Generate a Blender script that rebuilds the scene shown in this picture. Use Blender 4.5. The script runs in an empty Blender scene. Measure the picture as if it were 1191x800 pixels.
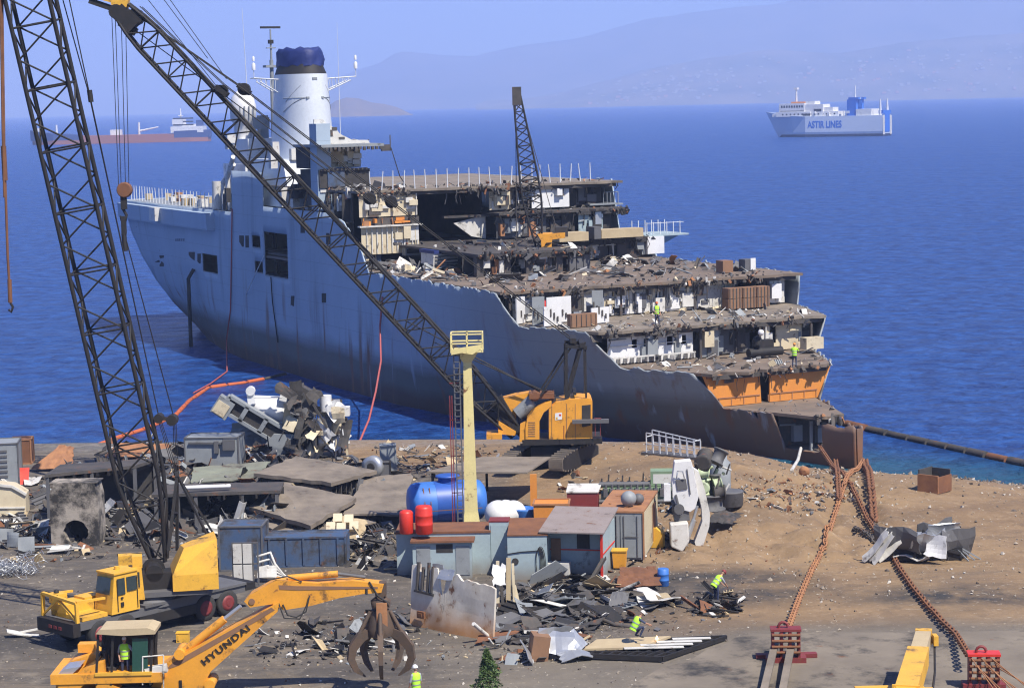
import bpy, bmesh, math, random
from mathutils import Vector, Matrix, noise
R = math.radians
rnd = random.Random(7)
scene = bpy.context.scene
COL = scene.collection
# ------------------------------------------------------------------ camera
F = 2500.0; CX, CY = 595.5, 400.0
PITCH = math.atan((400-119)/F); ROLL = R(1.31)
CAM = Vector((0, 0, 26.0))
CROT = Matrix.Rotation(math.pi/2-PITCH, 3, 'X') @ Matrix.Rotation(-ROLL, 3, 'Z')
cd = bpy.data.cameras.new('camera'); cam = bpy.data.objects.new('camera', cd); COL.objects.link(cam)
cam.matrix_world = Matrix.Translation(CAM) @ CROT.to_4x4()
cd.sensor_fit = 'HORIZONTAL'; cd.sensor_width = 36; cd.lens = 36*F/1191
cd.clip_start = 1; cd.clip_end = 60000
scene.camera = cam
CINV = CROT.transposed()
def ray(px, py):
    return (CROT @ Vector(((px-CX)/F, (CY-py)/F, -1)))
def V(px, py, Y):                       # the point of the scene Y metres out that stands at this spot of the survey photo
    d = ray(px, py); return CAM + d*(Y/d.y)
def GZ(px, py, z):
    d = ray(px, py); return CAM + d*((z-26.0)/d.z)
def pix(p):
    q = CINV @ (Vector(p)-CAM); return (CX+F*q.x/-q.z, CY-F*q.y/-q.z)
def lerp(a, b, t): return a+(b-a)*t
def interp(x, xs, ys):
    if x <= xs[0]: return ys[0]
    for i in range(1, len(xs)):
        if x <= xs[i]:
            return lerp(ys[i-1], ys[i], (x-xs[i-1])/(xs[i]-xs[i-1]) if xs[i] > xs[i-1] else 1)
    return ys[-1]
def sstep(a, b, x):
    t = max(0, min(1, (x-a)/(b-a))); return t*t*(3-2*t)
# ------------------------------------------------------------------ materials
def mat(name, c, rough=.7, metal=0., c2=None, amt=.5, scale=1.2, rust=0., grime=0., bump=0., stretch=(1,1,1), fine=.45):
    """painted or bare surface with mottled wear: c base, c2 second colour in patches, rust = share of rust, grime = share of black dirt"""
    m = bpy.data.materials.new(name); m.use_nodes = True
    nt = m.node_tree; N = nt.nodes; L = nt.links; bs = N['Principled BSDF']
    tc = N.new('ShaderNodeTexCoord'); mp = N.new('ShaderNodeMapping'); mp.inputs['Scale'].default_value = stretch
    L.new(tc.outputs['Object'], mp.inputs['Vector'])
    def nz(s, det=6, ro=.6):
        n = N.new('ShaderNodeTexNoise'); n.inputs['Scale'].default_value = s; n.inputs['Detail'].default_value = det; n.inputs['Roughness'].default_value = ro
        L.new(mp.outputs[0], n.inputs['Vector']); return n.outputs['Fac']
    def ramp(fac, a, b):
        r = N.new('ShaderNodeMapRange'); r.inputs['From Min'].default_value = a; r.inputs['From Max'].default_value = b; L.new(fac, r.inputs['Value']); return r.outputs[0]
    def mix(fac, a, b, k=1.):
        x = N.new('ShaderNodeMix'); x.data_type = 'RGBA'
        if k != 1.:
            mm = N.new('ShaderNodeMath'); mm.operation = 'MULTIPLY'; mm.inputs[1].default_value = k; L.new(fac, mm.inputs[0]); fac = mm.outputs[0]
        L.new(fac, x.inputs[0])
        for s, v in ((6, a), (7, b)):
            if isinstance(v, (tuple, list)): x.inputs[s].default_value = (*v, 1)
            else: L.new(v, x.inputs[s])
        return x.outputs[2]
    c2 = c2 or tuple(k*.72 for k in c)
    col = mix(ramp(nz(scale), .38, .68), c, c2, amt)
    col = mix(ramp(nz(scale*9, 4), .4, .7), col, tuple(k*.8 for k in c), fine)
    if rust: col = mix(ramp(nz(scale*1.7+.3, 8, .7), .66-rust*.3, .74-rust*.25), col, (.16, .065, .028))
    if grime: col = mix(ramp(nz(scale*.8+.15, 8, .72), .68-grime*.35, .8-grime*.3), col, (.03, .028, .026))
    L.new(col, bs.inputs['Base Color'])
    bs.inputs['Roughness'].default_value = rough; bs.inputs['Metallic'].default_value = metal
    if bump:
        b = N.new('ShaderNodeBump'); b.inputs['Strength'].default_value = bump; b.inputs['Distance'].default_value = .05
        L.new(nz(scale*4, 5), b.inputs['Height']); L.new(b.outputs[0], bs.inputs['Normal'])
    return m
M = {}
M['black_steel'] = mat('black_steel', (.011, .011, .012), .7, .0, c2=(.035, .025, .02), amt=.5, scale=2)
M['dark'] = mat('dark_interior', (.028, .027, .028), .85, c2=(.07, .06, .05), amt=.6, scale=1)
M['soot'] = mat('sooty_steel', (.05, .047, .045), .8, c2=(.11, .09, .075), amt=.7, scale=.9, rust=.25)
M['grey'] = mat('grey_paint', (.25, .27, .28), .6, c2=(.16, .17, .18), grime=.3, scale=.9)
M['dgrey'] = mat('dark_grey_steel', (.11, .11, .115), .65, c2=(.07, .065, .06), grime=.3, scale=.9)
M['white'] = mat('white_paint', (.7, .7, .69), .5, c2=(.52, .52, .5), grime=.26, rust=.08, scale=.8)
M['fwhite'] = mat('funnel_paint', (.6, .64, .68), .5, c2=(.5, .55, .6), grime=.1, scale=.35)
M['dwhite'] = mat('dirty_white_paint', (.6, .59, .55), .6, c2=(.4, .37, .32), grime=.35, rust=.2, scale=1.1)
M['cream'] = mat('cream_paint', (.6, .52, .36), .6, c2=(.42, .34, .22), grime=.3, rust=.15, scale=1.0)
M['rust'] = mat('rust', (.2, .085, .038), .9, c2=(.11, .05, .03), amt=.8, scale=1.4, bump=.3)
M['lrust'] = mat('light_rust', (.36, .17, .075), .9, c2=(.2, .09, .05), amt=.8, scale=1.2, bump=.3)
M['brown'] = mat('brown_board', (.24, .13, .07), .8, c2=(.15, .09, .06), scale=1)
M['orange'] = mat('orange_primer', (.62, .24, .04), .6, c2=(.5, .17, .035), scale=.8, grime=.12)
M['yellow'] = mat('yellow_paint', (.72, .4, .04), .55, c2=(.55, .3, .045), amt=.7, scale=1.1, grime=.34, rust=.16)
M['orangey'] = mat('orange_yellow_paint', (.74, .33, .03), .52, c2=(.56, .25, .035), amt=.7, scale=1.1, grime=.36, rust=.14)
M['pyellow'] = mat('pale_yellow_paint', (.72, .62, .27), .55, c2=(.5, .41, .2), scale=.9, grime=.3, rust=.25)
M['red'] = mat('red_paint', (.6, .035, .02), .45, c2=(.45, .03, .02))
M['maroon'] = mat('maroon_paint', (.2, .03, .03), .6, c2=(.13, .03, .03), rust=.2)
M['blue'] = mat('blue_plastic', (.045, .17, .52), .5, c2=(.035, .12, .38), amt=.6, grime=.22)
M['dblue'] = mat('deep_blue_tarp', (.012, .024, .13), .6, c2=(.025, .045, .2), scale=1.5, bump=.5)
M['navy'] = mat('worn_blue_paint', (.045, .085, .17), .75, c2=(.1, .105, .11), amt=.9, grime=.6, rust=.3, scale=.8)
M['teal'] = mat('grey_blue_paint', (.33, .41, .43), .6, c2=(.25, .32, .34), grime=.3, rust=.14, scale=.7)
M['green'] = mat('machine_green', (.2, .29, .17), .6, c2=(.14, .18, .13), grime=.3, scale=1.2)
M['lime'] = mat('lime_fabric', (.45, .85, .05), .8, c2=(.35, .72, .05), fine=.1)
M['plate'] = mat('weathered_plate', (.235, .195, .15), .85, c2=(.12, .1, .08), amt=.9, scale=.55, rust=.12, grime=.2, bump=.3)
M['tan'] = mat('deck_dust', (.2, .15, .11), .95, c2=(.1, .085, .07), amt=.9, scale=.5, rust=.2, bump=.5)
M['glass'] = mat('dark_glass', (.03, .045, .05), .12, c2=(.05, .07, .07))
M['rubber'] = mat('rubber', (.025, .025, .026), .85, c2=(.05, .046, .04))
M['conc'] = mat('burnt_concrete', (.34, .3, .25), .95, c2=(.18, .155, .13), amt=.9, scale=.7, grime=.75, rust=.1, bump=.6)
M['shiprail'] = mat('pale_grey_rail', (.62, .64, .66), .5)
M['silver'] = mat('bright_sheet', (.5, .52, .54), .35, .6, c2=(.33, .33, .33), grime=.15, scale=.8)
M['skin'] = mat('skin', (.42, .23, .15), .6, c2=(.36, .19, .12))
M['jean'] = mat('navy_trousers', (.03, .04, .085), .9)
M['shirt'] = mat('grey_shirt', (.3, .32, .36), .9)
M['dshirt'] = mat('dark_blue_shirt', (.05, .065, .12), .9)
M['hair'] = mat('dark_hair', (.03, .022, .018), .8)
M['oboom'] = mat('orange_float', (.5, .12, .04), .7, c2=(.35, .08, .03), grime=.3)
M['pinkhose'] = mat('red_hose', (.42, .1, .09), .7)
M['wood'] = mat('bleached_wood', (.45, .36, .22), .85, c2=(.33, .25, .15))
# ------------------------------------------------------------------ mesh builder
class MB:
    def __init__(s): s.v = []; s.f = []; s.m = []; s.sm = []; s.mi = 0
    def add(s, vs, fs, smooth=False):
        b = len(s.v); s.v += [Vector(p) for p in vs]
        for f in fs: s.f.append([b+i for i in f]); s.m.append(s.mi); s.sm.append(smooth)
    def box(s, c, d, rot=None):
        c = Vector(c); x, y, z = d[0]/2, d[1]/2, d[2]/2
        vs = [Vector((i*x, j*y, k*z)) for k in (-1, 1) for j in (-1, 1) for i in (-1, 1)]
        if rot is not None: vs = [rot @ p for p in vs]
        s.add([c+p for p in vs], [(0,2,3,1),(4,5,7,6),(0,1,5,4),(2,6,7,3),(0,4,6,2),(1,3,7,5)])
    def bb(s, x0, x1, y0, y1, z0, z1): s.box(((x0+x1)/2, (y0+y1)/2, (z0+z1)/2), (abs(x1-x0), abs(y1-y0), abs(z1-z0)))
    def hexa(s, b4, t4):
        s.add(list(b4)+list(t4), [(3,2,1,0),(4,5,6,7),(0,1,5,4),(1,2,6,5),(2,3,7,6),(3,0,4,7)])
    def frame(s, p0, p1):
        a = (Vector(p1)-Vector(p0)); l = a.length; a = a.normalized() if l else Vector((0,0,1))
        up = Vector((0,0,1)) if abs(a.z) < .95 else Vector((0,1,0))
        x = a.cross(up).normalized(); y = x.cross(a).normalized(); return a, x, y, l
    def bar(s, p0, p1, w, h=None):
        h = h or w; p0 = Vector(p0); p1 = Vector(p1); a, x, y, l = s.frame(p0, p1)
        q = [(-1,-1),(1,-1),(1,1),(-1,1)]
        s.hexa([p0+x*(i*w/2)+y*(j*h/2) for i, j in q], [p1+x*(i*w/2)+y*(j*h/2) for i, j in q])
    def tube(s, p0, p1, r, r1=None, n=10, cap=True):
        r1 = r if r1 is None else r1; p0 = Vector(p0); p1 = Vector(p1); a, x, y, l = s.frame(p0, p1)
        vs = []
        for p, rr in ((p0, r), (p1, r1)):
            for i in range(n):
                t = 2*math.pi*i/n; vs.append(p+x*math.cos(t)*rr+y*math.sin(t)*rr)
        s.add(vs, [(i, (i+1) % n, n+(i+1) % n, n+i) for i in range(n)], True)
        if cap: s.add(vs[:n], [tuple(range(n-1, -1, -1))]); s.add(vs[n:], [tuple(range(n))])
    def path(s, pts, r, n=6):
        pts = [Vector(p) for p in pts]; rings = []; x = None
        for i, p in enumerate(pts):
            a = (pts[min(i+1, len(pts)-1)]-pts[max(i-1, 0)]).normalized()
            if x is None: x = a.cross(Vector((0,0,1)) if abs(a.z) < .95 else Vector((0,1,0))).normalized()
            x = (x-a*a.dot(x)).normalized(); y = a.cross(x)
            rr = r[i] if isinstance(r, (list, tuple)) else r
            rings.append([p+x*math.cos(2*math.pi*k/n)*rr+y*math.sin(2*math.pi*k/n)*rr for k in range(n)])
        vs = [q for g in rings for q in g]; fs = []
        for i in range(len(rings)-1):
            for k in range(n): fs.append((i*n+k, i*n+(k+1) % n, (i+1)*n+(k+1) % n, (i+1)*n+k))
        s.add(vs, fs, True); s.add(rings[0], [tuple(range(n-1, -1, -1))]); s.add(rings[-1], [tuple(range(n))])
    def lathe(s, c, prof, n=16, axis=None, smooth=True):
        c = Vector(c); a = Vector(axis or (0,0,1)).normalized(); a, x, y, l = s.frame((0,0,0), a)
        vs = []
        for h, r in prof:
            for i in range(n):
                t = 2*math.pi*i/n; vs.append(c+a*h+x*math.cos(t)*r+y*math.sin(t)*r)
        fs = [(j*n+i, j*n+(i+1) % n, (j+1)*n+(i+1) % n, (j+1)*n+i) for j in range(len(prof)-1) for i in range(n)]
        s.add(vs, fs, smooth)
        s.add(vs[:n], [tuple(range(n-1, -1, -1))]); s.add(vs[-n:], [tuple(range(n))])
    def ball(s, c, r, sx=1, sy=1, sz=1, n=12, m=8):
        c = Vector(c); vs = []; fs = []
        for j in range(m+1):
            p = math.pi*j/m
            for i in range(n):
                t = 2*math.pi*i/n; vs.append(c+Vector((math.cos(t)*math.sin(p)*r*sx, math.sin(t)*math.sin(p)*r*sy, math.cos(p)*r*sz)))
        for j in range(m):
            for i in range(n): fs.append((j*n+i, (j+1)*n+i, (j+1)*n+(i+1) % n, j*n+(i+1) % n))
        s.add(vs, fs, True)
    def prism(s, poly, d):              # polygon (3-D points, planar) extruded by vector d
        n = len(poly); d = Vector(d); a = [Vector(p) for p in poly]
        s.add(a+[p+d for p in a], [tuple(range(n-1, -1, -1)), tuple(range(n, 2*n))]+[(i, (i+1) % n, n+(i+1) % n, n+i) for i in range(n)])
    def sheet(s, c, rot, w, h, t=.03, crump=.15, n=4, rg=None, jag=.0):
        """a crumpled plate w x h, thickness t"""
        g = rg or rnd; c = Vector(c); sd = Vector((g.uniform(0, 99), g.uniform(0, 99), g.uniform(0, 99))); vs = []
        for k in (0, 1):
            for j in range(n+1):
                for i in range(n+1):
                    x = (i/n-.5)*w; y = (j/n-.5)*h
                    if jag and (i in (0, n) or j in (0, n)):
                        q = noise.noise(sd+Vector((i*1.7, j*1.3, 5))); x *= 1+q*jag; y *= 1-q*jag
                    z = noise.noise(sd+Vector((x*.8, y*.8, 0)))*crump*2
                    vs.append(c+rot @ Vector((x, y, z+(t if k else 0))))
        q = (n+1)**2; fs = []
        for j in range(n):
            for i in range(n):
                a = j*(n+1)+i; fs.append((a+n+1, a+n+2, a+1, a)); fs.append((q+a, q+a+1, q+a+n+2, q+a+n+1))
        for i in range(n):
            fs += [(i, i+1, q+i+1, q+i), (n*(n+1)+i+1, n*(n+1)+i, q+n*(n+1)+i, q+n*(n+1)+i+1)]
            a, b = i*(n+1), (i+1)*(n+1); fs += [(b, a, q+a, q+b), (a+n, b+n, q+b+n, q+a+n)]
        s.add(vs, fs)
    def wheel(s, c, axis, r, w, n=20):
        s.lathe(Vector(c)-Vector(axis).normalized()*w/2, [(0, r*.6), (0, r*.9), (w*.12, r), (w*.88, r), (w, r*.9), (w, r*.6)], n, axis)
FR = {}
def mk(mb, name, mats, inv=None):
    me = bpy.data.meshes.new(name)
    me.from_pydata([(inv @ p if inv is not None else p) for p in mb.v], [], mb.f)
    for m in (mats if isinstance(mats, (list, tuple)) else [mats]): me.materials.append(M[m] if isinstance(m, str) else m)
    me.polygons.foreach_set('material_index', mb.m); me.polygons.foreach_set('use_smooth', mb.sm)
    me.validate(); me.update()
    o = bpy.data.objects.new(name, me); COL.objects.link(o); return o
def thing(name, label, cat, loc=(0,0,0), rz=0, group=None):
    o = bpy.data.objects.new(name, None); COL.objects.link(o); o.empty_display_size = .3
    o.location = loc; o.rotation_euler = (0, 0, rz); o['label'] = label; o['category'] = cat
    if group: o['group'] = group
    FR[o.name] = Matrix.Translation(Vector(loc)) @ Matrix.Rotation(rz, 4, 'Z'); return o
def part(mb, name, mats, par, world=False, label=None):
    o = mk(mb, name, mats, FR[par.name].inverted() if world else None)
    o.parent = par; FR[o.name] = FR[par.name]
    if label: o['label'] = label
    return o
def solo(mb, name, mats, label=None, cat=None, group=None, kind=None, base=None):
    if base is None:
        xs = [p.x for p in mb.v]; ys = [p.y for p in mb.v]; zs = [p.z for p in mb.v]
        base = Vector(((min(xs)+max(xs))/2, (min(ys)+max(ys))/2, min(zs)))
    o = mk(mb, name, mats, Matrix.Translation(-Vector(base))); o.location = base; FR[o.name] = Matrix.Translation(Vector(base))
    for k, v in (('label', label), ('category', cat), ('group', group), ('kind', kind)):
        if v: o[k] = v
    return o
def dup(root, loc, rz=None, label=None):
    r = root.copy(); COL.objects.link(r); r.location = loc
    if rz is not None: r.rotation_euler = (0, 0, rz)
    if label: r['label'] = label
    for ch in list(root.children):
        c = ch.copy(); COL.objects.link(c); c.parent = r
        for g in ch.children:
            d = g.copy(); COL.objects.link(d); d.parent = c
    return r
def rrot(g, tilt=.4):
    return (Matrix.Rotation(g.uniform(0, 6.28), 3, 'Z') @ Matrix.Rotation(g.gauss(0, tilt), 3, 'X') @ Matrix.Rotation(g.gauss(0, tilt), 3, 'Y'))
def scrap(mb, pos, n, smin, smax, nm, seed, weights=None, tilt=.5, flat=.5):
    """n torn plates, bars and lumps; pos(g) gives a point"""
    g = random.Random(seed)
    for _ in range(n):
        p = Vector(pos(g)); s_ = smin*(smax/smin)**(g.random()**1.6); mb.mi = g.choices(range(nm), weights)[0]; r = rrot(g, tilt); k = g.random()
        p.z += s_*.12
        if k < flat: mb.sheet(p, r, s_*g.uniform(.6, 1.4), s_*g.uniform(.35, .9), .03, s_*g.uniform(.05, .28), 3, g, .25)
        elif k < flat+.14: mb.box(p, (s_*g.uniform(.9, 2.2), s_*.08, s_*.08), r)
        elif k < flat+.26:               # angle bar
            l_ = s_*g.uniform(.9, 2.4); mb.box(p, (l_, s_*.16, .025), r); mb.box(p+r @ Vector((0, s_*.08, s_*.08)), (l_, .025, s_*.16), r)
        elif k < flat+.34:               # bent pipe
            q = [p+r @ Vector((t_*s_*1.6-s_*.8, math.sin(t_*3)*s_*.25*g.uniform(.2, 1), 0)) for t_ in (0, .33, .66, 1)]; mb.path(q, s_*.06, 5)
        elif k < flat+.40:               # ribbed panel
            w_ = s_*g.uniform(.8, 1.5); h_ = s_*.7; mb.box(p, (w_, h_, .03), r)
            for j_ in range(4): mb.box(p+r @ Vector((w_*(-.4+.27*j_), 0, .06)), (.04, h_, .1), r)
        elif k > .93: mb.box(p, (s_*g.uniform(.4, .9), s_*g.uniform(.3, .6), s_*g.uniform(.2, .5)), r)
        else:                            # torn strip, folded once
            w_ = s_*g.uniform(.15, .45); l_ = s_*g.uniform(.5, 1.1); b_ = g.uniform(.2, .9); up_ = Vector((0, math.cos(b_), math.sin(b_))); e_ = g.uniform(.3, 1)
            q_ = [Vector((-l_, -w_, 0)), Vector((l_*e_, -w_*.8, 0)), Vector((l_, 0, 0)), Vector((-l_*e_, 0, 0))]; mb.prism([p+r @ v for v in q_], r @ Vector((0, 0, .025)))
            q_ = [Vector((-l_*e_, 0, 0)), Vector((l_, 0, 0)), Vector((l_*.8, 0, 0))+up_*w_, Vector((-l_*.4, 0, 0))+up_*w_*1.4]; mb.prism([p+r @ v for v in q_], r @ Vector((0, -.01, .025)))
    mb.mi = 0
def lattice(mb, p0, p1, w0, w1, w2, h0, h1, h2, n, rc, rb, side, taper0=.14, taper1=.1):
    """four-chord lattice boom from p0 to p1; widths foot / middle / head along side and across"""
    p0 = Vector(p0); p1 = Vector(p1); a = (p1-p0).normalized(); x = (Vector(side)-a*a.dot(Vector(side))).normalized(); y = a.cross(x)
    def cs(t):
        k = min(1, t/taper0) if t < .5 else min(1, (1-t)/taper1)
        e = (w0, h0) if t < .5 else (w2, h2); w = lerp(e[0], w1, k)/2; h = lerp(e[1], h1, k)/2; p = p0.lerp(p1, t)
        return [p+x*w+y*h, p-x*w+y*h, p-x*w-y*h, p+x*w-y*h]
    st = [cs(i/n) for i in range(n+1)]
    for i in range(n):
        for k in range(4):
            mb.tube(st[i][k], st[i+1][k], rc, n=6, cap=False)
            j = (k+1) % 4
            if i % 2: mb.tube(st[i][k], st[i+1][j], rb, n=5, cap=False)
            else: mb.tube(st[i][j], st[i+1][k], rb, n=5, cap=False)
            if i % 2 == 0: mb.tube(st[i][k], st[i][j], rb, n=5, cap=False)
    return st
def islands(mb):
    par = list(range(len(mb.v)))
    def find(a):
        while par[a] != a: par[a] = par[par[a]]; a = par[a]
        return a
    for f in mb.f:
        for i in f[1:]: par[find(i)] = find(f[0])
    d = {}
    for k, f in enumerate(mb.f): d.setdefault(find(f[0]), []).append(k)
    out = []
    for ks in d.values():
        n = MB(); mp = {}
        for k in ks:
            ff = []
            for i in mb.f[k]:
                if i not in mp: mp[i] = len(n.v); n.v.append(mb.v[i])
                ff.append(mp[i])
            n.f.append(ff); n.m.append(mb.m[k]); n.sm.append(mb.sm[k])
        out.append(n)
    return out
def psplit(mb, name, mats, par, world=False):
    for n_ in islands(mb): part(n_, name, mats, par, world)

def zrust(m, z0, z1, col, amp=.5, k=1.):
    """rust creeping up from the foot of a thing"""
    nt = m.node_tree; N = nt.nodes; L = nt.links; bs = N['Principled BSDF']; src = bs.inputs['Base Color'].links[0].from_socket
    tc = N.new('ShaderNodeTexCoord'); sx = N.new('ShaderNodeSeparateXYZ'); L.new(tc.outputs['Object'], sx.inputs[0]); n = N.new('ShaderNodeTexNoise'); n.inputs['Scale'].default_value = 1.6; n.inputs['Detail'].default_value = 7; L.new(tc.outputs['Object'], n.inputs['Vector'])
    a = N.new('ShaderNodeMath'); a.operation = 'MULTIPLY_ADD'; a.inputs[1].default_value = amp; L.new(n.outputs['Fac'], a.inputs[0]); L.new(sx.outputs['Z'], a.inputs[2])
    r = N.new('ShaderNodeMapRange'); r.inputs['From Min'].default_value = z0+amp/2; r.inputs['From Max'].default_value = z1+amp/2; r.inputs['To Min'].default_value = k; r.inputs['To Max'].default_value = 0; L.new(a.outputs[0], r.inputs['Value'])
    x = N.new('ShaderNodeMix'); x.data_type = 'RGBA'; L.new(r.outputs[0], x.inputs[0]); L.new(src, x.inputs[6]); x.inputs[7].default_value = (*col, 1); L.new(x.outputs[2], bs.inputs['Base Color'])
zrust(M['teal'], -.1, .9, (.17, .12, .08), .9, .75)
M['ggreen'] = mat('greenish_plate', (.2, .215, .165), .85, c2=(.13, .12, .1), amt=.9, scale=.6, rust=.2, grime=.3)
# ------------------------------------------------------------------ light, sky, air, sea, land
SUN_EL, SUN_AZ = R(54), math.atan2(-.46, .39)        # direction to the sun: from the right, a little behind the viewer
sd = Vector((math.cos(SUN_EL)*math.cos(SUN_AZ), math.cos(SUN_EL)*math.sin(SUN_AZ), math.sin(SUN_EL)))
sl = bpy.data.lights.new('sun', 'SUN'); sl.energy = 5; sl.angle = R(.5); sl.color = (1, .93, .82)
so = bpy.data.objects.new('sun', sl); COL.objects.link(so); so.rotation_euler = (-sd).to_track_quat('-Z', 'Y').to_euler()
w = bpy.data.worlds.new('World'); scene.world = w; w.use_nodes = True
nt = w.node_tree; bg = nt.nodes['Background']; sky = nt.nodes.new('ShaderNodeTexSky'); sky.sky_type = 'NISHITA'
sky.sun_disc = False; sky.sun_elevation = SUN_EL; sky.sun_rotation = math.pi/2-SUN_AZ
sky.altitude = 0; sky.air_density = 1.0; sky.dust_density = .3; sky.ozone_density = 3.0
tint = nt.nodes.new('ShaderNodeMix'); tint.data_type = 'RGBA'; tint.blend_type = 'MULTIPLY'; tint.inputs[0].default_value = 1
tint.inputs[7].default_value = SKYTINT = (.72, .82, 1.25, 1)
nt.links.new(sky.outputs[0], tint.inputs[6]); nt.links.new(tint.outputs[2], bg.inputs[0]); bg.inputs[1].default_value = .075
vs = scene.view_settings; vs.view_transform = 'Standard'; vs.look = 'None'; vs.gamma = 1; vs.use_curve_mapping = False; vs.exposure = 0.58
scene.cycles.max_bounces = 6; scene.cycles.volume_bounces = 2; scene.cycles.use_denoising = True; scene.cycles.filter_width = 1.15
FARY = 13500
hz = MB(); hz.bb(-9000, 9000, -150, FARY, -8, 720)
hm = bpy.data.materials.new('haze'); hm.use_nodes = True; hn = hm.node_tree; hn.nodes.remove(hn.nodes['Principled BSDF'])
pv = hn.nodes.new('ShaderNodeVolumePrincipled'); pv.inputs['Color'].default_value = (.5, .65, 1, 1); pv.inputs['Density'].default_value = 1.75e-4
pv.inputs['Anisotropy'].default_value = .0
hn.links.new(pv.outputs[0], hn.nodes['Material Output'].inputs['Volume'])
solo(hz, 'haze', hm, kind='stuff')
# sea: one sheet to the horizon
def sea_mat():
    m = bpy.data.materials.new('sea_water'); m.use_nodes = True; nt = m.node_tree; N = nt.nodes; L = nt.links; bs = N['Principled BSDF']
    tc = N.new('ShaderNodeTexCoord')
    def nz(s, st, det=3, w=0):
        mp = N.new('ShaderNodeMapping'); mp.inputs['Scale'].default_value = st; mp.inputs['Rotation'].default_value = (0, 0, w); L.new(tc.outputs['Object'], mp.inputs[0])
        n = N.new('ShaderNodeTexNoise'); n.inputs['Scale'].default_value = s; n.inputs['Detail'].default_value = det; n.inputs['Roughness'].default_value = .74; L.new(mp.outputs[0], n.inputs['Vector']); return n.outputs['Fac']
    a = nz(.34, (1, 1.7, 1), 6, .3); b = nz(.055, (1, 1.3, 1), 5, .15); c = nz(.012, (1, 2.2, 1), 4, -.1)
    ad = N.new('ShaderNodeMath'); ad.operation = 'MULTIPLY_ADD'; ad.inputs[1].default_value = 3.2; L.new(b, ad.inputs[0]); L.new(a, ad.inputs[2])
    a2 = N.new('ShaderNodeMath'); a2.operation = 'MULTIPLY_ADD'; a2.inputs[1].default_value = 5; L.new(c, a2.inputs[0]); L.new(ad.outputs[0], a2.inputs[2])
    bp = N.new('ShaderNodeBump'); bp.inputs['Strength'].default_value = 1; bp.inputs['Distance'].default_value = 2.4; L.new(a2.outputs[0], bp.inputs['Height'])
    L.new(bp.outputs[0], bs.inputs['Normal'])
    mx = N.new('ShaderNodeMix'); mx.data_type = 'RGBA'; r = N.new('ShaderNodeMapRange'); r.inputs['From Min'].default_value = .4; r.inputs['From Max'].default_value = .62; L.new(nz(.4, (1, .8, 1), 10, .2), r.inputs['Value']); L.new(r.outputs[0], mx.inputs[0])
    mx.inputs[6].default_value = (.005, .034, .19, 1); mx.inputs[7].default_value = (.026, .125, .46, 1)  # light and dark wave facets painted into the base colour by noise
    # shallows close to the beach: greener water over pale sand
    gm = N.new('ShaderNodeAttribute'); gm.attribute_name = 'shallow'
    m2 = N.new('ShaderNodeMix'); m2.data_type = 'RGBA'; L.new(gm.outputs['Fac'], m2.inputs[0]); L.new(mx.outputs[2], m2.inputs[6]); m2.inputs[7].default_value = (.02, .11, .16, 1)
    L.new(m2.outputs[2], bs.inputs['Base Color']); bs.inputs['Roughness'].default_value = .3; bs.inputs['IOR'].default_value = 1.33
    bs.inputs['Specular IOR Level'].default_value = .25
    return m
def shoreY(x): return interp(x, [-45, -8, 0, 12, 24, 30, 36, 60], [160, 157, 156, 154.5, 150.5, 145.5, 141.5, 135])
mb = MB(); ys = [60, 110, 125]+[130+2*i for i in range(26)]+[190, 220, 300, 600, 1500, 4000, 8000, FARY-5]; xs = [-8900, -3000, -1000, -300, -120]+[-80+5*i for i in range(33)]+[120, 300, 1000, 3000, 8900]
mb.add([(x, y, 0) for y in ys for x in xs], [(j*len(xs)+i, j*len(xs)+i+1, (j+1)*len(xs)+i+1, (j+1)*len(xs)+i) for j in range(len(ys)-1) for i in range(len(xs)-1)])
sea = solo(mb, 'sea', sea_mat(), kind='structure', base=(0,0,0))
at = sea.data.attributes.new('shallow', 'FLOAT', 'POINT')
for i, v in enumerate(sea.data.vertices): at.data[i].value = (1-sstep(-2, 14, v.co.y-shoreY(v.co.x)))*.9 if abs(v.co.x) < 150 else 0
# yard ground
def bump2(x, y, cx, cy, rx, ry):
    d = ((x-cx)/rx)**2+((y-cy)/ry)**2; return (1-d)**2 if d < 1 else 0
def bk(x, y): return sstep(4, 8, x)*(1-sstep(19, 25, x))*sstep(104, 111, y)*(1-sstep(129, 138, y))
def terrain(x, y):
    e = shoreY(x)-y; z = 2.0
    run = interp(x, [-10, 4, 11, 15, 19, 26, 40], [5, 5, 9, 16, 21, 20, 20])
    z = lerp(-2.8, 2.0, sstep(-14, run, e)**.8) if e < run else z
    z += 1.1*bump2(x, y, 8, 140, 14, 11) + .35*bump2(x, y, -2, 146, 12, 8)
    z += 1.7*bump2(x, y, 12, 126.5, 9, 14) + .3*bump2(x, y, 20, 127, 8, 9)
    n = noise.noise(Vector((x*.14, y*.14, 3)))*.25+noise.noise(Vector((x*.5, y*.5, 9)))*.09
    rough = sstep(2, 10, x)*sstep(102, 116, y)
    return z+n*(.25+.75*rough)+rough*(noise.noise(Vector((x*1.6, y*1.6, 2)))*.11+bk(x, y)*(.6*(abs(noise.noise(Vector((x*.45, y*.3, 6))))*1.6-.35)+.3*noise.noise(Vector((x*1.1, y*.8, 16)))))
def G(px, py, dz=0):                      # the point of the yard seen at this spot
    z = 2.0
    for _ in range(12):
        p = GZ(px, py, z+dz); z = lerp(z, terrain(p.x, p.y), .7)
    p.z = terrain(p.x, p.y); return p
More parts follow.
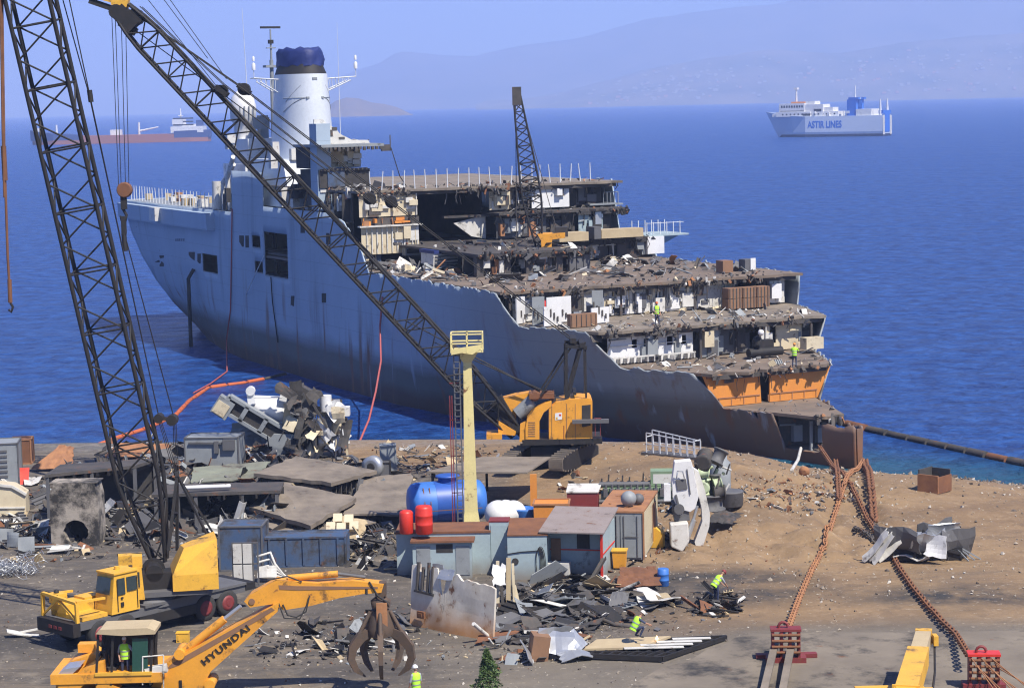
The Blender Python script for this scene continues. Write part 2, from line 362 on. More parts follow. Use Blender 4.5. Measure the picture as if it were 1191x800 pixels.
def ground_mat():
    m = bpy.data.materials.new('yard_ground'); m.use_nodes = True; nt = m.node_tree; N = nt.nodes; L = nt.links; bs = N['Principled BSDF']
    tc = N.new('ShaderNodeTexCoord')
    def nz(s, det=6, ro=.65, st=(1,1,1)):
        mp = N.new('ShaderNodeMapping'); mp.inputs['Scale'].default_value = st; L.new(tc.outputs['Object'], mp.inputs[0])
        n = N.new('ShaderNodeTexNoise'); n.inputs['Scale'].default_value = s; n.inputs['Detail'].default_value = det; n.inputs['Roughness'].default_value = ro; L.new(mp.outputs[0], n.inputs['Vector']); return n.outputs['Fac']
    def ramp(f, a, b):
        r = N.new('ShaderNodeMapRange'); r.inputs['From Min'].default_value = a; r.inputs['From Max'].default_value = b; L.new(f, r.inputs['Value']); return r.outputs[0]
    def mix(f, a, b):
        x = N.new('ShaderNodeMix'); x.data_type = 'RGBA'; L.new(f, x.inputs[0])
        for s_, v in ((6, a), (7, b)):
            if isinstance(v, tuple): x.inputs[s_].default_value = (*v, 1)
            else: L.new(v, x.inputs[s_])
        return x.outputs[2]
    def attr(n):
        a = N.new('ShaderNodeAttribute'); a.attribute_name = n; return a.outputs['Fac']
    def mul(a, k):
        x = N.new('ShaderNodeMath'); x.operation = 'MULTIPLY'; L.new(a, x.inputs[0])
        if isinstance(k, float): x.inputs[1].default_value = k
        else: L.new(k, x.inputs[1])
        return x.outputs[0]
    oily = mix(ramp(nz(.22, 7, .62, (.6, 1.6, 1)), .35, .68), (.125, .105, .083), (.058, .051, .045))
    oily = mix(ramp(nz(.9, 6), .52, .75), oily, (.2, .17, .13))
    def trk(rot, sc_):
        mp = N.new('ShaderNodeMapping'); mp.inputs['Rotation'].default_value = (0, 0, rot); mp.inputs['Scale'].default_value = (.05, 1, 1); L.new(tc.outputs['Object'], mp.inputs[0])
        n = N.new('ShaderNodeTexNoise'); n.inputs['Scale'].default_value = sc_; n.inputs['Detail'].default_value = 5; n.inputs['Roughness'].default_value = .7; L.new(mp.outputs[0], n.inputs['Vector']); return n.outputs['Fac']
    oily = mix(mul(ramp(trk(.45, 1.1), .54, .66), .6), oily, (.19, .15, .105)); oily = mix(mul(ramp(trk(-.3, 1.6), .56, .66), .6), oily, (.05, .044, .038))
    oily = mix(mul(ramp(nz(.11, 8, .7), .55, .66), .7), oily, (.21, .16, .1))
    sand = mix(ramp(nz(.16, 7, .6, (.7, 1.4, 1)), .35, .68), (.265, .175, .092), (.17, .108, .058))
    sand = mix(mul(ramp(nz(1.3, 6, .7), .52, .72), .6), sand, (.33, .235, .14))
    sand = mix(mul(ramp(nz(.5, 8, .75), .52, .68), .75), sand, (.11, .075, .046)); sand = mix(mul(ramp(nz(.12, 8, .7, (.5, 1.5, 1)), .52, .64), .6), sand, (.13, .095, .065))
    col = mix(attr('sand'), oily, sand)
    col = mix(mul(ramp(nz(.35, 7, .7), .3, .6), attr('burnt')), col, (.035, .033, .032))
    col = mix(mul(attr('dust'), .85), col, mix(ramp(nz(.3, 7), .35, .7), (.185, .16, .125), (.12, .102, .08)))
    peb = N.new('ShaderNodeTexVoronoi'); peb.inputs['Scale'].default_value = 3.2; L.new(tc.outputs['Object'], peb.inputs['Vector'])
    pc = N.new('ShaderNodeHueSaturation'); pc.inputs['Saturation'].default_value = .12; pc.inputs['Value'].default_value = .26; L.new(peb.outputs['Color'], pc.inputs['Color'])
    col = mix(mul(attr('pebble'), ramp(nz(.7, 5), .3, .5)), col, pc.outputs[0])
    col = mix(mul(ramp(nz(3.1, 4, .6), .62, .7), .5), col, (.42, .36, .28))
    L.new(col, bs.inputs['Base Color']); bs.inputs['Roughness'].default_value = .95
    b = N.new('ShaderNodeBump'); b.inputs['Strength'].default_value = .8; b.inputs['Distance'].default_value = .14; L.new(nz(1.6, 8, .7), b.inputs['Height']); L.new(b.outputs[0], bs.inputs['Normal'])
    return m
mb = MB(); nx, ny = 330, 250; X0, X1, Y0, Y1 = -62, 72, 58, 178
vsx = []
for j in range(ny+1):
    for i in range(nx+1):
        x = lerp(X0, X1, i/nx); y = lerp(Y0, Y1, j/ny); vsx.append((x, y, terrain(x, y)))
mb.add(vsx, [(j*(nx+1)+i, j*(nx+1)+i+1, (j+1)*(nx+1)+i+1, (j+1)*(nx+1)+i) for j in range(ny) for i in range(nx)], True)
gr = solo(mb, 'ground', ground_mat(), kind='structure', base=(0,0,0))
a1 = gr.data.attributes.new('sand', 'FLOAT', 'POINT'); a2 = gr.data.attributes.new('burnt', 'FLOAT', 'POINT'); a3 = gr.data.attributes.new('pebble', 'FLOAT', 'POINT'); gr.data.attributes.new('dust', 'FLOAT', 'POINT'); a1, a2, a3, a4 = [gr.data.attributes[k] for k in ('sand', 'burnt', 'pebble', 'dust')]
for i, v in enumerate(gr.data.vertices):
    x, y, z = v.co; n = noise.noise(Vector((x*.12, y*.12, 0)))*4+noise.noise(Vector((x*.5, y*.5, 4)))*1.5
    edge = interp(y, [92, 100, 112, 122, 134, 150], [8, 8, 7, 5.5, -1, -16])
    a1.data[i].value = sstep(-2.5, 2.5, x+n-edge)*sstep(93, 99, y+n*.4)
    bt = .9*bump2(x, y, 10.5, 104, 7, 6)+.7*bump2(x, y, 21, 101, 8, 4)+.6*bump2(x, y, 3, 103, 9, 8)+.5*bump2(x, y, -5, 100, 9, 6)+.5*bump2(x, y, -15, 108, 12, 5)+.5*bump2(x, y, -22, 96, 8, 4)+.6*bump2(x, y, -10, 118, 14, 7)+.45*bump2(x, y, -24, 122, 10, 9)
    a2.data[i].value = min(1, bt*1.6)
    a4.data[i].value = (1-sstep(92.5, 97.5, y+n*.5))*sstep(-6, 2, x+n)
    a3.data[i].value = (1-sstep(2, 5.5, abs(shoreY(x)-3.5-y+n*.5)))*(.35+.65*sstep(18, 28, x)) if y < 160 else 0
# concrete apron laid over the sand along the bottom right
mb = MB(); tl = GZ(868, 737, 2.06); tr = GZ(1260, 733, 2.06)
pts = [GZ(846, 748, 2.08), GZ(856, 741, 2.08), tl, GZ(905, 738, 2.08), GZ(960, 736, 2.08), GZ(1060, 736, 2.08), tr, GZ(1330, 900, 2.08), GZ(700, 900, 2.08), GZ(730, 800, 2.08), GZ(770, 776, 2.08), GZ(800, 770, 2.08), GZ(822, 756, 2.08)]
pts = [Vector((p.x, p.y, 2.12)) for p in pts]
mb.prism([p-Vector((0, 0, .5)) for p in pts], (0, 0, .5))
M['apron'] = mat('concrete_apron', (.205, .172, .13), .9, c2=(.12, .1, .078), amt=.95, scale=.3, bump=.5, grime=.5, rust=.12)
solo(mb, 'concrete_apron', 'apron', kind='structure')
# far coast
def hill_mat(name, c, c2, s):
    return mat(name, c, .95, c2=c2, amt=.9, scale=s, fine=.3)
def ridge(name, pxs, pys, Yr, Ys, depth, amp, m, n=120, seed=0):
    mb = MB(); ny = 22; vs = []
    def hf(px, y):
        X = (px-CX)*Yr/F; top = V(px, interp(px, pxs, pys), Yr).z
        tt = (y-Ys)/(Yr-Ys); h = (top*min(1, max(tt, 0))**.75 if tt <= 1 else top*(1-.5*(tt-1)*(Yr-Ys)/depth))
        q = Vector((X*.0011+seed, y*.0011, seed)); h += (noise.noise(q)+.6*noise.noise(q*2.7)+.35*noise.noise(q*6.5)+.3*noise.noise(q*15))*amp*min(1, max(0, tt)*2)*(1 if tt < .9 else .25)
        return h
    for j in range(ny+1):
        y = lerp(Ys, Yr+depth, j/ny)
        for i in range(n+1):
            px = lerp(pxs[0], pxs[-1], i/n); vs.append(((px-CX)*y/F, y, max(hf(px, y), -3) if j else -3))
    mb.add(vs, [(j*(n+1)+i, j*(n+1)+i+1, (j+1)*(n+1)+i+1, (j+1)*(n+1)+i) for j in range(ny) for i in range(n)], True)
    solo(mb, name, m, kind='structure', base=(0,0,0)); return hf
hm1 = hill_mat('hillside_scrub', (.2, .17, .11), (.07, .085, .05), .004)
hm2 = hill_mat('hillside_far', (.17, .15, .11), (.08, .09, .06), .003)
ridge('hills', [330, 400, 480, 560, 620, 690, 760, 830, 900, 980, 1100, 1300], [118, 92, 62, 66, 52, 42, 22, 12, 5, -8, -22, -30], 12300, 10200, 800, 40, hm2, 160, 3)
CH = ridge('coastal_hills', [560, 640, 700, 760, 830, 900, 980, 1060, 1130, 1300], [122, 112, 96, 80, 66, 55, 60, 48, 40, 30], 9200, 8000, 900, 34, hm1, 160, 11)
ridge('headland', [381, 388, 398, 410, 425, 440, 455, 470, 480, 487], [135, 124, 117, 113, 114, 119, 121, 125, 130, 133.5], 5350, 5150, 300, 5, hill_mat('headland_rock', (.2, .15, .1), (.12, .1, .07), .02), 60, 23)
# pale houses of the far town, a speckled mass
mb = MB(); g = random.Random(5)
for _ in range(300):
    px = g.choice([g.gauss(770, 45), g.gauss(800, 60), g.gauss(1010, 60), g.gauss(1120, 50), g.uniform(640, 1190)]); t = g.random()**1.3
    if not 650 < px < 1200: continue
    y = lerp(8060, 8900, t); z = CH(px, y); s_ = g.uniform(4, 9.5); mb.mi = 0 if g.random() < .8 else 1
    mb.box(((px-CX)*y/F, y, z+s_*.3), (s_*g.uniform(1, 2.2), s_, s_*g.uniform(.8, 1.3)))
M['housew'] = mat('house_wall', (.42, .39, .34), .8); M['houser'] = mat('house_roof', (.5, .3, .2), .8)
solo(mb, 'far_town_houses', ['housew', 'houser'], 'pale houses of the far town speckled over the hazy hillside across the bay', 'far town', kind='stuff')
# ------------------------------------------------------------------ the ship being broken up
SRZ = math.atan2(.898, -.44); SHIP = thing('broken_ship', 'huge grey naval ship cut open deck by deck with its bow on the beach', 'ship', (24, 148, 0), SRZ)
SF = FR['broken_ship']; SI = SF.inverted()
UK = [0, 3, 6, 11.3, 18.7, 27.8, 37, 49, 63, 91, 100, 110, 120]
ZK = [-2, 0, 3.4, 6, 8.7, 11.3, 15.3]
BT = [[.1, .6, 1.3, 2.6, 5.4, 8.6, 11.4, 13.2, 13.6, 13, 12, 10, 7.4],
      [.15, .8, 1.6, 3.0, 6.0, 9.4, 12.2, 13.8, 14, 13.6, 12.6, 10.8, 8.2],
      [.25, 1.1, 2.3, 4.3, 7.6, 11.2, 13.2, 14, 14, 14, 13.4, 12.2, 10.6],
      [.3, 1.6, 3.2, 5.6, 9.0, 12.6, 13.8, 14, 14, 14, 13.8, 13.2, 12],
      [.4, 2.2, 4.2, 7.2, 10.3, 13.4, 14, 14, 14, 14, 14, 13.6, 12.8],
      [.5, 3, 5.5, 9, 12, 14, 14, 14, 14, 14, 14, 13.8, 13.2],
      [.5, 3, 5.5, 9, 12, 14, 14, 14, 14, 14, 14, 14, 13.6]]
def hb(u, z): return interp(z, ZK, [interp(u, UK, r) for r in BT])
def hend(z): return interp(z, [-2, 0, 3.4, 6, 8.7, 11.3, 15.3], [119, 121, 124, 126, 128.5, 131, 133.5])
def hu(u, z): return u if u <= 100 else 100+(u-100)*(hend(z)-100)/20
def S(u, v, z): return SF @ Vector((u, v, z))
PT = [(0, 2.9), (2.9, 2.9), (3.0, .9), (6.3, .8), (6.8, 3.4), (10.9, 3.4), (12.2, 6.0), (18.2, 6.0), (20.0, 8.7), (26.6, 8.7), (28.6, 11.25), (54.5, 11.3), (56, 13), (60, 15.5), (63.5, 16.2), (81.5, 16.2), (81.6, 19.6), (91, 19.6), (91.1, 15.3), (120, 15.3)]
STB = [(0, 2.9), (2.9, 2.9), (3.0, .9), (6.3, .8), (6.8, 3.4), (10.9, 3.4), (12.0, 6.0), (18.2, 6.0), (19.2, 8.7), (27.4, 8.7), (28.2, 11.25), (52, 11.3), (53, 13.3), (59, 13.3), (60.5, 18.3), (91, 18.3), (91.1, 15.3), (120, 15.3)]
def side_uz(px, py):                     # where the sight line meets the port side, in ship coordinates
    best = None
    o = SI @ CAM; d = (SI.to_3x3() @ ray(px, py)).normalized()
    for k in range(1200):
        t = 110+k*.15; p = o+d*t
        if p.x < 0: continue
        ue = p.x if p.x <= 100 else 100+(p.x-100)*20/(hend(p.z)-100)
        if 0 <= ue <= 121 and p.y <= hb(ue, p.z): return ue, p.z
    return None
# openings burnt or built into the port side: (left, top, right, bottom) -> rectangles in ship coordinates
OPEN = []
for a, b, c, d in ((310, 271, 335, 322), (295, 274, 304, 288), (298, 304, 307, 317), (238, 296, 254, 317)):
    q = [side_uz(x, y) for x, y in ((a, b), (c, b), (c, d), (a, d))]
    OPEN.append((min(q[1][0], q[2][0]), max(q[0][0], q[3][0]), sum(p[1] for p in q[2:])/2, sum(p[1] for p in q[:2])/2))
def hull_side(sgn, prof, opens, jagseed):
    mb = MB(); us = set([i*.8 for i in range(151)]+[i*.4+.2 for i in range(150)]+[p[0] for p in prof]+[3, 6, 120])
    zs = set([-2, -.8, 0, .8, 1.6, 2.5, 3.4, 4.3, 5.2, 6, 6.9, 7.8, 8.7, 9.6, 10.5, 11.3, 12.2, 13, 13.7, 14.5, 15.3, 16.2, 17.3, 18.3, 19.6])
    for o in opens: us |= {o[0], o[1]}; zs |= {o[2], o[3]}
    us = sorted(us); us = [u for i, u in enumerate(us) if u <= 120 and (i == 0 or u-us[i-1] > .02)]; zs = sorted(zs)
    vs = []; nz_ = len(zs); tops = []
    for u in us:
        zt = interp(u, [p[0] for p in prof], [p[1] for p in prof])
        if u < 65: zt += (noise.noise(Vector((u*1.1, jagseed, 0)))*.3+noise.noise(Vector((u*3.3, jagseed, 4)))*.2)
        tops.append(zt)
        for z in zs:
            zz = min(z, zt); wob = noise.noise(Vector((u*.25, zz*.5, jagseed)))*.05
            vs.append((hu(u, zz), sgn*(hb(u, zz)+wob), zz))
    fs = []
    for i in range(len(us)-1):
        for k in range(nz_-1):
            um = (us[i]+us[i+1])/2; zm = (zs[k]+zs[k+1])/2
            if any(o[0] < um < o[1] and o[2] < zm < o[3] for o in opens): continue
            if zs[k] >= tops[i] and zs[k] >= tops[i+1]: continue
            a = i*nz_+k; f = (a, a+nz_, a+nz_+1, a+1); fs.append(f if sgn > 0 else f[::-1])
    mb.add(vs, fs, True); return mb
def hull_paint():
    m = mat('hull_paint', (.36, .44, .52), .6, c2=(.26, .33, .4), amt=.7, scale=.12, grime=.0, stretch=(1, 1, .3), fine=.12)
    nt = m.node_tree; N = nt.nodes; L = nt.links; bs = N['Principled BSDF']; src = bs.inputs['Base Color'].links[0].from_socket
    tc = N.new('ShaderNodeTexCoord'); sx = N.new('ShaderNodeSeparateXYZ'); L.new(tc.outputs['Object'], sx.inputs[0])
    def nzz(st, s):
        mp = N.new('ShaderNodeMapping'); mp.inputs['Scale'].default_value = st; L.new(tc.outputs['Object'], mp.inputs[0])
        n = N.new('ShaderNodeTexNoise'); n.inputs['Scale'].default_value = s; n.inputs['Detail'].default_value = 6; L.new(mp.outputs[0], n.inputs[0]); return n.outputs['Fac']
    def band(z0, z1, nzo, amp):
        a = N.new('ShaderNodeMath'); a.operation = 'MULTIPLY_ADD'; a.inputs[1].default_value = amp; L.new(nzo, a.inputs[0]); L.new(sx.outputs['Z'], a.inputs[2])
        r = N.new('ShaderNodeMapRange'); r.inputs['From Min'].default_value = z0+amp*.5; r.inputs['From Max'].default_value = z1+amp*.5; r.inputs['To Min'].default_value = 1; r.inputs['To Max'].default_value = 0
        L.new(a.outputs[0], r.inputs['Value']); return r.outputs[0]
    def mixc(f, a, b):
        x = N.new('ShaderNodeMix'); x.data_type = 'RGBA'; L.new(f, x.inputs[0]); L.new(a, x.inputs[6]); x.inputs[7].default_value = (*b, 1); return x.outputs[2]
    st = nzz((.5, .5, .04), 1.2)        # vertical streaks under the scuppers
    r = N.new('ShaderNodeMapRange'); r.inputs['From Min'].default_value = .58; r.inputs['From Max'].default_value = .78; r.inputs['To Max'].default_value = .55; L.new(st, r.inputs['Value'])
    c = mixc(r.outputs[0], src, (.09, .1, .12))
    # scorched grey plating near the cut forward part (ship x small), weed and boot-topping low down
    ux = N.new('ShaderNodeMapRange'); ux.inputs['From Min'].default_value = 52; ux.inputs['From Max'].default_value = 24; L.new(sx.outputs['X'], ux.inputs['Value'])
    k = N.new('ShaderNodeMath'); k.operation = 'MULTIPLY'; k.inputs[1].default_value = .75; L.new(ux.outputs[0], k.inputs[0])
    c = mixc(k.outputs[0], c, (.205, .215, .22))
    c = mixc(band(3.0, 4.6, nzz((.12, .12, .5), 1), 1.4), c, (.11, .115, .105))
    c = mixc(band(1.0, 2.0, nzz((.2, .2, .5), 1), 1.2), c, (.075, .05, .042))
    # faint butt and seam lines of the plating, dented between frames
    br = N.new('ShaderNodeTexBrick'); br.inputs['Scale'].default_value = 1; br.inputs['Brick Width'].default_value = 7; br.inputs['Row Height'].default_value = 1.9; br.inputs['Mortar Size'].default_value = .035; br.inputs['Mortar Smooth'].default_value = .4
    cb = N.new('ShaderNodeCombineXYZ'); L.new(sx.outputs['X'], cb.inputs[0]); L.new(sx.outputs['Z'], cb.inputs[1]); L.new(cb.outputs[0], br.inputs['Vector'])
    k2 = N.new('ShaderNodeMath'); k2.operation = 'MULTIPLY'; k2.inputs[1].default_value = .28; L.new(br.outputs['Fac'], k2.inputs[0]); c = mixc(k2.outputs[0], c, (.1, .12, .15))
    rs = N.new('ShaderNodeMapRange'); rs.inputs['From Min'].default_value = .56; rs.inputs['From Max'].default_value = .7; L.new(nzz((.9, .9, .12), .9), rs.inputs['Value'])
    lowm = N.new('ShaderNodeMath'); lowm.operation = 'MULTIPLY'; L.new(rs.outputs[0], lowm.inputs[0]); L.new(band(4.0, 10, nzz((.1, .1, .3), 1), 1.5), lowm.inputs[1]); c = mixc(lowm.outputs[0], c, (.17, .085, .045))
    bw = N.new('ShaderNodeMapRange'); bw.inputs['From Min'].default_value = 24; bw.inputs['From Max'].default_value = 3; L.new(sx.outputs['X'], bw.inputs['Value']); bm_ = N.new('ShaderNodeMath'); bm_.operation = 'MULTIPLY'; L.new(bw.outputs[0], bm_.inputs[0]); L.new(band(1.4, 4.6, nzz((.3, .3, .5), 1), 1.6), bm_.inputs[1]); c = mixc(bm_.outputs[0], c, (.2, .095, .05))
    hs = N.new('ShaderNodeMapRange'); hs.inputs['From Min'].default_value = .62; hs.inputs['From Max'].default_value = .72; hs.inputs['To Max'].default_value = .5; L.new(nzz((1.6, 1.6, .07), .7), hs.inputs['Value']); c = mixc(hs.outputs[0], c, (.34, .4, .47))
    bp = N.new('ShaderNodeBump'); bp.inputs['Strength'].default_value = .5; bp.inputs['Distance'].default_value = .12; L.new(nzz((.35, .35, .5), 1.3), bp.inputs['Height']); L.new(bp.outputs[0], bs.inputs['Normal'])
    L.new(c, bs.inputs['Base Color']); return m
M['hull'] = hull_paint()
h = hull_side(1, PT, OPEN, 1.0); hull = part(h, 'hull_plating', 'hull', SHIP)
md = hull.modifiers.new('thickness', 'SOLIDIFY'); md.thickness = .12; md.offset = -1
h = hull_side(-1, STB, [], 5.0)
# transom and stem closing
b = len(h.v); zs = [-2, 0, 3.4, 6, 8.7, 11.3, 15.3]
h.add([Vector((hend(z), s*hb(120, z), z)) for z in zs for s in (1, -1)], [(2*i, 2*i+1, 2*i+3, 2*i+2) for i in range(len(zs)-1)])
h.add([Vector((0, s*hb(0, z), z)) for z in (-2, 0, 2.9) for s in (1, -1)], [(0, 2, 3, 1), (2, 4, 5, 3)])
o = part(h, 'hull_plating', 'hull', SHIP); md = o.modifiers.new('thickness', 'SOLIDIFY'); md.thickness = .12; md.offset = -1
for (u0, u1, z0, z1) in OPEN:            # what is seen through the openings: bulkheads, frames, a deck, inner shade in their colour
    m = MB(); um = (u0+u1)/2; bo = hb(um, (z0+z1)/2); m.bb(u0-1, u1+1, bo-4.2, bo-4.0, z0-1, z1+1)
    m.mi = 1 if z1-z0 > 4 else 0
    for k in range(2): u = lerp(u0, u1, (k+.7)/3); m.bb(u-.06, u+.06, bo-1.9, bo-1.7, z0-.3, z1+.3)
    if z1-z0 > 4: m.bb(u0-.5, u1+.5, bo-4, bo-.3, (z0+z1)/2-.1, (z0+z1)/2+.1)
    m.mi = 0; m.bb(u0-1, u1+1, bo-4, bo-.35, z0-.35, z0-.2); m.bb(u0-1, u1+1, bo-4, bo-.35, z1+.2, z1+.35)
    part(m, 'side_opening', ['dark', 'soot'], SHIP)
    f = MB(); f.mi = 0
    p_ = [Vector((hu(u, z), hb(u, z)+.06, z)) for u, z in ((u0, z0), (u1, z0), (u1, z1), (u0, z1))]
    f.bar(p_[0], p_[1], .16, .1)
    part(f, 'sill', 'grey', SHIP)
# small rectangular ports and scuttles, discharge openings with streaks, name lettering too worn to read
m = MB()
for a, bb_, c, d in ((280, 274, 285, 287), (287, 274, 291, 288), (221, 293, 228, 312), (231, 295, 235, 316), (182, 291, 187, 305), (187, 297, 192, 310), (340, 344, 344, 356), (376, 341, 381, 352), (351, 258, 356, 271), (381, 271, 386, 284)):
    q = [side_uz(x, y) for x, y in ((a, bb_), (c, bb_), (c, d), (a, d))]
    if None in q: continue
    ps = [Vector((hu(u, z), hb(u, z)+.1, z)) for u, z in q]; m.prism(ps, (0, .03, 0))
psplit(m, 'scuttle', 'dark', SHIP)
m = MB(); g = random.Random(3)
for x0, n in ((205, 5), (219, 4), (255, 8)):
    for k in range(n):
        x = x0+k*2.3; q = [side_uz(a, c) for a, c in ((x, 277.5), (x+1.7, 277.5), (x+1.7, 280.5), (x, 280.5))]
        m.prism([Vector((hu(u, z), hb(u, z)+.09, z)) for u, z in q], (0, .02, 0))
M['worn'] = mat('worn_lettering', (.12, .15, .2), .7)
part(m, 'worn_name_lettering', 'worn', SHIP)
# waste pipe hanging down the quarter
q = side_uz(228, 313); m = MB(); m.path([Vector((hu(*q), hb(*q)+.25, q[1])), Vector((hu(*q), hb(*q)+.9, q[1]-1)), Vector((hu(*q), hb(*q)+.9, -1))], .22, 8); part(m, 'discharge_pipe', 'dark', SHIP)
# ---- decks
def outline(z, u0, u1, inset=.12, step=1.5):
    n = max(2, int((u1-u0)/step)); L_ = [(lerp(u0, u1, i/n)) for i in range(n+1)]; return [(u, hb(u, z)-inset) for u in L_]
def deck(z, u0, u1, name, mats, t=.22, vlo=None, vhi=None, jag=.9, seed=0):
    ol = outline(z, u0, u1); m = MB(); left = [(hu(u, z), min(v, vhi) if vhi is not None else v) for u, v in ol]; right = [(hu(u, z), max(-v, vlo) if vlo is not None else -v) for u, v in ol]
    n = len(left); vs = []; nv = 34
    for i in range(n):
        for k in range(nv+1):
            v = lerp(right[i][1], left[i][1], k/nv); u = left[i][0]
            if i == 0: u += (noise.noise(Vector((v*.6, z, seed)))+.5*noise.noise(Vector((v*2.3, z, seed))))*jag
            vs.append((u, v, z+noise.noise(Vector((u*.3, v*.3, z)))*.04*(1 if jag else 0)))
    q = len(vs); vs = vs+[(p[0], p[1], p[2]-t) for p in vs]; W = nv+1; fs = []
    for i in range(n-1):
        for k in range(nv):
            a = i*W+k; fs.append((a, a+1, a+W+1, a+W)); fs.append((q+a+W, q+a+W+1, q+a+1, q+a))
    for k in range(nv): fs.append((k+1, k, q+k, q+k+1)); a = (n-1)*W+k; fs.append((a, a+1, q+a+1, q+a))
    for i in range(n-1): a, b2 = i*W, (i+1)*W; fs.append((a, b2, q+b2, q+a)); fs.append((b2+nv, a+nv, q+a+nv, q+b2+nv))
    m.add(vs, fs)
    m.mi = 1                            # beams and torn stiffeners under the deck
    for i in range(0, n, 2):
        m.bb(left[i][0]+.25, left[i][0]+.37, right[i][1]+.3, left[i][1]-.3, z-t-.32, z-t-.004)
    for k in range(1, nv):
        v = lerp(right[0][1], left[0][1], k/nv); m.bb(left[0][0]+.7, left[0][0]+9, v-.05, v+.05, z-t-.2, z-t-.006)
    m.mi = 2; g = random.Random(int(z*10)+seed)
    for _ in range(int((left[0][1]-right[0][1])*7)):
        v = g.uniform(right[0][1], left[0][1]); u = left[0][0]+(noise.noise(Vector((v*.6, z, seed)))+.5*noise.noise(Vector((v*2.3, z, seed))))*jag
        dn_ = noise.noise(Vector((v*.3, z*2, seed+9)))
        if g.random() > .5+1.6*dn_: continue
        l = (g.uniform(.1, .6)*g.random()+.06)*(1+max(0, dn_)*2); m.mi = g.choice([1, 1, 1, 1, 1, 2, 3])
        r = Matrix.Rotation(g.gauss(0, .5), 3, 'Z') @ Matrix.Rotation(g.gauss(0, .5), 3, 'X') @ Matrix.Rotation(g.gauss(0, .6), 3, 'Y')
        m.box((u-g.uniform(-.1, .25), v, z-t-l*.35+g.choice([0, .1, .35])), (g.uniform(.03, .2), g.uniform(.03, .3), l), r)
    for _ in range(int((left[0][1]-right[0][1])*1.5)):    # cables, pipes and linings hanging from the cut
        v = g.uniform(right[0][1], left[0][1]); u = left[0][0]+g.uniform(0, .8); l = g.uniform(.3, 1.6)*g.random()+.2; m.mi = g.choice([1, 1, 1, 1, 1, 3]); e = (u+g.gauss(0, .15), v+g.gauss(0, .3), z-t-l)
        if g.random() < .86: m.path([(u, v, z-t), ((u+e[0])/2-.1, (v+e[1])/2+g.gauss(0, .12), z-t-l*.5), e], g.uniform(.02, .05), 4)
        else: m.sheet((u, v, z-t-l*.4), Matrix.Rotation(math.pi/2+g.gauss(0, .2), 3, 'Z') @ Matrix.Rotation(math.pi/2+g.gauss(0, .3), 3, 'X'), g.uniform(.2, .9), l*.8, .03, .12, 3, g, .3)
    return part(m, name, mats, SHIP)
DM = ['tan', 'soot', 'lrust', 'dwhite']; DM2 = ['plate', 'soot', 'rust', 'dgrey']; DM3 = ['soot', 'dark', 'rust', 'dgrey']
deck(3.4, 3.6, 40, 'lower_deck', DM, seed=1)
deck(6.0, 10.9, 50, 'lower_deck', DM, seed=2)
deck(8.7, 18.7, 60, 'middle_deck', DM2, seed=3)
deck(11.3, 27.8, 92, 'main_deck', DM, seed=4)
deck(13.25, 42, 66, 'upper_deck', DM3, vlo=-2, vhi=9.2, seed=5)
deck(13.3, 52, 66, 'upper_deck', DM3, vhi=-2.1, seed=6)
deck(15.8, 57, 68, 'upper_deck', DM3, vhi=-.2, seed=7)
deck(18.3, 58.5, 93, 'top_deck', DM2, vhi=13.3, seed=8)
deck(15.25, 90, 120, 'flight_deck', ['grey', 'grey', 'grey', 'grey'], jag=0, seed=9)
deck(.8, 2, 8, 'lower_deck', DM, seed=10)
# ---- bulkheads with what still hangs on them
def bulkhead(u, v0, v1, z0, z1, base, pal, seed, n=20, name='bulkhead', holes=(), tears=True, fmat=None):
    """transverse wall facing the bow; pal = list of materials for lockers, panels, pipes on it"""
    m = MB(); g = random.Random(seed); W = v1-v0; H = z1-z0
    nv = max(2, int(W/.6)); hole = lambda a, b2: any(x0 < (a-v0)/W < x1 and y0 < (b2-z0)/H < y1 for x0, y0, x1, y1 in holes)
    ks = sorted(set([i/nv for i in range(nv+1)]+[x for h_ in holes for x in (h_[0], h_[2])])); js = sorted(set([0, .25, .5, .75, 1]+[y for h_ in holes for y in (h_[1], h_[3])]))
    for a, b2 in zip(ks, ks[1:]):
        for c, d in zip(js, js[1:]):
            if hole(v0+(a+b2)/2*W, z0+(c+d)/2*H): continue
            m.bb(u, u+.06, v0+a*W, v0+b2*W, z0+c*H, z0+d*H)
    for _ in range(n):
        m.mi = g.randrange(1, len(pal)+1); w_ = g.uniform(.15, 1.1); h_ = g.uniform(.15, min(1.5, H*.7)); v = g.uniform(v0+w_/2, v1-w_/2) if W > w_ else (v0+v1)/2; z = g.uniform(z0+h_/2, z1-h_/2)
        if hole(v, z): continue
        d = g.uniform(.03, .5); m.bb(u-d, u+.02, v-w_/2, v+w_/2, z-h_/2, z+h_/2)
    for _ in range(n//2):                # pipes and hanging cables
        m.mi = g.randrange(1, len(pal)+1); v = g.uniform(v0, v1); r_ = g.uniform(.025, .07)
        if g.random() < .6: m.tube((u-.1-r_, v, z0+H*g.uniform(0, .4)), (u-.1-r_, v+g.gauss(0, .12), z1), r_, n=6)
        else: zz = g.uniform(z0+.3*H, z1); v2 = min(v1, v+g.uniform(.8, 3)); m.tube((u-.15, v, zz), (u-.15, v2, zz+g.gauss(0, .05)), r_, n=6)
    return part(m, name, [base]+pal, SHIP)
P1 = ['white', 'soot', 'dwhite', 'dgrey', 'cream']; P2 = ['dgrey', 'soot', 'grey', 'dwhite', 'lrust']
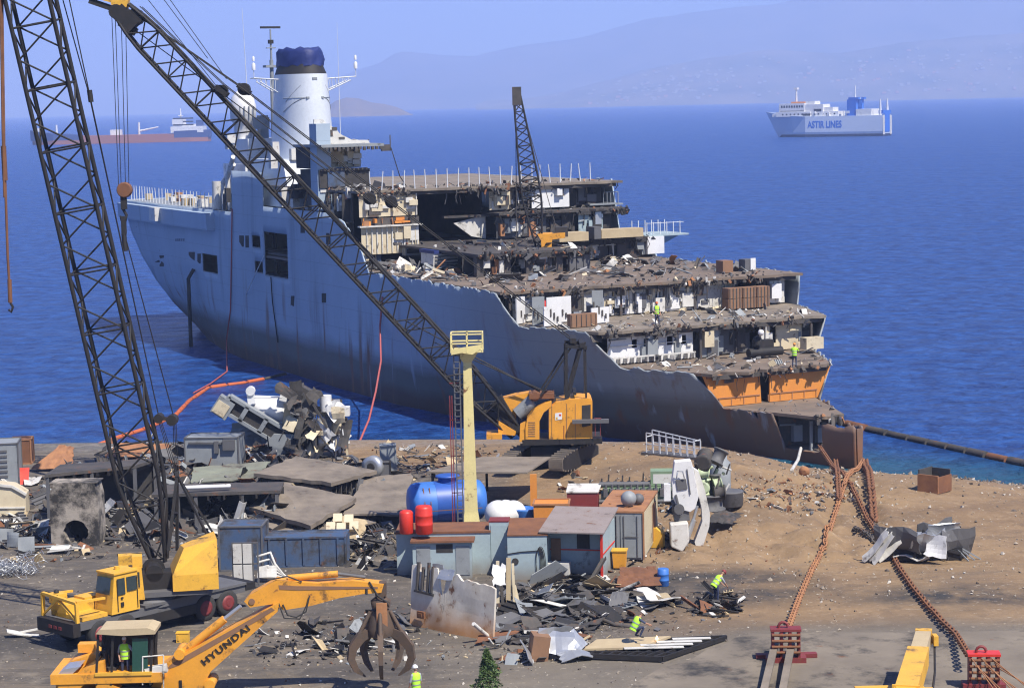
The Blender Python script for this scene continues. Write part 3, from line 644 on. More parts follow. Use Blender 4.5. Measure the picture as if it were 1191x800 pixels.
# stem compartment and orange tank wall
bulkhead(6.9, -2.1, 2.1, .9, 3.15, 'soot', ['dgrey', 'grey'], 1, 4)
m = MB()
for v in (-1.2, -.3, .8): m.bb(4.6, 4.75, v-.09, v+.09, .8, 3.1)
psplit(m, 'frame_rib', 'grey', SHIP)
m = MB(); w0 = hb(12, 3.45)-.15; w1 = hb(12, 5.7)-.15
for s0, s1, sp in ((-1, -.03, 0), (.13, 1, 0)):
    q = [(11.5, w0*s0, 3.42), (11.5, w0*s1, 3.42), (11.5, w1*s1, 5.77), (11.5, w1*s0, 5.77)]; m.prism(q, (.12, 0, 0))
m.mi = 1; m.bb(12.6, 12.7, -1, 2, 3.42, 5.77)
m.mi = 2; m.bb(11.44, 11.497, -w0*.97, w0*.97*-.05, 4.0, 4.08); m.bb(11.44, 11.497, w0*.16, w0*.97, 4.0, 4.08)
for k in range(9): v = lerp(-w0*.95, w0*.95, k/8); m.bb(11.46, 11.497, v-.03, v+.03, 3.5, 4.0)
m.bb(11.42, 11.497, -w1*.95, w1*.95, 5.55, 5.76)
part(m, 'tank_bulkhead', ['orange', 'dark', 'lrust'], SHIP)
# deck 6.0 -> 8.7
def zb(x, lo, hi): return lerp(lo, hi, x)
bulkhead(19.55, 1.6, 9.1, 6.1, 8.35, 'white', ['white', 'grey', 'dwhite'], 2, 5, holes=((.08, .5, .16, .8), (.24, .5, .31, .8), (.52, .5, .58, .78), (.66, .5, .72, .78)))
m = MB()
for k in range(13): v = lerp(1.8, 8.9, k/12); m.bb(18.95, 19.5, v-.04, v+.04, 6.15, 6.6)
m.bb(18.95, 19.05, 1.7, 9, 6.55, 6.65); m.bb(19.4, 19.5, 1.7, 9, 7.42, 7.48); part(m, 'bench_frame', 'dwhite', SHIP)
bulkhead(20.2, -10, 1.6, 6.1, 8.4, 'dgrey', ['grey', 'soot', 'dark', 'dwhite', 'lrust'], 4, 26, holes=((.3, .1, .52, .75),))
bulkhead(19.3, -.6, 1.0, 6.1, 8.4, 'grey', ['dgrey', 'cream'], 5, 2)
bulkhead(19.2, -5.2, -4.6, 6.1, 8.4, 'cream', ['cream', 'dwhite'], 6, 2)
bulkhead(19.8, -8.6, -5.2, 6.1, 8.4, 'cream', ['dwhite', 'cream', 'grey'], 7, 3, holes=((.72, .25, .95, .95),))
m = MB(); m.box((17.5, -8.0, 6.75), (.9, 1.6, .9)); m.mi = 1; m.tube((16.5, -1.5, 6.5), (16.5, -4.5, 6.5), .35); m.box((16.8, -3, 7.0), (.8, 1.5, .8)); m.lathe((16.3, -2.2, 7.1), [(0, .3), (.5, .34), (.7, .1)]); m.mi = 2; m.ball((15.8, -2.2, 8.1), .24); psplit(m, 'deck_machinery', ['cream', 'black_steel', 'white'], SHIP)
# deck 8.7 -> 11.3
bulkhead(28.75, 2.0, 12.5, 8.8, 10.95, 'white', ['white', 'white', 'dwhite', 'grey', 'soot', 'silver', 'dark', 'dgrey', 'cream'], 8, 90, holes=((.3, .1, .36, .8), (.62, .05, .66, .9), (.1, .2, .15, .9)))
bulkhead(28.7, -4.0, 2.0, 8.8, 10.95, 'dwhite', ['white', 'dwhite', 'soot', 'dgrey', 'grey', 'cream'], 9, 24)
bulkhead(28.9, -13, -4.0, 8.8, 10.95, 'dwhite', ['dgrey', 'dwhite', 'grey', 'cream'], 10, 14, holes=((.25, .3, .55, .95),))
bulkhead(28.6, -12.5, -11.2, 8.9, 10.9, 'white', ['white'], 11, 1)
bulkhead(32, -13.5, 13, 8.8, 11.0, 'soot', P2, 12, 20)
m = MB()
for k, v in enumerate((9.9, 7.9)): m.lathe((28.35, v, 9.5), [(0, .16), (.9, .16), (1.05, .06)], 10); m.mi = 0
part(m, 'fire_extinguisher', 'red', SHIP)
m = MB()                                 # brown crates stacked at the starboard end
for a in range(2):
    for b2 in range(3): m.box((26.8, -9.2+b2*1.35-a*.02, 9.25+a*.86), (1.0, 1.25, .82))
m.mi = 1
for b2 in range(3):
    for k in range(4): m.bb(26.26, 26.3, -9.7+b2*1.35+k*.32, -9.62+b2*1.35+k*.32, 8.85, 10.5)
part(m, 'crate_rack', ['brown', 'soot'], SHIP)
m = MB(); m.bb(22.6, 23.2, 8.3, 10.6, 8.75, 9.75); m.mi = 1
for k in range(6): m.bb(22.55, 22.6, 8.4+k*.42, 8.44+k*.42, 8.8, 9.7)
part(m, 'brown_locker', ['brown', 'soot'], SHIP)
m = MB(); g = random.Random(2)           # pale partitions hanging open on the port side of this deck
for u, v, w_, hh, mi in ((27.6, 12.4, 1.3, 2.1, 0), (25.5, 11.9, 1.0, 2.2, 1), (24.5, 11.2, 1.6, 1.5, 0), (26.5, 9.6, 2.2, 2.0, 0), (24.0, 7.3, 1.8, 1.2, 0), (27.5, 5.6, .9, 2.2, 1)):
    m.mi = mi; m.box((u, v, 8.8+hh/2), (.1, w_, hh), Matrix.Rotation(g.gauss(0, .25), 3, 'Z'))
    m.mi = 2
    for k in range(3): m.bb(u-.12, u-.07, v-w_*.3+k*.3, v-w_*.3+k*.3+.12, 9.1+k*.2, 9.5+k*.3)
psplit(m, 'partition', ['white', 'grey', 'soot'], SHIP)
m = MB()
for u, v in ((28.2, 13), (28.25, 10.5), (28.25, 6.5), (28.3, 3), (28.3, -1), (28.3, -3.9), (28.3, -11)): m.bb(u, u+.2, v-.1, v+.1, 8.7, 11.1)
for u, v in ((19.2, 5), (19.0, 1.2), (19.0, -4.2), (19.0, -9)): m.bb(u, u+.18, v-.09, v+.09, 6, 8.5)
psplit(m, 'pillar', 'soot', SHIP)
# main deck houses: compartments under the 13.3 deck
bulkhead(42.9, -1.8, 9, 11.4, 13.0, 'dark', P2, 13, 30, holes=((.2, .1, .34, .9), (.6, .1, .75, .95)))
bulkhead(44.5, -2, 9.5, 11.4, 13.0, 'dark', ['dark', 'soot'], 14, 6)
m = MB()
for v, mi in ((-1.5, 0), (-.1, 0), (1.2, 1), (4.1, 1), (6.2, 1), (8.8, 1)): m.mi = mi; m.bb(42.4, 43, v-.32, v+.32, 11.3, 13)
psplit(m, 'pillar', ['dgrey', 'soot'], SHIP)
bulkhead(52.9, -13.6, -2.2, 11.4, 13.0, 'soot', P2, 15, 26)
bulkhead(57.9, -5.5, -.3, 13.4, 15.5, 'dgrey', P2, 16, 26)
bulkhead(58, -8.6, -5.5, 13.4, 15.5, 'soot', ['dark', 'soot'], 17, 10)
bulkhead(57.6, -11.4, -8.8, 13.4, 15.5, 'teal', ['teal', 'silver', 'dark'], 18, 8)
m = MB(); m.bb(58, 62, -12.6, -11.5, 13.4, 15.6); part(m, 'trunk', 'dark', SHIP)
bulkhead(59.1, -2.2, -.2, 16, 18.0, 'cream', ['cream', 'dwhite', 'soot', 'dark'], 19, 8)
bulkhead(59.4, -4.6, -2.2, 16, 18.0, 'dark', P2, 20, 8)
bulkhead(59.0, -8.6, -4.6, 16, 18.0, 'white', ['white'], 21, 1)
bulkhead(60, -12.6, -8.6, 16, 18.0, 'dark', ['dark', 'soot', 'dgrey'], 22, 8)
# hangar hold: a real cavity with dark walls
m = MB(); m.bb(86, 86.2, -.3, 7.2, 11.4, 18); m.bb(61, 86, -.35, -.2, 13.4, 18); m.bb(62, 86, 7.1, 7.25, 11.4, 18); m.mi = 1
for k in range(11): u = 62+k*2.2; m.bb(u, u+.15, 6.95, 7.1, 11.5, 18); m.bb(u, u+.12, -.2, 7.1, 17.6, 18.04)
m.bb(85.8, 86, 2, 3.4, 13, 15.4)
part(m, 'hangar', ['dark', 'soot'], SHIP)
m = MB(); m.prism([(60, .5, 15.4), (60, 3.1, 14.9), (60, 1.3, 13.6), (60, -.2, 13.3), (60, -.2, 15.4)], (.15, 0, 0)); m.mi = 1; m.bb(59.7, 60.3, -.4, 4.2, 15.4, 15.6)
part(m, 'sloped_panel', ['dwhite', 'soot'], SHIP)
# cream cabins left of the hangar
bulkhead(58.9, 7.3, 13.0, 15.9, 17.9, 'cream', ['cream', 'dwhite', 'soot'], 23, 12)
bulkhead(58.9, 7.1, 12.8, 15.1, 15.8, 'soot', ['lrust', 'orange', 'dark'], 24, 8)
bulkhead(58.8, 7.2, 12.9, 12.5, 15.0, 'cream', ['cream', 'dwhite'], 25, 5)
m = MB()
for k in range(11): v = 7.4+k*.5; m.bb(58.65, 58.8, v-.04, v+.04, 12.6, 15)
m.bb(58.3, 58.9, 7, 13.2, 15.0, 15.12); part(m, 'corrugation', 'dwhite', SHIP)
m = MB(); m.bb(57.6, 58.4, 7.6, 9.1, 12.3, 13.2); m.mi = 1; m.bb(57.55, 57.6, 7.75, 8.95, 12.5, 12.9); psplit(m, 'ventilator', ['grey', 'dark'], SHIP)
bulkhead(64.5, 11.6, 13.9, 13.5, 15.2, 'dgrey', ['navy', 'teal', 'dwhite', 'soot'], 26, 14)
bulkhead(64.2, 11.6, 13.9, 15.4, 17.9, 'soot', ['navy', 'teal', 'dark', 'dwhite'], 27, 16)
bulkhead(59.5, 10.8, 13.6, 11.5, 13.3, 'soot', ['dwhite', 'cream', 'dark', 'navy'], 28, 14)
m = MB(); m.bb(60.5, 72, 12.9, 13.0, 11.4, 18); g = random.Random(77)
for _ in range(60): m.mi = g.choice([1, 1, 2, 3, 4, 5]); u = g.uniform(60.6, 69); z = g.uniform(13, 17.7); w_ = g.uniform(.2, 1.2); m.bb(u, u+w_, 13.0, 13.0+g.uniform(.05, .6), z, z+g.uniform(.2, 1.2))
for u in (61, 63, 65, 67): m.mi = 1; m.bb(u, u+.12, 13, 13.8, 11.5, 18)
m.bb(60.5, 70, 13, 13.9, 15.3, 15.45); m.bb(60.5, 70, 13, 13.9, 13.3, 13.45); part(m, 'side_bulkhead', ['soot', 'dark', 'navy', 'dwhite', 'cream', 'dgrey'], SHIP)
# ---- bridge tower
m = MB(); m.bb(66, 71, 8.9, 14.0, 18.4, 20.1); m.mi = 1; m.bb(65.9, 66, 11.5, 13.2, 18.5, 20); m.mi = 2; m.bb(65.8, 65.95, 9.2, 13.9, 20.0, 20.2)
part(m, 'bridge_lower_storey', ['dark', 'navy', 'soot'], SHIP)
m = MB(); m.bb(68, 71.5, 9.0, 14.2, 20.2, 22.2); part(m, 'bridge_upper_storey', 'dark', SHIP)
bulkhead(67.6, 9.2, 12.6, 20.25, 22.0, 'cream', ['dwhite', 'cream', 'soot', 'wood'], 29, 14)
m = MB(); m.bb(64.5, 72, 8.0, 14.3, 22.2, 22.45); m.mi = 1
for k in range(14): m.bb(64.4, 64.6, 8.2+k*.42, 8.45+k*.42, 21.9+.1*math.sin(k*3), 22.19)
m.bb(65, 65.3, 7.1, 8, 21.7, 22.3); m.bb(65, 65.08, 7.1, 7.18, 22.3, 23.2)
part(m, 'bridge_roof', ['grey', 'soot'], SHIP)
m = MB(); prof = [(14.0, 22.46), (14.0, 24.8), (13.1, 24.8), (12.5, 24.2), (11.9, 24.0), (11.4, 23.4), (10.8, 23.1), (10.2, 22.8), (8.6, 22.75), (8.4, 22.46)]
m.prism([(67, v, z) for v, z in prof], (.15, 0, 0)); m.mi = 1
for v, z, w_, h_ in ((12.9, 24.2, .3, .12), (12.3, 23.5, .15, .3), (11.3, 23.0, .35, .1), (13.3, 23.1, .2, .2), (12.0, 23.9, .3, .15)): m.bb(66.95, 66.99, v-w_, v+w_*.7, z-h_, z+h_)
scrap(m, lambda g_: (67.5, g_.uniform(8.3, 11), 22.6), 16, .2, .7, 2, 31)
part(m, 'torn_bridge_wall', ['dwhite', 'soot'], SHIP)
m = MB(); m.bb(66.2, 68, 12.7, 14.1, 16.3, 24.4); m.mi = 1
for k in range(5): m.bb(66.1, 66.2, 12.9, 13.9, 18+k*.5, 18.25+k*.5)
part(m, 'vent_trunk', ['hull', 'dwhite'], SHIP)
# ---- funnel
m = MB(); n = 36
def sect(u, v, z, a, b2): return [(u+math.cos(t)*a*(1 if abs(math.cos(t)) < .7 else .98), v+math.sin(t)*b2, z) for t in [2*math.pi*i/n for i in range(n)]]
rings = [sect(86, 8.05, 16.2, 5.2, 3.2), sect(86, 8.05, 21.5, 4.8, 2.95), sect(85.9, 8.05, 25.2, 4.4, 2.7), sect(85.8, 8.05, 28.5, 4.1, 2.5), sect(85.8, 8.05, 29.3, 4.0, 2.45)]
m.add([p for r_ in rings for p in r_], [(j*n+i, j*n+(i+1) % n, (j+1)*n+(i+1) % n, (j+1)*n+i) for j in range(4) for i in range(n)], True)
m.add(rings[-1], [tuple(range(n))])
FN = part(m, 'funnel', 'fwhite', SHIP)
m = MB(); rr = [sect(85.8, 8.05, 29.28, 3.95, 2.42), sect(85.9, 8.05, 30.3, 3.5, 2.05)]
m.add([p for r_ in rr for p in r_], [(i, (i+1) % n, n+(i+1) % n, n+i) for i in range(n)], True); part(m, 'funnel_cap', 'black_steel', FN)
m = MB(); vs_ = []
for j, (z, a, b2) in enumerate(((30.1, 3.55, 2.12), (30.8, 3.6, 2.15), (31.5, 3.5, 2.1), (31.9, 3.2, 1.9), (31.8, 1.2, .7))):
    for i in range(n):
        t = 2*math.pi*i/n; k = 1+.14*noise.noise(Vector((i*.7, j*1.3, 0))); vs_.append((85.9+math.cos(t)*a*k, 8.05+math.sin(t)*b2*k, z+.3*noise.noise(Vector((i*.5, j, 4)))))
m.add(vs_, [(j*n+i, j*n+(i+1) % n, (j+1)*n+(i+1) % n, (j+1)*n+i) for j in range(4) for i in range(n)], True); m.add(vs_[-n:], [tuple(range(n))]); part(m, 'funnel_tarpaulin', 'dblue', FN)
m = MB()                                 # handrail arcs on the front of the funnel
def fr(t, z, k=1.02):
    a = interp(z, [16, 21.5, 25.2, 29.3], [5.2, 4.8, 4.4, 4.0])*k; b2 = interp(z, [16, 21.5, 25.2, 29.3], [3.2, 2.95, 2.7, 2.45])*k; return (86-math.cos(t)*a, 8.05+math.sin(t)*b2, z)
m.path([fr(1.1-2.2*i/16, 26.5+2.3*math.sin(math.pi*(i/16))) for i in range(17)], .035, 5)
for s_ in (-1, 1):
    m.path([fr(s_*(1.2-.9*i/8), 25.5+1.4*math.sin(math.pi/2*i/8)) for i in range(9)], .035, 5)
    m.path([fr(s_*(1.2-.9*i/8), 26.9) for i in range(9)], .04, 5)
m.box(fr(0, 28.8), (.2, .5, .25)); m.box(fr(.3, 26.9), (.15, .3, .2)); m.box(fr(-.3, 26.9), (.15, .3, .2)); part(m, 'handrail', 'grey', FN)
def yard_arm(s_, L_, name):
    m = MB(); v0 = 8.05+s_*2.2; z = 28.5
    a = Vector((85.6, v0, z+.3)); e = Vector((85.6, v0+s_*L_, z+.5)); c = Vector((85.6, v0, z-1.2)); d = e+Vector((0, -s_*.6, -.35))
    for du in (0, 1.1):
        o_ = Vector((du, 0, 0)); m.tube(a+o_, e+o_, .06, n=5); m.tube(c+o_, d+o_, .06, n=5)
        for k in range(5): m.tube(a.lerp(e, k/5)+o_, c.lerp(d, (k+.5)/5)+o_, .035, n=4)
    for k in range(6): m.tube(a.lerp(e, k/5), a.lerp(e, k/5)+Vector((1.1, 0, 0)), .035, n=4)
    m.tube(e, e+Vector((0, 0, .9)), .04, n=5); m.lathe(e+Vector((0, 0, .8)), [(0, .2), (.6, .2), (.75, .05)], 8); m.lathe(e+Vector((0, 0, 1.7)), [(0, .14), (.4, .14), (.5, .03)], 8)
    part(m, name, 'shiprail', FN)
yard_arm(-1, 3.8, 'yard_arm'); yard_arm(1, 2.9, 'yard_arm')
# casing in front and beside the funnel
m = MB(); m.hexa([(76, 9.2, 16.2), (76, 13.2, 16.2), (90, 13.2, 16.2), (90, 9.2, 16.2)], [(79.5, 9.4, 20.8), (79.5, 12.6, 20.8), (89, 12.6, 20.8), (89, 9.4, 20.8)])
m.mi = 1
for k in range(3): m.bb(77.2+k, 77.25+k, 12, 12.1, 17, 18)
part(m, 'funnel_casing', ['fwhite', 'grey'], SHIP)
m = MB()
for u, v, z0, z1 in ((74.5, 13.2, 16.3, 17.6), (76.5, 13.6, 16.3, 18.2), (79.5, 13.5, 20, 21.5), (80.5, 12.9, 20.8, 22.6), (79, 11.5, 20.8, 21.9)): m.bb(u, u+.7, v-.35, v+.35, z0, z1)
m.mi = 1; m.lathe((74, 13.3, 17.2), [(0, .7), (.8, .8), (1.4, .5)], 12); m.tube((73, 13, 18), (71, 14.2, 19.4), .3)
psplit(m, 'ventilator', ['dwhite', 'dark'], SHIP)
# aft superstructure block and radar mast
m = MB(); m.bb(91.5, 98.5, 6, 12.4, 15.3, 20.2); m.bb(92, 97.5, 7, 11.8, 20.2, 22.8); m.mi = 1
for k in range(5): m.bb(91.44, 91.5, 7+k*1.1, 7.6+k*1.1, 18, 19)
part(m, 'aft_deckhouse', ['white', 'dark'], SHIP)
m = MB(); m.lathe((95.5, 11, 22.8), [(0, 1.0), (1.6, 1.0), (1.9, 1.35), (3.4, 1.4), (4.4, 1.15), (5.0, .6), (5.2, .1)], 16); m.mi = 1
for k in range(4): m.bb(93.9+.02*k, 94.1, 10.3+k*.5, 10.4+k*.5, 24.8, 26.2)
m.bb(93.6, 94.6, 8.9, 9.8, 22.8, 25.2); m.box((92.8, 10.0, 24.4), (.8, 1.6, 1.2)); part(m, 'radome', ['white', 'grey'], SHIP)
m = MB(); m.tube((94.5, 8.0, 22), (94.5, 8.0, 31), .28, .2); m.tube((94.5, 8.0, 31), (94.5, 8.0, 34.2), .12, .08); m.bb(94, 95, 7.2, 8.8, 30.2, 30.45); m.bb(94.3, 94.7, 7.5, 8.5, 32.2, 32.3)
m.mi = 1; m.box((94.5, 8, 34.4), (.25, 2.2, .22)); m.box((94.5, 8, 32.9), (.4, .5, .4)); part(m, 'radar_mast', ['grey', 'black_steel'], SHIP)
m = MB(); m.tube((95.5, 10.3, 22), (95.8, 10.6, 36.5), .07, .02, 5); m.tube((85, 4.2, 20), (85, 4.2, 34.5), .05, .015, 5); psplit(m, 'whip_antenna', 'shiprail', SHIP)
# flight deck stanchions, gallery, life-raft box, stern gear
sm = MB(); sm.tube((0, 0, 0), (0, 0, 1.75), .06, .045, 5); s0 = part(sm, 'stanchion', 'shiprail', SHIP); first = True
def stanch(u, v, z, lean=0):
    global first
    o_ = s0 if first else s0.copy()
    if not first: COL.objects.link(o_); o_.parent = SHIP
    first = False; o_.location = (u, v, z); o_.rotation_euler = (lean, 0, 0)
for k in range(26): stanch(99+k*1.33, interp(99+k*1.33, [99, 118, 133], [13.6, 13.5, 12.8]), 15.3, rnd.gauss(0, .04))
for k in range(22): stanch(lerp(58.5, 60, k/21) + (0 if k < 16 else .5), 12-k*1.13, 18.3, rnd.gauss(0, .06))
m = MB(); ol = [(lerp(97, 119.9, i/14)) for i in range(15)]
for a, b2 in zip(ol, ol[1:]):
    pa = (hu(a, 14), hb(a, 14)); pb = (hu(b2, 14), hb(b2, 14))
    m.hexa([(pa[0], pa[1], 13.1), (pb[0], pb[1], 13.1), (pb[0], pb[1]+1.0, 13.2), (pa[0], pa[1]+1.0, 13.2)], [(pa[0], pa[1], 15.0), (pb[0], pb[1], 15.0), (pb[0], pb[1]+1.1, 15.0), (pa[0], pa[1]+1.1, 15.0)])
part(m, 'deck_edge_gallery', 'hull', SHIP)
m = MB(); m.box((hu(109, 14), hb(109, 14)+1.3, 14.3), (2.2, .8, 1.5)); part(m, 'life_raft_box', 'dwhite', SHIP)
m = MB(); g = random.Random(8)
for _ in range(40): u = g.uniform(98, 131); m.mi = g.choice([0, 0, 1, 2]); m.box((u, g.uniform(6, 12.5), 15.35+.3), (g.uniform(.4, 1.6), g.uniform(.3, 1), g.uniform(.3, .9)))
psplit(m, 'deck_gear', ['wood', 'dwhite', 'lrust'], SHIP)
m = MB(); m.tube((97, 13, 15.3), (97, 13, 18.2), .22); m.tube((97, 13, 18.2), (92, 13.4, 20.2), .28, .2); m.tube((98.6, 13.2, 15.3), (98.6, 13.2, 18.3), .5, .5); m.tube((95, 13, 15.3), (95, 13.2, 18.8), .25); m.tube((95, 13.2, 18.8), (91.6, 13.6, 21), .25); m.box((91.8, 13.8, 22.6), (.9, .9, 1.6)); m.mi = 1; m.box((95.6, 13, 16.2), (1, .8, 1.7)); m.box((93, 13.9, 17), (.6, .5, 1.5))
part(m, 'boat_davit', ['dwhite', 'dark'], SHIP)
m = MB(); ps = [Vector((hu(u, z), hb(u, z)+.05, z)) for u, z in ((113, 12.9), (118.5, 12.9), (118.0, 11.9), (113, 11.9))]; m.prism(ps, (0, .05, 0)); part(m, 'recess_shade', 'dark', SHIP)  # dark sheet on the plating, stands in for the shaded recess under the gallery
# starboard sponson and balcony
m = MB(); m.hexa([(54, -14, 11.6), (57, -14, 11.6), (57, -14.2, 11.6), (54, -14.2, 11.6)], [(52.5, -14, 13.2), (57, -14, 13.2), (57, -17.6, 13.2), (53.5, -17.6, 13.2)]); m.bb(52.4, 57, -17.8, -13, 13.2, 13.35); m.mi = 1
for k in range(12): m.tube((53+(k % 2)*3.5, -13.6-k*.36, 13.35), (53+(k % 2)*3.5, -13.6-k*.36, 14.5), .05, n=5)
m.tube((53, -13.6, 14.4), (53, -17.6, 14.4), .03, n=5); m.mi = 2; m.bb(52.2, 52.6, -15, -13.2, 11.6, 13.2); part(m, 'sponson', ['teal', 'shiprail', 'white'], SHIP)
m = MB(); m.bb(59, 61.5, -14, -10.8, 16.0, 16.15); m.bb(60, 61, -15, -11, 15.9, 16.05); m.tube((59, -13.9, 16.1), (59, -13.9, 17.2), .05, n=5)
for k in range(5): m.tube((59.2, -12.4-k*.4, 16.1), (59.2, -12.4-k*.4, 17.2), .04, n=5)
m.tube((59.2, -12.4, 17.2), (59.2, -14, 17.2), .04, n=5); part(m, 'balcony', 'grey', SHIP)
m = MB(); m.bb(50.4, 52, -6, -3, 13.3, 14.1); m.bb(50.5, 52, -11.8, -7.4, 13.4, 14.2); m.mi = 1; m.bb(50.4, 52, -7.3, -6.6, 13.4, 14.5); psplit(m, 'deck_locker', ['wood', 'dgrey'], SHIP)
m = MB(); m.bb(50, 53, 7.4, 9.6, 11.9, 12.9); m.mi = 1; m.bb(49.9, 53.1, 7.3, 9.7, 12.9, 13.2); m.mi = 2
for k in range(3): m.bb(49.9, 50, 7.4, 9.6, 12+k*.3, 12.12+k*.3)
part(m, 'machinery_box', ['dwhite', 'dblue', 'dgrey'], SHIP)
# boxes standing on the main deck
m = MB(); m.bb(31.5, 32.6, -9.6, -8.6, 11.35, 12.35); m.mi = 1; m.bb(32, 33, -12.2, -11.1, 11.35, 12.3); m.mi = 2; m.bb(31.9, 32, -12.1, -11.6, 11.4, 12.4); psplit(m, 'deck_box', ['brown', 'dgrey', 'white'], SHIP)
# wreckage lying about the decks: nobody could count it
m = MB(); SW = [8, 5, 1.6, 1.6, .8, .9]; SMATS = ['soot', 'dgrey', 'dwhite', 'grey', 'lrust', 'cream']
def on(u0, u1, v0, v1, z):
    return lambda g_: (lambda u: S(u, g_.uniform(max(v0, -hb(min(u, 118), z)+.3), min(v1, hb(min(u, 118), z)-.3)), z))(g_.uniform(u0, u1))
scrap(m, on(28, 31, -13, 13, 11.35), 90, .12, .5, 6, 41, SW)
scrap(m, on(32, 41, -13, 13, 11.35), 150, .25, 1.6, 6, 42, SW)
scrap(m, on(40, 57, 8, 13.5, 11.4), 170, .3, 1.7, 6, 43, [3, 3, 5, 3, 1.5, 3])
scrap(m, on(42, 52, -13, -2, 11.4), 120, .3, 1.6, 6, 44, SW)
scrap(m, on(19, 22, -10, 10, 8.75), 110, .15, .7, 6, 45, [2, 2, 5, 3, 1, 3]); scrap(m, on(21, 29, -10, 12.5, 8.75), 110, .2, 1.1, 6, 46, [2, 2, 5, 3, 1, 3])
scrap(m, on(11.5, 19, -8, 7, 6.05), 120, .15, .9, 6, 47, [2, 3, 5, 3, 1, 3])
scrap(m, on(4, 11, -4, 4, 3.45), 18, .1, .5, 6, 48)
scrap(m, on(57, 61, -13, -.5, 15.85), 50, .2, .8, 6, 49, SW); scrap(m, on(58.6, 64, -13.5, 13, 18.35), 110, .2, .7, 6, 50, [6, 3, 1, 1, 2, 1])
scrap(m, on(52.5, 58, -13.5, -2, 13.35), 70, .2, .9, 6, 51, SW); scrap(m, on(42.5, 56, -1.8, 9, 13.3), 90, .2, 1.2, 6, 52, SW)
scrap(m, on(60, 66, 7, 13.8, 18.35), 60, .3, 1.2, 6, 53, SW); scrap(m, on(57, 61, 10.5, 13.8, 11.4), 50, .3, 1.4, 6, 54, SW); scrap(m, on(56, 62, 7, 13.5, 13.4), 30, .2, .9, 6, 55, SW)
solo(m, 'deck_wreckage', SMATS, 'torn plates and cabin fittings strewn over the cut decks of the ship', 'wreckage', kind='stuff')
# ------------------------------------------------------------------ cranes and machines
def text_mb(txt, p0, p1, up, height, depth=.02, space=1.0):
    """raised lettering from p0 towards p1, tops towards up; returns MB in the same coordinates"""
    cu = bpy.data.curves.new('lettering', 'FONT'); cu.body = txt; cu.size = 1; cu.extrude = .02; cu.offset = .02; cu.space_character = space
    o = bpy.data.objects.new('lettering', cu); COL.objects.link(o); dg = bpy.context.evaluated_depsgraph_get(); me = bpy.data.meshes.new_from_object(o.evaluated_get(dg))
    bpy.data.objects.remove(o); xs = [v.co.x for v in me.vertices]; ys = [v.co.y for v in me.vertices]
    p0 = Vector(p0); a = Vector(p1)-p0; L_ = a.length; a.normalize(); u = (Vector(up)-a*a.dot(Vector(up))).normalized(); nrm = a.cross(u)
    kx = L_/(max(xs)-min(xs)); ky = height/(max(ys)-min(ys)); m = MB()
    m.add([p0+a*((v.co.x-min(xs))*kx)+u*((v.co.y-min(ys))*ky)+nrm*(v.co.z*depth/.02) for v in me.vertices], [tuple(p.vertices) for p in me.polygons]); return m
def frame3(loc, fwd):
    return math.atan2(fwd[1], fwd[0])
# ---- yellow truck crane, left
c0 = G(174, 729); TC = thing('truck_crane', 'yellow truck crane with tall dark lattice boom parked at the left of the yard', 'crane', c0, math.atan2(-.74, -.67))
def tp(mb, name, mats, lab=None, w=False): return part(mb, name, mats, TC, w, lab)
m = MB(); m.bb(-4.9, 4.9, -1.2, 1.2, .95, 1.3); m.bb(-4.9, 1.2, -1.3, 1.3, 1.3, 1.42); m.mi = 1; m.bb(-4.6, 4.6, -.55, .55, .55, .95); m.bb(4.9, 5.3, -1.35, 1.35, .75, 1.35); m.bb(-2, 1.5, 1.0, 1.25, .5, .95)
m.bb(-5.5, -4.9, -1.25, 1.25, 1.0, 1.35); m.bb(-1.6, 1.2, -1.25, -1, .5, .95)
tp(m, 'chassis', ['dgrey', 'black_steel'])
for x in (3.7, 2.3, -2.4, -3.75):
    for s_ in (-1, 1):
        m = MB(); m.wheel((x, s_*1.05, .62), (0, 1, 0), .62, .46); wo = tp(m, 'wheel', 'rubber')
        m = MB(); m.lathe((x, s_*1.05-.27, .62), [(0, .26), (.03, .37), (.1, .39), (.44, .39), (.51, .37), (.54, .26)], 16, (0, 1, 0)); m.tube((x, s_*1.24, .62), (x, s_*1.34, .62), .14); part(m, 'rim', 'maroon', wo)
m = MB(); z0, z1 = 1.36, 3.15
m.hexa([(1.5, .0, z0), (3.1, .0, z0), (3.1, 1.28, z0), (1.5, 1.28, z0)], [(1.55, .02, z1), (2.85, .02, z1), (2.85, 1.24, z1), (1.55, 1.24, z1)]); m.bb(1.5, 2.9, -.02, 1.3, z1, z1+.07)
m.tube((2.2, .6, z1+.07), (2.2, .6, z1+.22), .12); cb = tp(m, 'driver_cab', 'yellow')
def pane(q, par, name='window', mt='glass'):
    m = MB(); a, b2, c, d = [Vector(p) for p in q]; n_ = (b2-a).cross(d-a).normalized()*.012; m.prism([Vector(p)+n_ for p in q], n_*.8); return part(m, name, mt, par)
pane([(3.07, .12, 2.25), (3.07, 1.15, 2.25), (2.93, 1.13, 3.0), (2.93, .14, 3.0)], cb)
pane([(2.75, 1.285, 2.2), (2.3, 1.285, 2.2), (2.3, 1.26, 2.95), (2.7, 1.26, 2.95)], cb); pane([(2.2, 1.285, 2.3), (1.65, 1.285, 2.3), (1.65, 1.26, 2.95), (2.2, 1.26, 2.95)], cb)
m = MB()
for x in (2.72, 1.6): m.bb(x, x+.04, 1.292, 1.31, 1.45, 2.95)
m.box((2.5, 1.31, 1.75), (.16, .04, .2)); m.box((2.5, 1.31, 2.05), (.12, .04, .08)); part(m, 'door_trim', 'black_steel', cb)
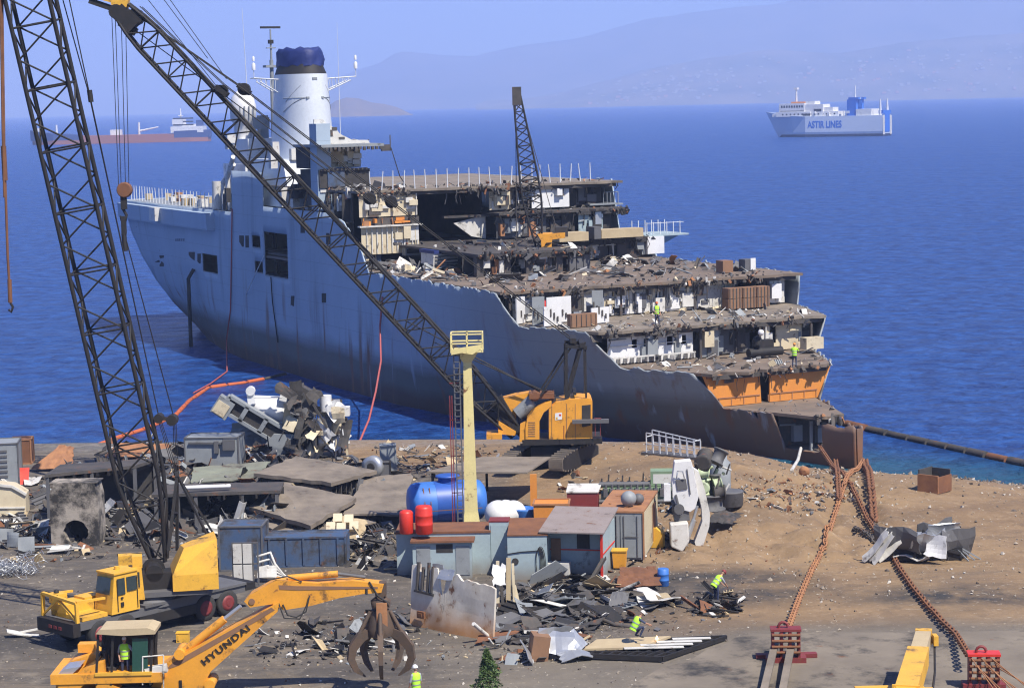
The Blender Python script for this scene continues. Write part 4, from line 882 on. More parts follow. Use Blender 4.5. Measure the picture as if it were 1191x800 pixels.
m = MB(); m.bb(1.7, 4.6, -1.22, -.1, 1.32, 1.9); m.bb(3.2, 4.6, -1.22, 1.1, 1.32, 1.5); m.bb(4.2, 4.7, -1.2, -.5, 1.9, 2.35); m.bb(2.4, 3.4, -1.1, -.3, 1.9, 2.0)
m.mi = 1; m.lathe((4.5, -.9, 2.35), [(0, .12), (.12, .12), (.16, .04)], 8); tp(m, 'engine_hood', ['yellow', 'black_steel'])
m = MB(); q = [(5.0, -1.28, 1.36), (5.0, -1.25, 2.4), (5.0, 1.25, 2.25), (5.0, 1.28, 1.36)]
for a, b2 in zip(q, q[1:]): m.bar(a, b2, .16, .12)
m.bar((5.0, -1.2, 1.45), (5.0, -.1, 2.25), .1, .08); m.bar((5.0, -.1, 2.25), (5.0, 1.2, 1.45), .14, .08)
for s_ in (-1, 1): m.bar((5.0, s_*1.25, 2.3), (3.4, s_*1.2, 2.2), .12, .1)
tp(m, 'front_guard_frame', 'yellow')
m = MB()
for k in range(3): m.box((5.31, -.35+k*.36, 1.05), (.04, .2, .14))
tp(m, 'tail_lamp', 'maroon')
# rotating upper works
UP = Matrix.Rotation(math.atan2(-.2, -.98)-math.atan2(-.74, -.67), 4, 'Z'); UP = Matrix.Translation((-.02, .15, -.25)) @ UP
def upm(m): m.v = [UP @ p for p in m.v]; return m
m = MB(); m.lathe((0, 0, 1.42), [(0, 1.15), (.3, 1.15), (.34, 1.0), (.5, 1.0)], 20); m.bb(-2.6, 1.3, -1.1, 1.1, 1.92, 2.15); m.mi = 1; m.bb(-1.0, .9, -.7, .5, 2.15, 2.9); m.lathe((-.2, -.5, 2.9), [(0, .4), (1.0, .4)], 12, (0, 1, 0)); m.lathe((.7, -.5, 2.6), [(0, .35), (1.0, .35)], 12, (0, 1, 0)); m.lathe((-.2, -.55, 2.9), [(0, .55), (.05, .55)], 14, (0, 1, 0)); tp(upm(m), 'turntable', ['dgrey', 'black_steel'])
m = MB(); b4 = [(-1.0, -1.2, 2.15), (-1.0, 1.2, 2.15), (-3.1, 1.25, 2.15), (-3.1, -1.25, 2.15)]
m.hexa(b4, [(-1.0, -1.2, 2.9), (-1.0, 1.2, 2.9), (-3.1, 1.25, 2.9), (-3.1, -1.25, 2.9)])
m.hexa([(-1.0, -1.2, 2.9), (-1.0, 1.2, 2.9), (-3.1, 1.25, 2.9), (-3.1, -1.25, 2.9)], [(-1.5, -.9, 3.9), (-1.6, .6, 4.05), (-3.1, .95, 4.45), (-3.1, -.95, 4.45)])
tp(upm(m), 'engine_house', 'yellow')
m = MB(); m.hexa([(.3, .5, 1.9), (1.5, .5, 1.9), (1.5, 1.3, 1.9), (.3, 1.3, 1.9)], [(.4, .55, 3.4), (1.2, .55, 3.4), (1.2, 1.25, 3.4), (.4, 1.25, 3.4)]); m.bb(.3, 1.4, -1.2, -.6, 2.2, 3.6); m.bb(.5, .9, -.65, .6, 2.2, 2.6); m.bb(.35, .8, .6, 1.2, 3.38, 3.9); uc = tp(upm(m), 'operator_cab', 'yellow')
m = MB(); m.prism([(1.44, .62, 2.5), (1.44, 1.18, 2.5), (1.27, 1.16, 3.25), (1.27, .66, 3.25)], (.02, 0, 0)); m.prism([(.5, 1.31, 2.5), (1.3, 1.31, 2.5), (1.15, 1.28, 3.2), (.5, 1.28, 3.2)], (0, .02, 0)); part(upm(m), 'window', 'glass', uc)
# boom, ropes and the A-frame
foot = V(186, 652, 99.5); head = V(8, -120, 96.5); m = MB()
st = lattice(m, foot, head, .6, 1.95, 1.1, .5, 1.25, .6, 22, .1, .045, (1, 0, -.25), .12, .1); BM = tp(m, 'lattice_boom', 'black_steel', w=True)
at_ = V(226, 556, 100.2); m = MB(); bA = V(196, 640, 99); bB = V(206, 640, 101); bC = V(240, 620, 99.2); bD = V(248, 620, 101)
for a in (bA, bB): m.bar(a, V(206, 552, 99.7 if a is bA else 100.6), .14)
for a in (bC, bD): m.bar(a, V(206, 552, 99.7 if a is bC else 100.6), .1)
m.bar(V(206, 552, 99.6), V(206, 552, 100.7), .2); m.bar(bA.lerp(V(206, 552, 99.7), .5), bB.lerp(V(206, 552, 100.6), .5), .08); tp(m, 'gantry_frame', 'black_steel', w=True)
m = MB(); bl = V(185, 486, 99.6); bl2 = V(203, 488, 99.9)
for a, b2 in ((V(72, -40, 97), bl), (V(62, -40, 97.3), V(104, 112, 97.8)), (V(104, 112, 97.8), bl), (V(147, 280, 98.5), bl2)): m.tube(a, b2, .028, n=5)
for k in range(3):
    for b_ in (bl, bl2): m.tube(b_+Vector((.06*k-.06, 0, 0)), V(203+2*k, 553, 100)+Vector((0, .1*k, 0)), .018, n=4)
m.tube(V(104, 105, 97.8), V(106, 119, 97.8), .12, n=8); tp(m, 'luffing_rope', 'black_steel', w=True)
m = MB(); m.lathe(bl+Vector((0, -.3, 0)), [(0, .22), (.6, .22)], 10, (0, 1, 0)); m.lathe(bl2+Vector((-.1, -.3, 0)), [(0, .26), (.6, .26)], 10, (0, 1, 0)); m.bar(bl, bl2, .16); tp(m, 'rope_block', 'black_steel', w=True)
m = MB(); m.path([V(2, -30, 96.5), V(5, 180, 96.5), V(9, 300, 96.5), V(12, 350, 96.5)], .06, 6); m.path([V(0, -30, 96.4), V(3, 150, 96.4), V(5, 230, 96.4)], .05, 6)
m.tube(V(4, 170, 96.5), V(6, 210, 96.5), .12, n=8); m.tube(V(11, 325, 96.5), V(12, 352, 96.5), .1, n=8); m.mi = 1; m.path([V(12, 352, 96.5), V(15, 357, 96.5), V(13, 363, 96.5), V(10, 360, 96.5)], .06, 6); tp(m, 'hanging_hoist_rope', ['rust', 'black_steel'], w=True)
# ---- excavator in front
EY = 86.0
E0 = G(150, 822); E0 = Vector((V(150, 800, EY).x, EY, 2.0)); EX = thing('excavator', 'orange excavator with folded boom and hanging grapple, nearest the viewer', 'excavator', E0, 0)
def ep(mb, name, mats, par=None): return part(mb, name, mats, par or EX, True)
def E(px, py, dy=0): return V(px, py, EY+dy) if dy == 0 else V(px, py, EY)+Vector((0, dy, 0))
def xz(pts, y0, y1):                      # polygon drawn in the plane of the machine, from depth y0 to y1
    return [E(a, b2)+Vector((0, y0, 0)) for a, b2 in pts], (0, y1-y0, 0)
for s_ in (-1.35, 1.35):                  # crawler tracks
    m = MB(); n_ = 26; path_ = []
    for i in range(n_):
        t = 2*math.pi*i/n_; path_.append((2.0*math.copysign(min(1, abs(math.cos(t))*1.25), math.cos(t)), .45+.43*math.sin(t)))
    pv_ = [E0+Vector((x, s_-.3, z)) for x, z in path_]; m.prism(pv_, (0, .6, 0)); ep(m, 'track', 'black_steel')
m = MB(); m.lathe(E0+Vector((0, 0, .75)), [(0, .8), (.5, .8)], 18); ep(m, 'slew_ring', 'black_steel')
bz = E0.z
m = MB(); m.bb(E0.x-2.9, E0.x+1.6, EY-1.35, EY+1.35, bz+1.1, bz+1.5); m.mi = 1; m.bb(E0.x-1.1, E0.x+1.2, EY-1.4, EY-1.3, bz+1.42, bz+1.55); ep(m, 'platform', ['orangey', 'yellow'])
m = MB(); a = E(66, 792); m.prism(*xz([(64, 812), (66, 782), (84, 768), (108, 760), (116, 764), (116, 812)], .0, 1.3)); m.mi = 1; m.prism(*xz([(66, 781), (82, 769), (100, 766), (86, 779)], -1.2, -.1)); m.mi = 0
m.prism(*xz([(72, 800), (76, 786), (118, 762), (124, 768), (90, 800)], -1.3, -.2)); m.prism(*xz([(118, 800), (120, 762), (127, 760), (130, 783), (146, 790), (146, 802)], -1.32, .2)); m.box(E(98, 757)+Vector((0, .7, 0)), (.7, .5, .35))
ep(m, 'engine_cover', ['orangey', 'silver'])
m = MB()
for x in (119, 136, 181): m.bar(E(x, 786)+Vector((0, -1.3, 0)), E(x+2, 726)+Vector((0, -1.25, 0)), .09)
for x in (119, 181): m.bar(E(x, 780)+Vector((0, -.1, 0)), E(x+2, 724)+Vector((0, -.1, 0)), .09)
m.bar(E(119, 757)+Vector((0, -1.3, 0)), E(119, 757)+Vector((0, -.1, 0)), .08)
m.bb(E(120, 750).x, E(183, 750).x, EY+.02-.1, EY+.06-.1, E(150, 786).z, E(150, 726).z) ; CB = ep(m, 'cab_frame', 'black_steel')
m = MB(); m.prism(*xz([(119, 727), (124, 722), (178, 720), (187, 723), (187, 727), (150, 729)], -1.45, .02)); ep(m, 'cab_roof', 'wood', CB)
m = MB(); m.prism(*xz([(160, 783), (160, 733), (178, 733), (178, 783)], -1.28, -1.26)); M['gglass'] = mat('green_glass', (.02, .07, .055), .1, c2=(.03, .08, .06)); ep(m, 'door_pane', 'gglass', CB)
m = MB(); m.box(E(132, 772)+Vector((0, -.6, 0)), (.55, .55, .15)); m.box(E(126, 760)+Vector((0, -.6, 0)), (.14, .5, .7)); m.box(E(134, 778)+Vector((0, -.6, 0)), (.4, .4, .25)); ep(m, 'operator_seat', 'rubber', CB)
m = MB(); m.tube(E(172, 786)+Vector((0, -1.3, 0)), E(172, 754)+Vector((0, -1.3, 0)), .03); m.tube(E(172, 754)+Vector((0, -1.3, 0)), E(196, 752)+Vector((0, -1.3, 0)), .03); m.tube(E(196, 790)+Vector((0, -1.3, 0)), E(196, 752)+Vector((0, -1.3, 0)), .03)
m.prism(*xz([(174, 768), (198, 764), (200, 772), (176, 776)], -1.3, -.9)); ep(m, 'handrail', 'dwhite')
m = MB(); m.prism(*xz([(168, 810), (180, 792), (188, 772), (200, 764), (214, 757), (317, 702), (326, 697), (324, 708), (296, 733), (247, 777), (243, 784), (246, 812)], -.45, .45)); m.mi = 1
m.prism(*xz([(193, 776), (203, 767), (317, 703), (321, 706), (300, 719), (210, 770)], -.462, -.452)); m.mi = 0
for q in ((211, 757), (246, 792)): m.lathe(E(*q)+Vector((0, -.6, 0)), [(0, .22), (1.2, .22)], 14, (0, 1, 0))
BO = ep(m, 'boom', ['orangey', 'brown'])
tm = text_mb('HYUNDAI', E(240, 770)+Vector((0, -.475, 0)), E(293, 728.5)+Vector((0, -.475, 0)), (-.6, 0, .75), .27, .012, 1.15); ep(tm, 'lettering', 'black_steel', BO)
m = MB(); m.path([E(188, 781)+Vector((0, -.5, 0)), E(188, 787)+Vector((0, -.5, 0))], .06); m.box(E(212, 792)+Vector((0, -.46, 0)), (.12, .05, .35)); ep(m, 'grease_fitting', 'black_steel', BO)
m = MB(); m.tube(E(208, 761)+Vector((0, -.2, 0)), E(262, 718)+Vector((0, -.2, 0)), .17, n=12); m.mi = 1; m.tube(E(262, 718)+Vector((0, -.2, 0)), E(281, 703)+Vector((0, -.2, 0)), .09, n=10); ep(m, 'boom_cylinder', ['orangey', 'silver'])
m = MB(); m.prism(*xz([(285, 697), (292, 689), (322, 672), (340, 674), (370, 676), (410, 673), (447, 677), (444, 687), (425, 688), (395, 693), (363, 702), (331, 707), (318, 700), (292, 704)], -.33, .33)); m.mi = 1; m.prism(*xz([(325, 678), (345, 679), (440, 680), (440, 682), (345, 684), (326, 683)], -.345, -.335))
m.lathe(E(294, 697)+Vector((0, -.37, 0)), [(0, .13), (.03, .13)], 12, (0, 1, 0)); AR = ep(m, 'dipper_arm', ['orangey', 'brown'])
m = MB(); m.tube(E(335, 672), E(393, 667), .14, n=12); m.mi = 1; m.tube(E(393, 667), E(425, 671), .07, n=10); ep(m, 'arm_cylinder', ['orangey', 'dgrey'])
m = MB(); m.path([E(330, 700)+Vector((0, -.4, 0)), E(336, 712)+Vector((0, -.45, 0)), E(346, 714)+Vector((0, -.5, 0)), E(357, 708)+Vector((0, -.45, 0)), E(361, 690)+Vector((0, -.4, 0))], .035); m.path([E(325, 698)+Vector((0, -.4, 0)), E(332, 715)+Vector((0, -.5, 0)), E(350, 716)+Vector((0, -.5, 0)), E(358, 700)+Vector((0, -.42, 0))], .03)
m.path([E(430, 674)+Vector((0, -.35, 0)), E(440, 690)+Vector((0, -.4, 0)), E(450, 697)+Vector((0, -.4, 0)), E(452, 703)+Vector((0, -.2, 0))], .04); m.path([E(427, 682)+Vector((0, -.35, 0)), E(427, 689)+Vector((0, -.35, 0))], .05)
m.path([E(312, 672)+Vector((0, -.4, 0)), E(335, 668)+Vector((0, -.3, 0)), E(352, 674)+Vector((0, -.36, 0))], .03); psplit(m, 'hydraulic_hose', 'rubber', EX, True)
# grapple
gc = E(443, 702); m = MB(); m.box(E(443, 684), (.45, .5, .55)); m.box(E(443, 694), (.25, .6, .4)); m.lathe(E(443, 706), [(0, .38), (.3, .42), (.42, .25)], 14); m.lathe(E(443, 738), [(0, .55), (.35, .62), (1.05, .38)], 12)
m.mi = 1; m.bb(gc.x-.16, gc.x+.28, EY-.5, EY-.44, E(0, 735).z, E(0, 708).z)
M['grab'] = mat('grab_steel', (.1, .075, .058), .75, .3, c2=(.16, .09, .05), scale=2, grime=.3); GP = ep(m, 'grapple_head', ['grab', 'lrust'])
def tine(ang, spread=1.0):
    d = Vector((math.cos(ang), math.sin(ang), 0)); base = E(443, 736); prof = [(.45, .1), (.85, -.05), (1.22, -.5), (1.3, -.95), (1.1, -1.4), (.72, -1.72)]; wd = [.34, .42, .36, .3, .24, .06]
    n_ = Vector((-d.y, d.x, 0)); m = MB(); vs_ = []
    for i, (r_, z) in enumerate(prof):
        a = Vector(prof[min(i+1, 5)]+(0,))-Vector(prof[max(i-1, 0)]+(0,)); a.normalize(); o_ = Vector((a.y, -a.x)); t_ = wd[i]*.5
        for k in (-1, 1):
            for j in (-1, 1): vs_.append(base+d*(r_*spread+o_.x*t_*k)+Vector((0, 0, z+o_.y*t_*k))+n_*(.13*j*(1-.1*i)))
    fs_ = []
    for i in range(5):
        a = i*4; fs_ += [(a, a+1, a+5, a+4), (a+2, a+6, a+7, a+3), (a, a+4, a+6, a+2), (a+1, a+3, a+7, a+5)]
    fs_ += [(0, 2, 3, 1), (20, 21, 23, 22)]; m.add(vs_, fs_); ep(m, 'tine', 'grab', GP)
    m = MB(); m.tube(base+d*.42+Vector((0, 0, .95)), base+d*.95+Vector((0, 0, .0)), .09, n=8); ep(m, 'tine_cylinder', 'grab', GP)
for k in range(5): tine(-math.pi/2+.04+k*2*math.pi/5)
# ---- orange crawler crane beneath the bow
c1 = G(652, 533); CY_ = 137.0; c1 = V(645, 545, CY_); c1.z = terrain(c1.x, CY_); CC = thing('crawler_crane', 'orange crawler crane with long black lattice boom crossing in front of the ship', 'crane', c1, 0)
def cp(mb, name, mats, par=None): return part(mb, name, mats, par or CC, True)
def C(px, py, dy=0): return V(px, py, CY_)+Vector((0, dy, 0))
def cxz(pts, y0, y1): return [C(a, b2)+Vector((0, y0, 0)) for a, b2 in pts], (0, y1-y0, 0)
td = Vector((.42, .9, 0)).normalized(); tn = Vector((td.y, -td.x, 0))
for s_ in (-1.9, 1.4):
    m = MB(); ctr = c1+tn*s_; pts = []
    for i in range(28):
        t = 2*math.pi*i/28; pts.append((2.9*math.copysign(min(1, abs(math.cos(t))*1.2), math.cos(t)), .62+.6*math.sin(t)))
    m.prism([ctr+td*x+Vector((0, 0, z))-tn*.48 for x, z in pts], tn*.96); m.mi = 1
    for i in range(40):                   # track shoes
        k = i/40*28; a = pts[int(k) % 28]; b2 = pts[(int(k)+1) % 28]; f = k-int(k); x = lerp(a[0], b2[0], f); z = lerp(a[1], b2[1], f)
        m.box(ctr+td*x*1.01+Vector((0, 0, .62+(z-.62)*1.06)), (.96, .12, .12), Matrix.Rotation(math.atan2(tn.y, tn.x), 3, 'Z'))
    cp(m, 'track', ['black_steel', 'plate'])
m = MB(); m.box(c1+Vector((-.2, 0, 1.0)), (2.6, 2.2, .7)); m.lathe(c1+Vector((-.3, 0, 1.3)), [(0, 1.0), (.5, 1.0)], 16); cp(m, 'undercarriage', 'black_steel')
m = MB(); m.bb(C(596, 0).x, C(690, 0).x, CY_-1.5, CY_+1.5, C(640, 513).z, C(640, 507).z); m.mi = 1; m.bb(C(655, 0).x, C(698, 0).x, CY_-1.9, CY_-1.45, C(0, 503).z, C(0, 499).z); cp(m, 'revolving_frame', ['black_steel', 'dgrey'])
m = MB(); m.prism(*cxz([(638, 507), (638, 472), (646, 465), (660, 461), (686, 460), (688, 463), (688, 507)], -1.35, 1.35)); m.prism(*cxz([(611, 507), (611, 493), (613, 483), (622, 472), (634, 466), (641, 464), (641, 469), (632, 476), (627, 486), (627, 507)], -1.4, -.2))
m.prism(*cxz([(604, 510), (605, 490), (611, 487), (612, 510)], -1.3, -.9)); m.mi = 1; m.prism(*cxz([(676, 493), (676, 468), (686, 467), (686, 491)], -1.37, -1.352)); m.bb(C(628, 0).x, C(637, 0).x, CY_-.6, CY_+.6, C(0, 507).z, C(0, 475).z)
m.mi = 2
for k in range(7): m.prism(*cxz([(614, 487+k*2.6), (622, 487+k*2.6), (622, 488+k*2.6), (614, 488+k*2.6)], -1.42, -1.402))
for x in (641, 658, 668): m.prism(*cxz([(x, 506), (x, 466), (x+.6, 466), (x+.6, 506)], -1.368, -1.352))
HO = cp(m, 'machinery_house', ['orangey', 'dark', 'brown'])
m = MB(); m.prism(*cxz([(645, 485), (645, 477), (653, 476), (653, 484)], -1.375, -1.36)); m.mi = 1; m.prism(*cxz([(649.6, 480), (649.6, 478), (652, 478), (652, 480)], -1.385, -1.378)); m.mi = 2; m.prism(*cxz([(646, 484), (646, 481.5), (648, 481.5), (648, 484)], -1.385, -1.378)); cp(m, 'notice', ['white', 'red', 'yellow'], HO)
m = MB(); m.prism(*cxz([(578, 466), (600, 460), (618, 457), (618, 463), (606, 470), (601, 478), (600, 490), (596, 486), (592, 474), (586, 470)], .2, 1.4)); m.prism(*cxz([(580, 503), (578, 487), (600, 500), (600, 505)], -.6, .6)); m.prism(*cxz([(566, 508), (566, 502), (584, 502), (584, 508)], -1, .8)); cp(m, 'operator_cab', 'orangey')
m = MB(); m.lathe(C(602, 482), [(0, .45), (1.3, .5)], 14, (.8, 0, .65)); cp(m, 'winch_drum', 'grey')
m = MB(); m.box(C(630, 459), (1.6, 1.4, .35)); m.box(C(640, 457), (.5, .8, .35)); m.lathe(C(622, 460)+Vector((0, -.6, 0)), [(0, .3), (1.2, .3)], 12, (0, 1, 0)); cp(m, 'winch_cover', 'rust', HO)
m = MB()
for dy in (-1.1, 1.1):
    m.bar(C(667, 396, dy), C(628, 458, dy), .12); m.bar(C(676, 398, dy), C(660, 460, dy), .18); m.bar(C(680, 402, dy), C(681, 460, dy), .12); m.bar(C(658, 402, dy), C(658, 462, dy), .2)
    m.bar(C(657, 400, dy), C(682, 402, dy), .25)
m.bar(C(666, 394, -1.3), C(666, 394, 1.3), .4, .3); m.bar(C(676, 399, -1.3), C(676, 399, 1.3), .3); m.bar(C(657, 422, -1.1), C(657, 422, 1.1), .1); m.bar(C(668, 455, -1.1), C(668, 455, 1.1), .2)
cp(m, 'gantry_frame', 'black_steel')
m = MB()
for x, y in ((690, 500), (697, 500), (690, 482), (697, 482)): pass
for x in (691, 697): m.tube(C(x, 502, -1.7), C(x, 482, -1.7), .03, n=5)
m.tube(C(690, 482, -1.7), C(698, 482, -1.7), .03, n=5); m.tube(C(655, 506, -1.85), C(655, 490, -1.85), .03, n=5); cp(m, 'walkway_rail', 'maroon')
bf = C(600, 503); bh = V(142, 12, 133.0); m = MB()
lattice(m, bf, bh, .8, 1.7, 1.1, .7, 1.55, .9, 30, .1, .048, (.75, 0, .65), .13, .05)
m.mi = 1; a = bf.lerp(bh, .1); m.prism([C(604, 507, -.5), C(570, 470, -.5), C(583, 459, -.5), C(606, 498, -.5)], (0, 1.0, 0)); cp(m, 'lattice_boom', ['black_steel', 'black_steel'])
m = MB(); hp = lambda px, py, dy=0: V(px, py, 133)+Vector((0, dy, 0)); m.box(hp(147, 22), (1.5, 1.1, 1.0), Matrix.Rotation(.8, 3, 'Y')); m.lathe(hp(158, 20, -.5), [(0, .5), (1, .5)], 14, (0, 1, 0)); m.lathe(hp(136, 14, -.4), [(0, .45), (.8, .45)], 14, (0, 1, 0)); m.bar(hp(104, 1), hp(136, 12), .35); m.bar(hp(140, 26), hp(158, 38), .5)
m.mi = 1; m.box(hp(140, 3), (1.0, .7, .5), Matrix.Rotation(.2, 3, 'Y')); m.box(hp(124, -2), (1.8, .6, .4), Matrix.Rotation(.3, 3, 'Y')); cp(m, 'boom_head', ['black_steel', 'yellow'])
m = MB(); gt = C(666, 395)
for dy in (-.9, .9):
    m.tube(hp(160, 18, dy*.5), hp(284, 104, dy*.6), .035, n=5); m.tube(hp(284, 104, dy*.6), V(455, 235, 135)+Vector((0, dy*.8, 0)), .035, n=5); m.tube(V(455, 235, 135)+Vector((0, dy*.8, 0)), gt+Vector((0, dy, 0)), .035, n=5)
    m.tube(hp(164, 8, dy*.5), hp(260, 98, dy*.5), .03, n=5); m.tube(hp(260, 98, dy*.5), hp(430, 232, dy*.5), .03, n=5)
    m.tube(V(470, 372, 136), C(628, 455, dy*.3), .035, n=5); m.tube(V(505, 398, 136), C(640, 458, dy*.3), .03, n=5)
for a, b2 in (((172, 0), (250, 100)), ((192, 0), (240, 68)), ((200, 0), (262, 92))): m.tube(hp(a[0]-25, a[1]-30, .6), hp(*b2, .6), .022, n=4)
m.tube(hp(150, 30), hp(430, 235), .03, n=4); cp(m, 'pendant_rope', 'black_steel')
m = MB()
for q in (hp(284, 104), V(455, 235, 135), V(430, 231, 135), hp(258, 106)): m.lathe(q+Vector((0, -.35, 0)), [(0, .38), (.7, .38)], 14, (0, 1, 0)); m.box(q, (.9, .9, .3), Matrix.Rotation(.65, 3, 'Y'))
psplit(m, 'rope_sheave', 'black_steel', CC, True)
m = MB(); hbk = hp(145, 221)
for x0, x1 in ((130, 138), (134, 141), (141, 146), (146, 150)): m.tube(hp(x0, 18), hp(x1, 218), .022, n=4)
cp(m, 'hoist_rope', 'black_steel')
m = MB(); m.lathe(hbk+Vector((0, -.3, 0)), [(0, .42), (.12, .48), (.48, .48), (.6, .42)], 16, (0, 1, 0)); m.mi = 1; m.box(hp(144, 235), (.35, .35, .9)); m.path([hp(143, 243), hp(147, 250), hp(146, 256), hp(141, 256), hp(140, 251)], [.1, .1, .1, .08, .05]); m.box(hp(144, 262), (.3, .25, 1.1)); m.path([hp(144, 272), hp(146, 292)], .16)
cp(m, 'hook_block', ['rust', 'black_steel'])
# ---- crane working up on the deck of the ship
DY = 190.0; D0 = V(640, 291, DY); D0.z = 13.35; DC = thing('deck_crane', 'small orange crane with short upright lattice boom standing on the ship deck', 'crane', D0, 0)
def D(px, py, dy=0): return V(px, py, DY)+Vector((0, dy, 0))
def dpt(mb, name, mats): return part(mb, name, mats, DC, True)
m = MB(); m.prism([D(x, y, -1) for x, y in ((625, 272), (657, 270), (657, 276), (642, 278), (641, 291), (630, 291), (629, 279))], (0, 2, 0)); m.mi = 1; m.bb(D(640, 0).x, D(655, 0).x, DY-.7, DY+.9, D(0, 290).z, D(0, 279).z); dpt(m, 'machinery_house', ['orangey', 'dark'])
m = MB()
for s_ in (-.8, .8): m.box(D(640, 294, s_), (3.0, .5, .55))
dpt(m, 'track', 'black_steel')
m = MB(); lattice(m, D(627, 288), D(601, 110), .5, 1.65, .6, .5, 1.2, .5, 18, .085, .05, (1, 0, 0), .3, .55); m.mi = 1; m.box(D(601, 112), (.8, .8, 1.6)); m.tube(D(599.5, 112, -.3), D(601, 290, -.3), .04, n=5); m.tube(D(604, 112, .5), D(650, 276, .5), .03, n=4); dpt(m, 'lattice_boom', ['black_steel', 'soot'])
# ------------------------------------------------------------------ things standing about the yard
def Q(px, py, z): return GZ(px, py, z)
def sc(p): return (Vector(p)-CAM).dot(CROT @ Vector((0, 0, -1)))/F      # metres per pixel there
# ---- light tower
p = G(549, 634); s = sc(p); H = (634-407)*s; LT = thing('light_tower', 'pale yellow column tower with a railed platform and ladder behind the grey sheds', 'tower', p, 0)
m = MB(); a = .62; 
def ring4(z, w, d): return [(-w, -d, z), (w, -d, z), (w, d, z), (-w, d, z)]
m.hexa(ring4(0, .62, .5), ring4(1.9, .36, .32)); m.hexa(ring4(1.9, .36, .32), ring4(H-.6, .22, .2)); m.hexa(ring4(H-.6, .22, .2), ring4(H, .6, .5)); m.bb(-.9, 1.0, -.6, .6, .35, .5); part(m, 'column', 'pyellow', LT)
m = MB()
for x in (-.72, -.42): m.bar((x, -.5, .5), (x, -.4, H+.3), .07)
for k in range(int(H/.33)): m.bar((-.72, -.47, .6+k*.33), (-.42, -.47, .6+k*.33), .045)
part(m, 'ladder', 'dgrey', LT)
m = MB()
for x in (-1.0, -.88): m.bar((x, -.35, .0), (x, -.35, H*.78), .05)
for k in range(5): m.bar((-1.0, -.35, 1+k*2.0), (-.4, -.35, 1+k*2.0), .05)
part(m, 'cable_conduit', 'maroon', LT)
m = MB(); m.bb(-.85, .85, -.7, .7, H, H+.12); m.prism([(-.85, -.72, H-.1), (-.3, -.72, H), (.3, -.72, H-.1), (.85, -.72, H+.25), (.85, -.72, H+.45), (-.85, -.72, H+.2)], (0, .06, 0))
for z in (H+.5, H+1.0):
    for A_, B_ in (((-.85, -.7), (.85, -.7)), ((.85, -.7), (.85, .7)), ((.85, .7), (-.85, .7)), ((-.85, .7), (-.85, -.7))): m.bar((*A_, z), (*B_, z), .07)
for x in (-.85, 0, .85):
    for y in (-.7, .7): m.bar((x, y, H), (x, y, H+1.03), .07)
part(m, 'platform', 'pyellow', LT)
# ---- sheds
def wbox(par, name, mats, x0, x1, y0, y1, z0, z1): m = MB(); m.bb(x0, x1, y0, y1, z0, z1); return part(m, name, mats, par)
def place(px, py): p = G(px, py); return p, sc(p)
p, s = place(513, 672); SA = thing('low_shed', 'long low grey shed with rusty flat roof under the red drums', 'shed', p, R(-2))
wbox(SA, 'wall', 'teal', -2.3, 2.5, 0.8, 3.2, 0, 2.15); m = MB(); m.bb(-2.35, 2.55, .75, 3.25, 2.15, 2.25); part(m, 'roof', 'rust', SA)
m = MB(); m.bb(-1.4, 1.6, -.2, .79, 0, 1.9); f = part(m, 'porch', 'teal', SA); m = MB(); m.bb(-1.5, 1.75, -.4, .74, 1.9, 2.0); part(m, 'porch_roof', 'rust', f)
m = MB(); m.bb(-.2, .65, -.21, -.19, 1.35, 1.8); part(m, 'window', 'dark', f)
for x in (-1.2, .8): m = MB(); m.bb(x, x+.7, -.23, -.205, .2, 1.7); part(m, 'door', 'grey', f)
m = MB(); m.bb(1.4, 1.602, .1, .35, 1.5, 1.8); part(m, 'vent', 'dark', f)
dz = p.z+2.26
for (px, rr, hh, lab) in ((473, .36, 1.2, 'plain red drum standing on the shed roof, left of the ribbed one'), (493.5, .44, 1.45, 'larger ribbed red drum on the shed roof beside the tower')):
    q = Q(px, 620, dz); q.z = dz; m = MB(); m.lathe(q, [(0, rr*.92), (.03, rr), (hh*.3, rr), (hh*.33, rr*1.06), (hh*.36, rr), (hh*.62, rr), (hh*.65, rr*1.06), (hh*.68, rr), (hh*.9, rr), (hh*.98, rr*.86), (hh, rr*.5)] if rr > .4 else [(0, rr*.9), (.04, rr), (hh*.88, rr), (hh*.96, rr*.85), (hh, rr*.55)], 18); solo(m, 'red_drum', 'red', lab, 'drum', 'red drums on the shed roof', base=q)
p, s = place(582, 664); m = MB(); CBT = thing('tall_cabinet', 'tall narrow grey cabinet with hinges between two sheds', 'cabinet', p, R(-4)); wbox(CBT, 'body', 'teal', -.5, .5, -.4, .6, 0, 2.65); wbox(CBT, 'lid', 'maroon', -.52, .52, -.42, .62, 2.65, 2.72)
wbox(CBT, 'door', 'teal', -.42, .44, -.43, -.41, .15, 2.5)
for z in (.6, 1.3, 2.0): wbox(CBT, 'hinge', 'silver', .3, .42, -.47, -.435, z, z+.12)
p, s = place(614, 674); SC = thing('pump_shed', 'grey metal shed with a coiled cable hanging on its front', 'shed', p, R(-3)); wbox(SC, 'wall', 'teal', -1.0, 1.0, 0, 2.6, 0, 2.25)
m = MB(); m.hexa([(-1.0, -.05, 2.26), (1.05, -.05, 2.26), (1.05, 2.7, 2.6), (-1.0, 2.7, 2.6)], [(-1.0, -.05, 2.32), (1.05, -.05, 2.32), (1.05, 2.7, 2.66), (-1.0, 2.7, 2.66)]); part(m, 'roof', 'rust', SC)
m = MB()
for k in range(5): m.path([(.55+.03*k+math.cos(t)*(.12+.03*k), -.06, .85+math.sin(t)*(.7+.04*k)) for t in [i*.4 for i in range(17)]], .02, 4)
